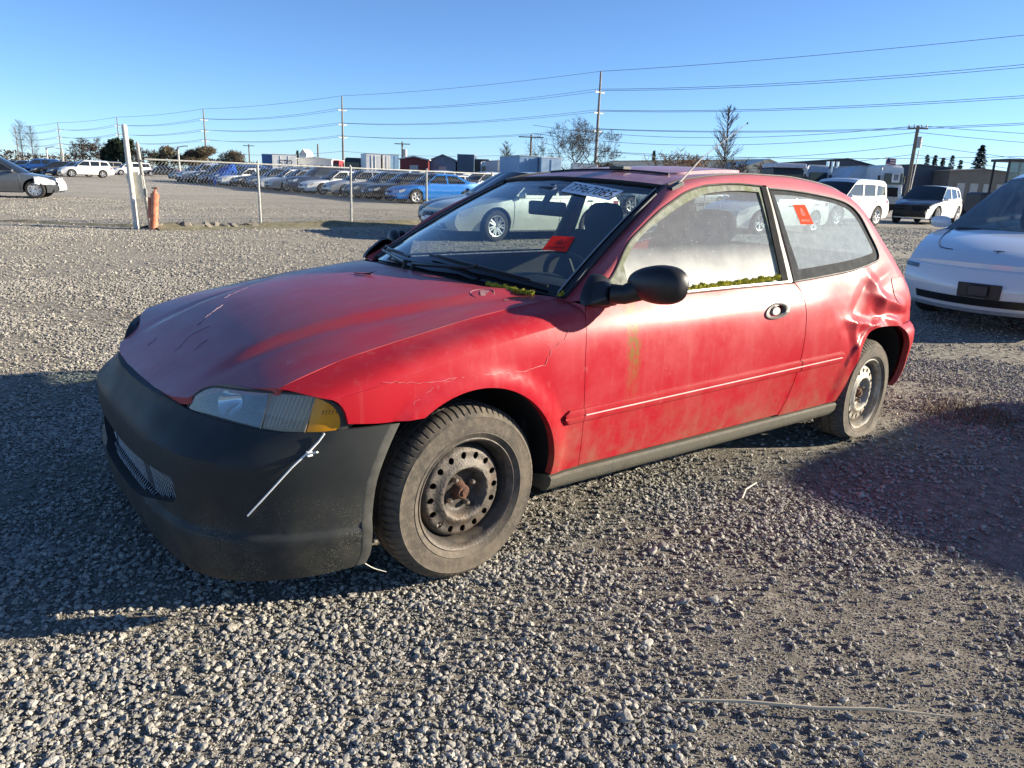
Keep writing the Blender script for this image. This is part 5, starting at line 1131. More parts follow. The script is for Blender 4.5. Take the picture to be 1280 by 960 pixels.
def build_car(name, kind_, paint, label, cat, group=None, lod=0, loc=(0, 0, 0), rotz=0., spokes=5, over=None, glass=None, drop=()):
    k = dict(KINDS_[kind_]); k.update(over or {})
    if lod:                                            # far car: one mesh
        P, s = car_parts(k, .16, seams=False, nq=7); mb = MB()
        for nm, (b, mt) in P.items(): mb.add(b.V, b.F, SLOT[mt])
        t, m, d = car_wheel(k['r'], 5, 16)
        for x in (k['fa'], k['ra']):
            for sg in (1, -1):
                for q, mi in ((t, 7), (m, 8), (d, 6)): mb.add([(a+x, c*sg+sg*(k['W']-.13), e+k['r']) for a, c, e in q.V], q.F, mi)
        me = mb.mesh(name, [paint]+MATL[1:]+[CTYRE, CRIM], weld=.0005, recalc=True, angle=40); o = link(name, me, None, loc, rotz); return tag(o, label, cat, group), s
    P, s = car_parts(k, .07, spokes=spokes)
    root = empty(name, loc, rotz, label, cat, group); names = {}
    for nm, (b, mt) in P.items():
        base = nm.rstrip('-0123456789').rstrip('_') if nm[-1].isdigit() else nm
        if base in drop: continue
        mat = paint if mt == 'paint' else (glass if (mt == 'glass' and glass) else MATL[SLOT[mt]])
        b.build(base, mat, root, weld=.0005, recalc=True, angle=40)
    if glass:
        cb = MB(); cb.box((-.35, 0, .62), (2.5, s.W*1.6, .55)); cb.box((k['wsb'][0]-.25, 0, .86), (.75, s.W*1.55, .16))
        for y in (-.36, .36): cb.box((-.35, y, 1.05), (.16, .46, .62), rot=Matrix.Rotation(R(-16), 3, 'Y')); cb.box((-.46, y, 1.40), (.10, .26, .16))
        cb.box((-1.3, 0, .95), (.2, s.W*1.45, .4)); cb.build('cabin', DASHM, root, smooth=False, bevel=.04)
    t, m, d = car_wheel(k['r'], spokes, 32); tme = t.mesh('tyre', [CTYRE]); m.add(d.V, d.F, 1); rme = m.mesh('rim', [CRIM, DARK], recalc=True)
    for x in (k['fa'], k['ra']):
        for sg in (1, -1):
            w = link('wheel', tme, root, (x, sg*(k['W']-.13), k['r'])); w.rotation_euler = (0, random.uniform(0, 1), 0 if sg > 0 else math.pi); link('rim', rme, w)
    return root, s
def repaint(o, mat):
    for i, sl in enumerate(o.material_slots):
        if sl.material and sl.material.name.startswith('car_paint_'): sl.link = 'OBJECT'; sl.material = mat
    for ch in o.children: repaint(ch, mat)
HEAD = R(214.5)
hv = Vector((math.cos(HEAD), math.sin(HEAD), 0)); rv_ = Vector((-.59, .807, 0))
# ---------------------------------------------------------------- where things stand: picture column + distance -> ground point
FPX = 934.78
def at(px, Y, z=0.):
    """ground-plane X for something seen at picture column px, Y metres out"""
    k = (px-640)/FPX; c = Vector((0, Y, z-CAM_H)); a = c.dot(RIGHT)-k*c.dot(FWD); b = RIGHT.x-k*FWD.x; return -a/b
def zat(py, X, Y):
    k = (480-py)/FPX; a = Vector((X, Y, -CAM_H)); return (k*a.dot(FWD)-a.dot(UPV))/(UPV.z-k*FWD.z)
def by_wheel(P, h, fa, W, side):
    """car middle from the ground point under its front wheel (side +1 left, -1 right)"""
    v = Vector((math.cos(h), math.sin(h), 0)); l = Vector((-v.y, v.x, 0)); return Vector((P[0], P[1], 0)) - v*fa - l*side*(W-.13)
# ---- cars near enough to show their parts
NEARG = GLASS('tinted_car_glass', (.22, .26, .28), dust=.03, rough=.02, fres=1.6)
o, s_ = build_car('sedan_car', 'sedan', PAINTS['pale_silver'], 'pale silver sedan parked right behind the red hatchback, seen through its windscreen', 'car', loc=by_wheel((-.50, 16.1), R(219), 1.42, .90, 1), rotz=R(219), spokes=7)
o, s_ = build_car('sedan_car', 'sedan', PAINTS['navy'], 'dark navy sedan whose nose shows left of the windscreen', 'car', loc=Vector((-2.05, 18.1, 0))-hv*2.34, rotz=HEAD)
o, s_ = build_car('suv_car', 'suv', PAINTS['slate'], 'dark slate suv parked beyond the fence, seen through the windscreen', 'car', loc=by_wheel((4.9, 34), HEAD, 1.42, .93, 1), rotz=HEAD)
o, s_ = build_car('hatch_car', 'hatch', PAINTS['white'], 'white hatchback seen through the windows of the red car', 'car', loc=(7.6, 23.6, 0), rotz=R(216))
o, s_ = build_car('suv_car', 'suv', PAINTS['white'], 'white suv with black windscreen parked behind the red car tail', 'car', loc=by_wheel((12.0, 29.15), R(216), 1.42, .93, 1), rotz=R(216), over=dict(roof=1.78, rw=.80), spokes=7)
# grey sedan with wrapped nose at the left edge
gh = R(21); o, s_ = build_car('sedan_car', 'sedan', PAINTS['grey'], 'grey sedan with white plastic wrapped over its nose', 'car', loc=by_wheel((-17.75, 28.2), gh, 1.42, .90, -1), rotz=gh, spokes=8, over=dict(bf=.06, ff=[(.62, 2.10), (.50, 2.15), (.36, 2.17), (.22, 2.10)], top=[(-2.32, .90), (-2.15, 1.03), (-1.6, 1.06), (-.8, .97), (.0, .945), (.85, .93), (1.3, .87), (1.8, .785), (2.06, .68)]))
wr = MB(); rr = random.Random(4); zz = np.linspace(.30, .74, 8); qq = np.linspace(-1, 1, 15)
wr.grid(np.array([[np.array(s_.fpt(q, z, .03))+np.array([rr.uniform(-.02, .03), rr.uniform(-.02, .02), rr.uniform(-.02, .02)]) for q in qq] for z in zz]))
for sg in (1, -1):
    xs = np.linspace(1.45, 2.08, 9); g = []
    for z in np.linspace(.50, .80, 6): a = s_.side(xs, np.minimum(z, s_.T(xs)-.05)); a[:, 1] = (a[:, 1]+.02+np.array([rr.uniform(0, .025) for _ in xs]))*sg; a[:, 2] += np.array([rr.uniform(-.02, .02) for _ in xs]); g.append(a)
    keep = np.array(g); wr.grid(keep)
wr.build('plastic_wrap', M('white_film', (.62, .64, .67), .35, var=.25, scale=14, coat=.4), o, smooth=False)
# wrecked white suv, bonnet black, bumper gone
wh = R(225); WC = Vector((17.9, 34.6, 0))-Vector((math.cos(wh), math.sin(wh), 0))*1.35
o, s_ = build_car('suv_car', 'hatch', PAINTS['white'], 'white suv with black bonnet and torn off front bumper', 'car', loc=WC, rotz=wh, drop=('grille', 'bumper_slot', 'headlight', 'number_plate'), over=dict(r=.345, zb=.24, rw=.68)); o.scale = (1.06, 1.04, 1.12)
bo = MB(); xs = np.linspace(1.02, 2.09, 10); bo.grid(np.array([[(x+float(s_.bulge(x))*(1-q*q), q*float(s_.side([x], [.9])[0, 1])*.99, float(s_.T(x))+.030-.045*abs(q)**3.5+.008*math.sin(9*x+5*q)) for q in np.linspace(-1, 1, 11)] for x in xs])); bo.build('black_bonnet', M('bare_black_bonnet', (.02, .022, .03), .25, coat=.5), o)
bf = MB(); bf.grid(np.array([[np.array(s_.fpt(q, z, .050+.03*math.sin(q*7+z*11)))for q in np.linspace(-1, 1, 13)] for z in np.linspace(.28, .74, 8)])); bf.box((2.42, .1, .46), (.10, 1.2, .12)); bf.box((2.42, -.3, .62), (.06, .9, .05)); bf.tube([(2.25, .75, .7), (2.45, .55, .45), (2.3, .35, .30)], .03, 6); bf.tube([(2.2, -.7, .65), (2.42, -.8, .38)], .035, 6); bf.box((2.22, .62, .66), (.12, .28, .12)); bf.build('exposed_front_frame', M('black_wreckage', (.008, .008, .009), .7), o, smooth=False)
# ---- white electric car at the right edge
TH = R(222); th_v = Vector((math.cos(TH), math.sin(TH), 0)); tl_v = Vector((-th_v.y, th_v.x, 0))
TF = Vector((4.66, 7.34, 0))
TWH = M('car_paint_pearl_white', (.68, .69, .70), .16, var=.03, scale=2, coat=.8)
ev, s_ = build_car('liftback_car', 'liftback', TWH, 'white electric car with black plate holder at the right edge', 'car', loc=TF-th_v*2.34, rotz=TH, glass=NEARG, drop=('grille', 'bumper_slot', 'number_plate', 'headlight'))
b = MB(); zt = .61
for z0, z1, q0, q1, nm, mt in ((.270, .345, -.80, .80, 'lower_intake', BLACK), (.20, .235, -.9, .9, 'lower_lip', M('grey_lip', (.25, .26, .27), .4))):
    b = MB(); b.grid(np.array([[s_.fpt(q, z, .008) for q in np.linspace(q0, q1, 15)] for z in np.linspace(z0, z1, 3)])); b.build(nm, mt, ev)
b = MB(); b.prism([s_.fpt(q, z, .012) for q, z in ((-.22, .485), (.22, .485), (.22, .350), (-.22, .350))], (.03, 0, 0)); b.prism([s_.fpt(q, z, .044) for q, z in ((-.10, .47), (.10, .47), (.10, .37), (-.10, .37))], (.006, 0, 0)); b.build('plate_holder', BLACK, ev, smooth=False, bevel=.006)
b = MB(); yl = lambda x: float(s_.side([x], [float(s_.T(x))-.045])[0, 1]); hz = lambda x, y: (x+float(s_.bulge(x))*(1-(y/yl(x))**2), y, float(s_.T(x))-.045*abs(y/yl(x))**3.5+.003)
b.add([hz(2.02, -.045), hz(2.02, .045), hz(2.005, .05), hz(2.005, -.05)], [(0, 1, 2, 3)]); b.add([hz(2.00, -.012), hz(2.00, .012), hz(2.07, .0)], [(0, 1, 2)]); b.build('bonnet_badge', BLACK, ev)
for sg in (1, -1):
    b = MB(); xs = np.linspace(1.80, 2.26, 12); g = []
    for a in (0, .5, 1): z = np.interp(xs, [1.80, 2.05, 2.26], [.80, .72, .60])-.02-a*np.interp(xs, [1.80, 2.05, 2.26], [.02, .09, .11]); p = s_.side(xs, z); p[:, 1] = (p[:, 1]+.006)*sg; g.append(p)
    b.grid(np.array(g)); b.grid(np.array([[s_.fpt(sg*q, zt_l+.015*(q-.7), .009) for q in np.linspace(.80, 1, 8)] for zt_l in (.555, .575, .595)])); b.build('headlight', M('dark_lamp_glass', (.02, .022, .026), .05, coat=1), ev)
    b = MB(); q = [hz(x, sg*y) for x, y in ((1.25, .80), (1.6, .74), (1.9, .655), (2.02, .56), (2.05, .42))]; b.tube(resample([Vector(p) for p in q], step=.05), .0040, 4); b.build('bonnet_gap', DARK, ev)
b = MB(); b.tube([Vector(s_.fpt(.62, .49, .004))+Vector((0, .04*math.cos(t), .04*math.sin(t))) for t in np.linspace(0, 2*math.pi, 20)], .003, 4, cap=False); b.build('tow_eye_cover', DARK, ev)
# ---- car beyond the right edge of the picture; only its shadow reaches the gravel
o, s_ = build_car('suv_car', 'suv', PAINTS['grey'], 'grey suv parked outside the picture on the right, casting the long shadow', 'car', loc=(7.22, 3.36, 0), rotz=R(219))

# ---- far cars: rows beyond the fence (each its own object, one mesh each)
PROTO = {}
def far_car(kind_, col, x, y, h, label, group):
    nm = {'sedan': 'sedan_car', 'hatch': 'hatch_car', 'suv': 'suv_car', 'pickup': 'pickup_truck', 'van': 'van', 'liftback': 'sedan_car'}[kind_]
    if kind_ not in PROTO: PROTO[kind_], _ = build_car(nm, kind_, PAINTS['white'], label, 'car', group, lod=1); o = PROTO[kind_]
    else: o = PROTO[kind_].copy(); COL.objects.link(o)
    o.location = (x, y, 0); o.rotation_euler = (0, 0, h); tag(o, label, {'pickup': 'pickup truck', 'van': 'van'}.get(kind_, 'car'), group)
    o.material_slots[0].link = 'OBJECT'; o.material_slots[0].material = PAINTS[col]; return o
P0 = Vector((-4.8, 36.9, 0)); lv_ = Vector((-hv.y, hv.x, 0))
NTH = ['first', 'second', 'third', 'fourth', 'fifth', 'sixth', 'seventh', 'eighth', 'ninth', 'tenth', 'eleventh', 'twelfth', 'thirteenth', 'fourteenth', 'fifteenth', 'sixteenth', 'seventeenth', 'eighteenth', 'nineteenth', 'twentieth', 'twenty-first', 'twenty-second']
CN = dict(bright_blue='bright blue', pale_silver='pale silver')
row1 = [('sedan', 'bright_blue'), ('sedan', 'black'), ('sedan', 'slate'), ('hatch', 'silver'), ('sedan', 'white'), ('suv', 'navy'), ('sedan', 'silver'), ('sedan', 'white'), ('hatch', 'grey'), ('sedan', 'black'), ('sedan', 'white'), ('suv', 'blue'), ('sedan', 'navy'), ('suv', 'black'), ('pickup', 'silver'), ('sedan', 'slate'), ('hatch', 'grey')]
for i, (k, c) in enumerate(row1):
    P = P0 + rv_*(2.95*i) + hv*random.uniform(-.25, .25) - hv*1.42 - lv_*.8
    w = {'pickup': 'pickup', 'suv': 'suv', 'hatch': 'hatchback'}.get(k, 'sedan')
    far_car(k, c, P.x, P.y, HEAD+R(random.uniform(-2, 2)), f"{CN.get(c, c)} {w}, {NTH[i]} from the right in the row behind the fence", 'cars in the front row behind the fence')
    if i == 11:                                             # blue tarpaulin over the nose of the twelfth
        tp_ = MB(); rr = random.Random(8); g = []
        for a in np.linspace(0, 1, 8):
            g.append([Vector((2.45-1.9*a, .98*q, .95+.62*min(1, a*1.2)-.55*abs(q)**3-.55*(1-a)**3))+Vector((rr.uniform(-.05, .05), rr.uniform(-.05, .05), rr.uniform(-.04, .04))) for q in np.linspace(-1.05, 1.05, 9)])
        tp_.grid(np.array(g)); t_ = tp_.build('tarpaulin', M('blue_tarp', (.02, .10, .42), .4, var=.3, scale=4), None, smooth=False); t_.location = (P.x, P.y, .12); t_.rotation_euler = (0, 0, HEAD); tag(t_, 'blue tarpaulin thrown over a car nose behind the fence', 'tarpaulin')
rng = random.Random(21); cols = ['navy', 'silver', 'white', 'black', 'slate', 'grey', 'white', 'blue', 'beige', 'silver', 'maroon', 'white']; kn = ['sedan', 'suv', 'hatch', 'sedan', 'van', 'sedan', 'pickup', 'suv']
ORD = ['second', 'third', 'fourth']
for r_, (dist, i0, i1) in enumerate(((8.4, 0, 16), (22, 1, 17), (31, 0, 15))):
    for j, i in enumerate(range(i0, i1)):
        P = P0 + rv_*(2.95*i) - hv*(dist+rng.uniform(-.3, .3)) - hv*1.42 - lv_*.8; k = rng.choice(kn); c = rng.choice(cols)
        w = {'pickup': 'pickup', 'suv': 'suv', 'hatch': 'hatchback', 'van': 'van'}.get(k, 'sedan')
        far_car(k, c, P.x, P.y, HEAD+R(rng.uniform(-2, 2)), f"{CN.get(c, c)} {w}, {NTH[j]} from the right in the {ORD[r_]} row behind the fence", f'cars in the {ORD[r_]} row behind the fence')
# left block: white suv and the dark row beyond it
far_car('suv', 'white', *[(a, b_) for a, b_ in ((-44.2, 79.0),)][0], R(216), 'white suv standing at the right end of the dark left row', 'cars in the left row')
lk = ['sedan', 'hatch', 'suv', 'sedan', 'sedan', 'hatch', 'sedan', 'suv', 'sedan', 'hatch', 'sedan']; lc = ['navy', 'black', 'blue', 'navy', 'black', 'slate', 'blue', 'navy', 'black', 'navy', 'slate']
for i, (k, c) in enumerate(zip(lk, lc)):
    x = -47.5-2.6*i; y = 82.5+1.15*i
    far_car(k, c, x, y, R(214+random.uniform(-3, 3)), f"{c} {'suv' if k == 'suv' else ('hatchback' if k == 'hatch' else 'sedan')}, {NTH[i]} left of the white suv in the left row", 'cars in the left row')
for i in range(9):
    x = -50-5.1*i; y = 108+2.2*i; k = rng.choice(kn); c = rng.choice(cols)
    far_car(k, c, x, y, R(214+rng.uniform(-3, 3)), f"{CN.get(c, c)} {'pickup' if k == 'pickup' else k}, {NTH[i]} from the right in the far left row", 'cars in the far left row')
# ================================================================= FENCE, POSTS, POLES, WIRES
GALV = M('galvanised_steel', (.36, .36, .34), .55, metal=.5, var=.2, scale=20)
OLDW = M('weathered_white_post', (.62, .60, .54), .7, var=.2, scale=10, dirt=((.40, .36, .28), .62))
CONC = M('old_concrete', (.21, .19, .155), .9, var=.3, scale=6, bump=.4, bscale=30)
WOODP = M('pole_wood', (.16, .135, .105), .85, var=.3, scale=3)
fd = Vector((.69, .724, 0)); F0 = Vector((-7.80, 16.15, 0)); FH = 1.42
fence = empty('chain_link_fence', F0, 0, 'low chain link fence with galvanised posts and top rail', 'fence')
FN = 17; FS = 2.52
for i in range(1, FN):
    p = fd*FS*i; b = MB(); b.tube([p+Vector((0, 0, -.2)), p+Vector((.012*(-1)**i, 0, FH+.04))], .028, 8); b.tube([p+Vector((0, 0, FH+.03)), p+Vector((0, 0, FH+.08))], [.036, .012], 8)
    b.build('fence_post', GALV, fence)
b = MB(); b.tube([fd*0+Vector((0, 0, FH)), fd*FS*(FN-1)+Vector((0, 0, FH))], .020, 6); b.build('top_rail', GALV, fence)
b = MB(); b.tube([Vector((0, 0, .12)), fd*FS*(FN-1)+Vector((0, 0, .12))], .004, 4); b.build('tension_wire', GALV, fence)
b = MB(); pitch = .075; L_ = FS*(FN-1); V = []; F = []; rw_ = .0052
nz = int((FH-.10)/pitch); 
for k in range(int(L_/pitch)):
    if k*pitch > 26 and k % 2: continue
    base = len(V)
    for j in range(nz+1):
        s = k*pitch+(pitch if (j % 2) else 0); p = fd*s+Vector((0, 0, .10+j*pitch))
        for a in (0, 1): V.append(p+(Vector((0, 0, rw_)) if a else Vector((0, 0, -rw_)))+fd*(0)+Vector((.724, -.69, 0))*(.002 if j % 2 else -.002))
    for j in range(nz): F.append((base+2*j, base+2*j+2, base+2*j+3, base+2*j+1))
    base = len(V)
    for j in range(nz+1):
        s = k*pitch+(pitch if (j % 2) else 0); p = fd*s+Vector((0, 0, .10+j*pitch))
        for a in (0, 1): V.append(p+Vector((.724, -.69, 0))*(rw_ if a else -rw_))
    for j in range(nz): F.append((base+2*j, base+2*j+2, base+2*j+3, base+2*j+1))
b.add(V, F); kind(b.build('chain_mesh', GALV, fence, smooth=False), 'stuff')
# leaning posts at the fence end, board, bollard, rubble
p1 = Vector((-8.05, 16.05, 0)); b = MB(); b.tube([p1+Vector((0, 0, -.1)), p1+Vector((-.06, 0, 2.06))], .052, 12); b.tube([p1+Vector((-.06, 0, 2.06)), p1+Vector((-.06, 0, 2.09))], [.06, .03], 12)
tag(b.build('gate_post', OLDW), 'tall white leaning post left of the orange bollard', 'post')
p2 = Vector((-7.84, 16.18, 0)); b = MB(); b.tube([p2+Vector((.03, 0, -.1)), p2+Vector((-.10, 0, 1.72))], .036, 10); b.tube([p2+Vector((-.10, 0, 1.70)), p2+Vector((-.10, 0, 1.76))], [.042, .015], 10); b.box(p2+Vector((-.02, -.03, .75)), (.09, .05, .16))
tag(b.build('terminal_post', M('grey_post', (.30, .29, .27), .6, metal=.3)), 'thinner grey leaning post at the end of the fence', 'post')
b = MB(); q = [(-.33, .10), (.0, .10), (.02, -.35), (-.08, -.38), (-.20, -.40), (-.30, -.05)]; b.prism([p2+Vector((x-.04, -.06-.02*abs(x), z+1.0)) for x, z in q], (0, .012, 0)); b.prism([p2+Vector((x-.04, -.075, z+1.0)) for x, z in ((-.24, .10), (-.06, .10), (-.06, .16), (-.24, .16))], (0, .02, 0))
tag(b.build('notice_board', M('dirty_white_board', (.62, .60, .50), .7, var=.2), None, smooth=False), 'blank dirty white board hanging between two leaning posts', 'sign')
bp_ = Vector((-7.66, 15.98, 0)); b = MB(); ax = Vector((.115, .02, .99)); P_ = lambda t: bp_+ax*t
b.tube([P_(-.1), P_(.74)], .078, 16); b.tube([P_(.10), P_(.16)], .086, 16); b.tube([P_(.66), P_(.74)], .086, 16); b.tube([P_(.74), P_(.79)], [.06, .045], 12); b.tube([P_(.79), P_(.86)], [.022, .02], 8); b.box(P_(.86), (.13, .03, .03)); b.box(P_(.45)+Vector((-.09, -.03, 0)), (.05, .05, .42), rot=Matrix.Rotation(R(6), 3, 'Y'))
tag(b.build('bollard', M('faded_orange', (.52, .17, .09), .7, var=.35, scale=7, dirt=((.42, .30, .22), .60))), 'faded orange leaning bollard beside the fence end', 'bollard')
rr = random.Random(31)
def rock(c, s):
    bm = bmesh.new(); bmesh.ops.create_icosphere(bm, subdivisions=2, radius=1); sd = rr.uniform(0, 50); m = MB()
    for v in bm.verts: v.co = v.co*(1+.7*mnoise.noise(v.co*1.1+Vector((sd, 0, 0)))); v.co = Vector((v.co.x*s*1.25, v.co.y*s, max(v.co.z, -.5)*s*.8))+Vector(c)
    m.add([v.co for v in bm.verts], [[w.index for w in f.verts] for f in bm.faces]); bm.free(); return m
SZ = ['flat', 'round', 'jagged', 'low', 'blocky', 'broken', 'tilted', 'wide', 'small', 'sloped', 'cracked']
for i in range(11):
    t = .25+i*.17+rr.uniform(-.05, .05); c = F0+fd*t+Vector((rr.uniform(.0, .25), rr.uniform(-.25, .05), .03)); m = rock(c, rr.uniform(.07, .15))
    tag(m.build('concrete_chunk', CONC, None, angle=25), f"{SZ[i]} concrete chunk, {NTH[i]} from the orange bollard under the fence", 'rubble', 'concrete chunks under the fence')
# low gravelly bank along the fence with dry weeds
b = MB(); g = []
for i in range(90):
    s = i*.45; p = F0+fd*s; row = []
    for j in range(9): w = (j-4)*.22; h = .16*math.exp(-(w/.42)**2)*(.7+.5*mnoise.noise(Vector((s*.8, w*2, 0))))-.015; q = p+Vector((.724, -.69, 0))*w; row.append((q.x, q.y, h if 0 < j < 8 else -.03))
    g.append(row)
b.grid(np.array(g)); kind(b.build('earth_bank', M('weedy_earth', (.185, .165, .105), .95, var=.4, scale=6, bump=.8, bscale=25, dirt=((.13, .14, .06), .6))), 'structure')
b = MB(); g = []
for i in range(60):
    x = -16.5+i*.145; y = 17.3-.012*i+.12*mnoise.noise(Vector((x*.8, 3, 1))); g.append([(x, y+w, max(-.02, (.045+.04*mnoise.noise(Vector((x*1.7, w, 4))))*math.exp(-(w/.16)**2)-.008)) for w in np.linspace(-.4, .4, 9)])
b.grid(np.array(g)); kind(b.build('earth_ridge', M('weedy_earth', ())), 'structure')
def tufts(name, spots, n, h, col, seed):
    r2 = random.Random(seed); b = MB()
    for (c, rad) in spots:
        for i in range(n):
            a = r2.uniform(0, 6.283); d = rad*math.sqrt(r2.random()); p = Vector(c)+Vector((d*math.cos(a), d*math.sin(a), 0)); t = Vector((r2.uniform(-1, 1), r2.uniform(-1, 1), r2.uniform(.2, 1.1)))*h; w = Vector((-t.y, t.x, 0)).normalized()*h*.035
            b.add([p-w, p+w, p+t*.6+w*.6+Vector((0, 0, h*.06)), p+t*.6-w*.6+Vector((0, 0, h*.06)), p+t-Vector((0, 0, h*.1))], [(0, 1, 2, 3), (3, 2, 4)])
    return kind(b.build(name, M(name+'_blades', col, .85, var=.4, scale=20), None, smooth=False), 'stuff')
tufts('dry_weeds', [(F0+fd*rr.uniform(.5, 20)+Vector((rr.uniform(-.2, .3), rr.uniform(-.3, .2), .05)), .35) for _ in range(70)], 26, .09, (.20, .17, .085), 3)
tufts('dry_grass', [((3.05, 4.05, 0), .35), ((3.5, 4.3, 0), .4), ((2.75, 4.35, 0), .25), ((3.3, 3.8, 0), .3)], 420, .07, (.15, .105, .06), 5)
tufts('straw', [((1.9, 4.5, .01), .45), ((2.4, 4.6, .01), .5), ((2.9, 4.8, .01), .5), ((2.2, 4.25, .01), .4)], 170, .05, (.33, .26, .18), 6)
# sticks on the gravel
b = MB(); b.tube([Vector((x, y, z)) for x, y, z in ((.455, 1.63, .012), (.62, 1.625, .018), (.80, 1.612, .016), (.95, 1.612, .02), (1.14, 1.603, .012))], [.0035, .0042, .0045, .004, .002], 6); tag(b.build('thin_stick', M('pale_stick', (.42, .37, .27), .8)), 'thin pale stick lying on the gravel in front', 'stick')
b = MB(); q = [(.985, 2.92), (1.03, 3.02), (1.10, 3.10)]; b.tube([(x, y, .014) for x, y in q], .004, 5); tag(b.build('pale_twig', M('pale_twig_wood', (.55, .50, .42), .8)), 'short pale twig on the gravel by the shadow edge', 'twig')
# ---- transmission line: tall poles walking away to the left, wires sagging between
step_ = Vector((-46, 46, 0)); PH = 16.0; base0 = Vector((at(742, 110), 110, 0))
LBL = {-1: 'tall power pole outside the picture on the right', 0: 'tallest grey power pole with short crossarms behind the bare tree', 1: 'second tall power pole, above the parked cars', 2: 'third tall power pole, left of the trailers', 3: 'fourth tall power pole, above the round brown tree', 4: 'fifth tall power pole, above the dark left row', 5: 'most distant tall power pole at the far left'}
STEELP = M('grey_power_pole', (.20, .19, .175), .7, var=.2, scale=2)
ARMS = (13.3, 10.6, 8.2)
tops = {}
WIRE = M('wire_dark', (.07, .075, .08), .6)
perp = Vector((.707, .707, 0))
for i in range(-1, 6):
    p = base0+step_*i; tilt = Vector((.02*i, 0, 0)); root = empty('power_pole', p, 0, LBL[i], 'power pole', 'tall poles of the power line')
    b = MB(); b.tube([Vector((0, 0, -.3)), Vector((0, 0, PH*.5)), Vector((0, 0, PH))], [.26, .21, .13], 10); b.build('pole', STEELP, root)
    for h in ARMS:
        b = MB(); b.box((0, 0, h), (1.9, .14, .14), rot=Matrix.Rotation(R(45), 3, 'Z')); b.build('crossarm', OLDW, root)
        for sg in (-1, 1): b = MB(); b.tube([perp*sg*.85+Vector((0, 0, h+.05)), perp*sg*.85+Vector((0, 0, h+.32))], [.09, .05], 6); b.build('insulator', M('insulator_glaze', (.45, .46, .46), .3), root)
    tops[i] = p
wires = []
for h in ARMS+(5.6,):
    for sg in ((-1, 1) if h > 6 else (0,)): wires.append((perp*sg*.85, h+.32 if h > 6 else h, .85))
wires.append((Vector((0, 0, 0)), PH, .45))
NW = ['lowest', 'low', 'lower middle', 'middle', 'upper middle', 'high', 'upper', 'topmost', 'second highest']
for j, (off_, h, sag) in enumerate(wires):
    b = MB()
    for i in range(-1, 5):
        A = tops[i]+off_+Vector((0, 0, h)); B = tops[i+1]+off_+Vector((0, 0, h)); b.tube([A.lerp(B, t)-Vector((0, 0, sag*4*t*(1-t))) for t in np.linspace(0, 1, 14)], [.022+.006*max(0, i) + .006*k/13 for k in range(14)], 4, cap=False)
    w = b.build('power_line_wire', WIRE); tag(w, ('topmost single wire of the tall power line' if h == PH else ('low communication wire strung on the tall poles' if h < 6 else f"wire on the {'near' if off_.x < 0 else 'far'} end of the {['top', 'middle', 'bottom'][j//2]} crossarms")), 'wire', 'wires of the power line')
# leaning service pole on the right with its own wires
sp = Vector((at(1130, 75), 75, 0)); root = empty('service_pole', sp, 0, 'dark leaning wooden service pole with transformer on the right', 'utility pole'); tpx = zat(157, sp.x, 75)
b = MB(); b.tube([Vector((0, 0, -.3)), Vector((.05, 0, tpx))], [.22, .15], 10); b.build('pole', WOODP, root)
b = MB(); b.box((.05, 0, tpx-.25), (1.9, .14, .14)); b.build('crossarm', WOODP, root)
for x in (-.8, -.3, .4, .85): b = MB(); b.tube([(x, 0, tpx-.2), (x, 0, tpx+.12)], [.07, .05], 6); b.build('insulator', M('insulator_glaze', ()), root)
b = MB(); b.tube([(.32, -.1, tpx-2.0), (.32, -.1, tpx-1.0)], .26, 12); b.build('transformer', M('grey_can', (.33, .34, .35), .5), root, angle=50)
b = MB(); b.tube([(.18, -.1, 0), (.5, -.05, tpx-2.2)], .05, 6); b.build('conduit', OLDW, root)
for j, (dz, x0, z0, x1, z1) in enumerate(((.0, -36, .5, 60, 1.4), (-.6, -36, .1, 60, .2), (-1.7, -30, -.3, 60, -2.0), (-2.6, -30, -.9, 60, -2.6))):
    b = MB(); T = sp+Vector((.05, 0, tpx+dz))
    for ex, ez in ((x0, z0), (x1, z1)): E_ = sp+Vector((ex, 25 if ex < 0 else -8, tpx+dz+ez)); b.tube([T.lerp(E_, t)-Vector((0, 0, 1.3*4*t*(1-t))) for t in np.linspace(0, 1, 16)], .022, 4, cap=False)
    tag(b.build('service_wire', WIRE), f"{['highest', 'second', 'third', 'lowest'][j]} service wire tied to the leaning pole on the right", 'wire', 'wires of the service pole')
def small_pole(px, Y, ytop, lab, arm=1.6, trans=False, lamp=False):
    x = at(px, Y); h = zat(ytop, x, Y); root = empty('street_lamp' if lamp else 'utility_pole', (x, Y, 0), 0, lab, 'street lamp' if lamp else 'utility pole')
    b = MB(); b.tube([(0, 0, -.2), (0, 0, h)], [.20, .14], 8); b.build('pole', GALV if lamp else WOODP, root)
    if lamp: b = MB(); b.tube([(0, 0, h-.1), (arm, 0, h+.1)], .08, 6); b.box((arm+.2, 0, h+.1), (.8, .3, .14)); b.build('lamp_head', GALV, root)
    elif arm: b = MB(); b.box((0, 0, h-.4), (arm*2, .16, .16)); b.build('crossarm', WOODP, root)
    if trans: b = MB(); b.tube([(.45, 0, h-2.6), (.45, 0, h-1.3)], .42, 10); b.build('transformer', M('grey_can', ()), root, angle=50)
small_pole(398.5, 150, 180, 'plain short pole between the tall poles', 0)
small_pole(503, 140, 177, 'short pole with transformer above the trailers', 1.4, True)
small_pole(661.5, 120, 168, 'short pole with wide crossarm left of the bare tree', 1.9)
small_pole(225, 130, 183, 'lamp post left of the round brown tree', 1.2, lamp=True)
small_pole(61, 160, 184, 'lamp post above the dark left row', 1.3, lamp=True)
small_pole(80.5, 210, 186, 'second lamp post above the dark left row', -1.5, lamp=True)
small_pole(313, 190, 180, 'wooden pole behind the low brown bush', 1.4)
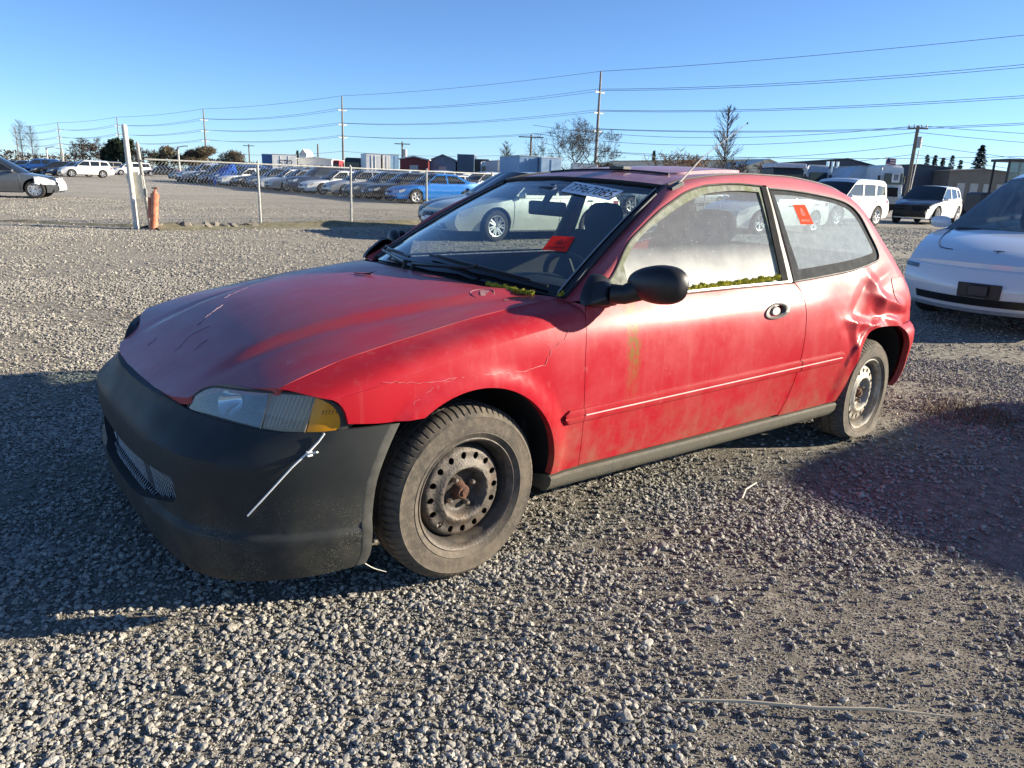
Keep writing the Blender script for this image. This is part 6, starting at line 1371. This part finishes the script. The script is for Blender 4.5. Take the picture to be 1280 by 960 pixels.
# ================================================================= TREES
BARK = M('grey_bark', (.085, .070, .058), .9, var=.3, scale=3)
TWIG = M('bare_twig', (.075, .060, .050), .9, var=.3, scale=3)
TWIGB = M('brown_twig', (.17, .115, .065), .9, var=.4, scale=2)
def bare_tree(px, Y, ytop, spread, lab, seed, up=.55, levels=5, rt=.020, trunk=.35, fork=3, mat=TWIG, base=None, minr=.022, name='bare_tree'):
    rr = random.Random(seed); x = at(px, Y); H = zat(ytop, x, Y); root = empty(name, (x, Y, 0), 0, lab, 'tree'); tr = MB(); cr = MB(); r0 = max(.06, H*rt)
    def grow(p, d, L, r, lev, mb):
        n = 4; pts = [p]; q = p; dd = d
        for i in range(n): dd = (dd+Vector((rr.uniform(-1, 1), rr.uniform(-1, 1), rr.uniform(-.5, .9)*up))*.16).normalized(); q = q+dd*L/n; pts.append(q)
        mb.tube(pts, [r+(max(r*.55, minr*.8)-r)*i/n for i in range(n+1)], 5 if lev > 1 else 3, cap=False)
        if lev == 0: return
        k = fork if lev > 1 else fork+1
        for i in range(k):
            j = rr.choice((2, 3, 4, 4)) if i else 4; s = Vector((rr.uniform(-1, 1), rr.uniform(-1, 1), rr.uniform(-.35, .75)))
            s = (s-dd*s.dot(dd)).normalized(); nd = (dd*up*1.2+s*(.75 if i else .35)*spread+Vector((0, 0, .12))).normalized(); grow(pts[j], nd, L*rr.uniform(.58, .82), max(r*.58, minr), lev-1, cr)
    ht = H*trunk*.5; tr.tube([Vector((0, 0, -.2)), Vector((.03*H*rr.uniform(-1, 1), 0, ht*.5)), Vector((.02*H*rr.uniform(-1, 1), 0, ht))], [r0*1.25, r0, r0*.85], 8)
    for i in range(fork+1): a = 6.283*i/(fork+1)+rr.uniform(-.4, .4); grow(Vector((0, 0, ht*.9)), Vector((math.cos(a)*.5*spread, math.sin(a)*.5*spread, up*1.6)).normalized(), (H-ht)*.36, r0*.6, levels-1, cr)
    zmax = max(v[2] for v in cr.V); k = (H-ht*.9)/(zmax-ht*.9); cr.V = [(a*k, b_*k, ht*.9+(c-ht*.9)*k) for a, b_, c in cr.V]
    tr.build('trunk', BARK, root); kind(cr.build('crown', mat, root), 'stuff'); return root
bare_tree(719, 92, 143, 1.25, 'big spreading bare tree behind the roof of the red car', 5, up=.48, levels=7, fork=3, trunk=.28, minr=.0125)
def spire_tree(px, Y, ytop, w, lab, seed):
    rr = random.Random(seed); x = at(px, Y); H = zat(ytop, x, Y); root = empty('bare_tree', (x, Y, 0), 0, lab, 'tree'); tr = MB(); cr = MB()
    tr.tube([Vector((rr.uniform(-.05, .05)*t, 0, H*t)) for t in np.linspace(-.02, 1, 10)], [H*.014*(1-t*.93) for t in np.linspace(0, 1, 10)], 7)
    for i in range(105):
        t = rr.uniform(.14, .97); a = rr.uniform(0, 6.283); L = w*.85*max(.12, math.sin(math.pi*min(1, t*.93+.03)))*rr.uniform(.55, 1.15); d = Vector((math.cos(a), math.sin(a), rr.uniform(.6, 1.5))).normalized(); p = Vector((0, 0, H*t)); pts = [p, p+d*L*.5, p+d*L+Vector((0, 0, L*.15))]; cr.tube(pts, [.028, .022, .015], 3, cap=False)
        for j in range(6): q = p+d*L*rr.uniform(.25, .95); e = (d+Vector((rr.uniform(-1, 1), rr.uniform(-1, 1), rr.uniform(-.2, .8)))*.7).normalized(); cr.tube([q, q+e*L*rr.uniform(.25, .5)], [.016, .011], 3, cap=False)
    tr.build('trunk', BARK, root); kind(cr.build('crown', TWIG, root), 'stuff')
spire_tree(900, 80, 132, 2.6, 'tall slim bare tree beside the aerial of the red car', 8)
spire_tree(632, 140, 177, 2.2, 'small pale bare tree beyond the trailers', 9)
bare_tree(838, 100, 183, 1.7, 'thin orange bare shrubs left of the slim tree', 12, up=.6, levels=5, trunk=.1, mat=TWIGB, minr=.03)
bare_tree(866, 104, 190, 1.9, 'low bare shrub under the slim tree', 13, up=.5, levels=5, trunk=.1, mat=TWIGB, minr=.03)
bare_tree(935, 88, 196, 1.5, 'small bare shrub right of the slim tree', 14, up=.5, levels=5, trunk=.1, minr=.03)
bare_tree(113, 190, 170, 1.5, 'grey bare tree left of the dark evergreen', 15, up=.5, levels=6, trunk=.2, minr=.05)
bare_tree(180, 200, 178, 1.6, 'grey bare tree right of the dark evergreen', 16, up=.5, levels=6, trunk=.2, minr=.06)
for px, yt, sd, nm in ((30, 150, 17, 'faint tall bare tree at the far left'), (43, 158, 18, 'faint bare tree beside the far left one')): spire_tree(px, 330, yt, 6, nm, sd)
def leafy(name, px, Y, ytop, wpx, lab, col, seed, n=2600, leaf=.30, shape='dome', zbase=.0, cat='tree', dx=None, twiggy=False):
    rr = random.Random(seed); x = at(px, Y); H = zat(ytop, x, Y); W = wpx/FPX*Y/2*(1.3 if shape == 'cone' else 1.12); root = empty(name, (x, Y, 0), 0, lab, cat); b = MB()
    t = MB(); t.tube([(0, 0, -.2), (0, 0, H*.75)], [max(.12, H*.03), .04], 7); t.build('trunk', BARK, root)
    if shape == 'cone':
        for i in range(n):
            tt = rr.random()**.8; z = H*(.04+.96*tt); rad = W*(1-tt)**.85*(.55+.45*((i*7919 % 13)/13)); a = rr.uniform(0, 6.283); d = rad*math.sqrt(rr.random()); c = Vector((d*math.cos(a), d*math.sin(a), z-.12*d)); s = leaf*rr.uniform(.5, 1.3)
            u_ = Vector((math.cos(a), math.sin(a), -.35))*s; v_ = Vector((-math.sin(a), math.cos(a), rr.uniform(-.4, .4)))*s*.5; b.add([c-v_, c+u_*.6-v_*.4, c+u_, c+v_], [(0, 1, 2, 3)])
    else:
        blobs = [(Vector((rr.uniform(-1, 1)*W*.72, rr.uniform(-1, 1)*W*.6, H*(.30+.5*rr.random()))), W*rr.uniform(.20, .42)) for _ in range(15)]
        for i in range(n):
            c, rad = rr.choice(blobs); d = Vector((rr.gauss(0, 1), rr.gauss(0, 1), rr.gauss(0, 1))).normalized()*rad*rr.random()**.35; p = c+Vector((d.x, d.y, d.z*H/(2*W)*1.1))
            if p.z > H or p.z < 0: continue
            s = leaf*rr.uniform(.5, 1.3); u_ = Vector((rr.uniform(-1, 1), rr.uniform(-1, 1), rr.uniform(-1, 1))).normalized()*s; v_ = u_.cross(Vector((rr.uniform(-1, 1), rr.uniform(-1, 1), rr.uniform(-1, 1)))).normalized()*s*(.12 if twiggy else .6); b.add([p-u_-v_*.5, p-v_, p+u_, p+v_], [(0, 1, 2, 3)])
    kind(b.build('crown', M('leaf_%s' % lab[:14].replace(' ', '_'), col, .85, var=.45, scale=.6), root, smooth=False), 'stuff'); return root
leafy('evergreen_tree', 152, 185, 171, 30, 'dark evergreen behind the leaning white post', (.022, .040, .020), 22, 2400, .55)
leafy('evergreen_tree', 134, 188, 181, 16, 'smaller dark evergreen left of the white post', (.025, .042, .022), 27, 900, .5)
leafy('brown_tree', 239, 165, 176, 54, 'round brown leafless tree above the silver pickup', (.105, .080, .045), 23, 5200, .62, twiggy=True)
leafy('brown_tree', 291, 190, 186, 36, 'lower brown tree right of the third power pole', (.095, .075, .048), 24, 3000, .6, twiggy=True)
leafy('evergreen_bush', 203, 180, 189, 14, 'small dark bush beside the lamp post', (.03, .04, .022), 25, 600, .5)
leafy('evergreen_bush', 750, 100, 201, 26, 'dark bush at the foot of the tall power pole', (.03, .035, .02), 26, 900, .35)
for i, (px, yt, w, Y, lab) in enumerate(((1215, 181, 34, 150, 'tall pointed fir behind the brown building'), (1150, 193, 15, 170, 'small fir right of the leaning pole'), (1160, 194, 14, 172, 'second small fir right of the leaning pole'), (1170, 197, 13, 168, 'third small fir right of the leaning pole'), (1181, 194, 18, 174, 'round topped fir left of the tall fir'), (1192, 200, 14, 176, 'low fir beside the tall fir'), (814, 188, 10, 200, 'tiny dark fir left of the orange shrubs'), (373, 188, 8, 260, 'tiny fir right of the chimney'))):
    leafy('fir_tree', px, Y, yt, w, lab, (.018, .034, .022), 40+i, 1500 if i == 0 else 700, .55 if i == 0 else .5, 'cone')
rr = random.Random(77); b = MB()                            # far brown scrub along the horizon at the left
for i in range(9000):
    t = rr.random()**2.2; x = -330+t*640; y = 350+rr.uniform(-12, 25); h = 6.5*(.55+.45*mnoise.noise(Vector((x*.03, 0, 5))))+2; z = h*rr.random()**.7; s = rr.uniform(.5, 1.3); u_ = Vector((rr.uniform(-1, 1), rr.uniform(-1, 1), rr.uniform(-.3, 1))).normalized()*s; v_ = Vector((u_.z, u_.y, -u_.x))*.3; p = Vector((x, y, z)); b.add([p-u_, p+v_, p+u_, p-v_], [(0, 1, 2, 3)])
kind(b.build('distant_woods', M('brown_scrub', (.095, .070, .045), .9, var=.4, scale=.05), None, smooth=False), 'stuff')
# ================================================================= TRAILERS, TRUCKS, SHEDS
def PT(name, col, rough=.5, metal=0.): return M('yard_'+name, col, rough, metal=metal, var=.12, scale=1.5, dirt=((.22, .2, .17), .74))
def box_root(name, lab, cat, pxa, pxb, Y, ytop, depth, ybase_z=0., rot=0., group=None):
    xa, xb = at(pxa, Y), at(pxb, Y); x = (xa+xb)/2; H = zat(ytop, x, Y); return empty(name, (x, Y, 0), R(rot), lab, cat, group), xb-xa, H
def trailer(name, lab, cat, pxa, pxb, Y, ytop, mat, depth=8, z0=1.1, rot=0., ribs=True, roofm=None, doors=False, text=None):
    root, W, H = box_root(name, lab, cat, pxa, pxb, Y, ytop, depth, rot=rot)
    b = MB(); b.box((0, depth/2, (z0+H)/2), (W, depth, H-z0)); b.build('box_body', mat, root, smooth=False, bevel=.04)
    if ribs:
        b = MB()
        for i in range(1, max(2, int(W/1.2))): b.box((-W/2+i*W/max(2, int(W/1.2)), -.02, (z0+H)/2), (.05, .05, H-z0-.3))
        b.build('body_rib', mat, root, smooth=False)
    b = MB(); b.box((0, depth/2, H+.03), (W+.06, depth+.06, .08)); b.box((0, -.03, z0+.05), (W+.04, .08, .12)); b.build('edge_rail', roofm or GALV, root, smooth=False)
    if doors:
        for sg in (-1, 1): b = MB(); b.box((sg*W/4, -.03, (z0+H)/2), (W/2-.06, .05, H-z0-.25)); b.tube([(sg*W*.12, -.08, z0+.2), (sg*W*.12, -.08, H-.2)], .03, 6); b.build('rear_door', mat, root, smooth=False)
    b = MB(); b.box((0, depth/2, z0-.12), (W*.5, depth*.9, .2)); b.build('chassis', DARK, root, smooth=False)
    for x in (-W*.36, W*.36):
        for y in (.9, depth-1.2): w = MB(); revolve(w, [(.0001, -.2), (.5, -.2), (.5, .2), (.0001, .2)], 14); o = w.build('wheel', CTYRE, root, angle=40); o.location = (x, y, .5); o.rotation_euler = (0, 0, R(90) if W < 4 else 0)
    if text: V, F = text_faces(text[0], text[1]); t = MB(); t.add([(x*1.0+text[2], -.06, z0+(H-z0)*.35+y) for x, y in V], F); t.build('lettering', M('dark_letters', (.03, .04, .08), .6), root, smooth=False)
    return root, W, H
LB = PT('light_blue', (.20, .33, .48)); WH = PT('white', (.68, .68, .66)); RD = PT('red', (.33, .03, .03)); BG = PT('blue_grey', (.13, .19, .26)); DK = PT('dark', (.025, .03, .04)); CRM = PT('cream', (.60, .56, .46)); SLV = PT('silver_box', (.42, .44, .47), .4, .3)
trailer('box_trailer', 'white box trailer with dark number and blue front left of the sheds', 'trailer', 342, 371, 120, 193.5, WH, 6, text=('572', 1.0, .2), rot=18)
trailer('box_trailer', 'small blue end of the white box trailer', 'trailer', 328.5, 341, 119.6, 193, PT('deep_blue', (.04, .12, .30)), 6)
trailer('box_truck', 'white box truck left of the red shed', 'truck', 458, 476, 105, 192.5, WH, 6, doors=True, rot=18)
trailer('box_truck', 'narrow white box truck beside the first one', 'truck', 479, 488, 106, 193.5, WH, 6, rot=18)
trailer('box_trailer', 'pale blue trailer behind the white trucks', 'trailer', 488.5, 499, 109, 193.5, LB, 6, rot=18)
trailer('box_trailer', 'tall dark blue container with open top', 'container', 571, 592, 100, 193.5, PT('container_blue', (.06, .10, .15)), 6)
trailer('flat_container', 'low dark container on posts right of the tall one', 'container', 593, 610, 101, 199.5, DK, 5, z0=2.0)
trailer('box_trailer', 'small grey trailer with framed doors', 'trailer', 620.5, 639.5, 88, 201.5, SLV, 5, doors=True, rot=18)
trailer('box_trailer', 'large light blue trailer left of the white one', 'trailer', 647, 671.5, 80, 195.5, LB, 7, doors=True, rot=18)
trailer('box_trailer', 'light blue ribbed trailer with white corner posts', 'trailer', 674, 701, 80, 197.5, PT('paler_blue', (.30, .42, .54)), 7, roofm=WH, rot=18)
trailer('box_trailer', 'long low white trailer under the bare tree', 'trailer', 715, 745, 90, 205, WH, 5)
def shed(name, lab, pxa, pxb, Y, yeave, yridge, wall, roof, depth=8, cat='shed', ndoor=1, win=0, ridge_x=0., fascia=True):
    root, W, H = box_root(name, lab, cat, pxa, pxb, Y, yeave, depth); x = root.location.x; Rz = zat(yridge, x, Y)
    b = MB(); b.prism([(-W/2, 0, 0), (W/2, 0, 0), (W/2, 0, H), (ridge_x*W, 0, Rz), (-W/2, 0, H)], (0, depth, 0)); b.build('wall', wall, root, smooth=False)
    for a, c in (((-W/2-.2, H-.05), (ridge_x*W, Rz+.04)), ((ridge_x*W, Rz+.04), (W/2+.2, H-.05))): b = MB(); b.prism([(a[0], -.3, a[1]), (c[0], -.3, c[1]), (c[0], -.3, c[1]+.14), (a[0], -.3, a[1]+.14)], (0, depth+.6, 0)); b.build('roof', roof, root, smooth=False)
    for i in range(ndoor): xx = -W/2+W*(i+1)/(ndoor+1); b = MB(); b.box((xx, -.02, min(H*.4, 1.5)), (min(2.6, W/(ndoor+1)*.6), .05, min(H*.8, 3.0))); b.build('door', M('shed_door', (.40, .40, .38), .6), root, smooth=False)
    for i in range(win): xx = -W/2+W*(i+.5)/win; b = MB(); b.box((xx, -.03, H*.62), (min(1.6, W/win*.5), .06, H*.28)); f = b.build('window', WH, root, smooth=False); b = MB(); b.box((xx, -.07, H*.62), (min(1.4, W/win*.42), .02, H*.22)); b.build('pane', CG, f, smooth=False)
    return root, W, H
shed('low_shop', 'long low white building with dark windows behind the parked cars', 373, 415, 125, 199, 197.5, WH, WH, 8, 'building', 0, 5)
shed('red_shed', 'dark red shed with pale roof among the trailers', 500, 535, 98, 199.5, 196.5, PT('dark_red', (.16, .02, .02)), PT('pale_roof', (.55, .55, .55)), 7, ndoor=1)
shed('grey_shed', 'blue grey gabled shed right of the red shed', 537, 569, 100, 201.5, 194.5, BG, PT('slate_roof', (.15, .18, .22)), 7, ndoor=1, win=0)
shed('pale_warehouse', 'long pale roofed warehouse behind the slim bare tree', 765, 985, 170, 205.5, 197, CRM, PT('warm_grey_roof', (.36, .34, .30)), 40, 'building', 0, 6, ridge_x=.35)
shed('cream_gable', 'cream gabled roof end left of the dark warehouse', 925, 985, 112, 211, 200, CRM, PT('cream_roof', (.62, .58, .48)), 20, 'building', 1)
shed('red_roofed_hut', 'small hut with red roof below the slim bare tree', 846, 872, 105, 206, 202, CRM, PT('red_roof', (.50, .10, .05)), 5, 'hut', 1)
shed('dark_warehouse', 'long dark blue warehouse with shallow roof behind the trucks', 938, 1105, 115, 209.5, 198, PT('navy_wall', (.045, .06, .09)), PT('dark_roof', (.10, .11, .12)), 30, 'building', 2, 0, ridge_x=.18)
shed('dark_annex', 'dark blue flat annex behind the leaning pole', 1100, 1180, 112, 208.5, 206.5, PT('navy_wall', ()), PT('dark_roof', ()), 20, 'building', 0, 0)
shed('brown_office', 'brown office building with white door panels right of the annex', 1180, 1262, 108, 215, 212.5, PT('brown_wall', (.16, .135, .11)), PT('brown_roof', (.22, .2, .17)), 15, 'building', 4, 0)
shed('chimney_house', 'far white gabled house with square tower', 376, 384, 250, 193, 187, WH, WH, 8, 'house', 0, 1)
# red tractor unit and dark cab near the low building
def cab(lab, pxa, pxb, Y, ytop, mat, text=None, stacks=0, roof=None):
    root, W, H = box_root('truck_cab', lab, 'truck', pxa, pxb, Y, ytop, 4)
    b = MB(); b.prism([(-W/2, 0, .9), (W/2, 0, .9), (W/2, .3, H*.95), (W/2-.15, .5, H), (-W/2+.15, .5, H), (-W/2, .3, H*.95)], (0, 3.2, 0)); b.build('cab_body', mat, root, smooth=False, bevel=.06)
    b = MB(); b.box((0, .02, H*.70), (W*.80, .12, H*.24)); b.build('windscreen', CG, root, smooth=False)
    b = MB(); b.box((0, -.10, .75), (W*1.0, .35, .55)); b.build('bumper', GALV, root, smooth=False, bevel=.04)
    b = MB(); b.box((0, -.06, H*.40), (W*.5, .12, H*.22)); b.build('grille', DARK, root, smooth=False)
    for sg in (-1, 1): b = MB(); b.box((sg*W*.36, -.08, 1.15), (W*.16, .12, .24)); b.build('headlight', CLAMP, root, smooth=False); b = MB(); b.box((sg*(W/2+.2), .2, H*.68), (.16, .1, .6)); b.build('mirror', BLACK, root, smooth=False); w = MB(); revolve(w, [(.0001, -.2), (.5, -.2), (.5, .2), (.0001, .2)], 14); o = w.build('wheel', CTYRE, root, angle=40); o.location = (sg*W*.40, .8, .5); o.rotation_euler = (0, 0, R(90))
    if roof: b = MB(); b.box((0, 1.6, H+.12), (W*1.02, 3.4, .35)); b.build('roof_fairing', roof, root, smooth=False, bevel=.08)
    for i in range(stacks): b = MB(); b.tube([(W/2+.35+.42*i, 1.5, .9), (W/2+.35+.42*i, 1.5, H+.35)], .13, 8); b.build('exhaust_stack', M('stack_chrome', (.7, .7, .7), .2, metal=.9), root)
    if text: V, F = text_faces(text, H*.085); t = MB(); t.add([(x, -.14, H*.58+y) for x, y in V], F); t.build('lettering', M('pale_letters', (.6, .6, .6), .6), root, smooth=False)
    return root
cab('dark truck cab left of the white box truck', 431, 452, 112, 197, DK)
cab('small red truck cab beside the low white building', 416, 424, 118, 200, RD)
cab('white tow truck right of the dark container', 600, 619, 95, 201.5, WH)
cab('black truck front with pale roof and white lettering behind the red roofline', 963, 1001, 62, 209, DK, 'COLUMBIA', 0, PT('lilac_white', (.55, .53, .58)))
cab('silver truck with three chrome stacks beside the black one', 1005, 1031, 66, 206, SLV, None, 3)
rvr = cab('white truck front with square sign in its dark windscreen', 1097, 1124, 60, 206.5, WH)
b = MB(); Hc = zat(206.5, rvr.location.x, 60); b.box((.12, -.08, Hc*.72), (.62, .05, Hc*.20)); b.build('sign_board', WH, rvr, smooth=False); b = MB()
for i in range(3): b.box((.12+(i-1)*.12, -.12, Hc*.72), (.06, .02, Hc*.10))
b.box((.12, -.12, Hc*.785), (.40, .02, .06)); b.build('sign_mark', M('dark_letters', ()), rvr, smooth=False)
tr_, W_, H_ = trailer('slanted_trailer', 'pale blue trailer with sloping nose beside the white truck', 'trailer', 1068, 1094, 63, 208.5, PT('ice_blue', (.42, .52, .60)), 6); b = MB(); b.prism([(-W_/2-2.4, -.02, 1.2), (-W_/2, -.02, 1.2), (-W_/2, -.02, H_)], (0, 5.8, 0)); b.build('sloping_nose', PT('ice_blue', ()), tr_, smooth=False)
far_car('suv', 'blue', at(1055, 58), 58, R(200), 'blue car with dark windows in front of the sloping trailer', 'cars by the warehouse')
# flag on the white truck
fl_r = empty('flag', (at(1098, 60.5), 60.5, 0), 0, 'small striped flag flying above the white truck', 'flag'); zf = zat(203, fl_r.location.x, 60.5); b = MB(); b.tube([(0, 0, 0), (0, 0, zf+.45)], .025, 6); b.build('flag_pole', GALV, fl_r)
for i in range(7): b = MB(); b.grid(np.array([[(x, .05*math.sin(x*6), zf+.35-.09*j-.12*x) for x in np.linspace(.02, .75, 8)] for j in (i, i+1)])); b.build('flag_stripe', RD if i % 2 == 0 else WH, fl_r)
b = MB(); b.grid(np.array([[(x, .05*math.sin(x*6)-.01, zf+.355-.09*j-.12*x) for x in np.linspace(.02, .32, 4)] for j in (0, 4)])); b.build('flag_canton', PT('flag_navy', (.02, .03, .12)), fl_r)
# yellow and black backhoe at the far right
bh = empty('backhoe_loader', (at(1246, 42), 42, 0), 0, 'dark backhoe loader with glazed cab at the far right', 'loader'); zt_ = zat(202, bh.location.x, 42)
b = MB(); b.box((-.55, 0, 1.05), (1.6, 1.6, .9)); b.box((-1.25, 0, .95), (.6, 1.5, 1.0)); b.build('engine_cover', M('loader_black', (.02, .02, .022), .45), bh, smooth=False, bevel=.08)
for x in (-.35, 1.05):
    for y in (-.65, .65): b = MB(); b.box((x, y, (zt_+.9)/2), (.09, .09, zt_-.9)); b.build('cab_post', M('loader_black', ()), bh, smooth=False)
b = MB(); b.box((.35, 0, zt_+.05), (1.7, 1.6, .14)); b.build('cab_roof', M('loader_black', ()), bh, smooth=False, bevel=.03); b = MB(); b.box((.35, -.64, (zt_+1.2)/2), (1.3, .03, zt_-1.3)); b.build('cab_glass', NEARG, bh, smooth=False)
b = MB(); b.tube([(1.2, 0, 1.0), (2.0, 0, zt_+.3), (2.9, 0, 1.2)], [.16, .16, .13], 8); b.build('digging_arm', M('loader_yellow', (.50, .33, .03), .5), bh); b = MB(); b.box((1.25, 0, 1.0), (.9, 1.5, .6)); b.build('rear_frame', M('loader_yellow', ()), bh, smooth=False, bevel=.04)
for x, r_ in ((-1.1, .48), (.95, .75)):
    for y in (-.85, .85): w = MB(); revolve(w, [(.0001, -.18), (r_*.5, -.2), (r_, -.18), (r_, .18), (r_*.5, .2), (.0001, .18)], 20); o = w.build('wheel', CTYRE, bh, angle=40); o.location = (x, y, r_)
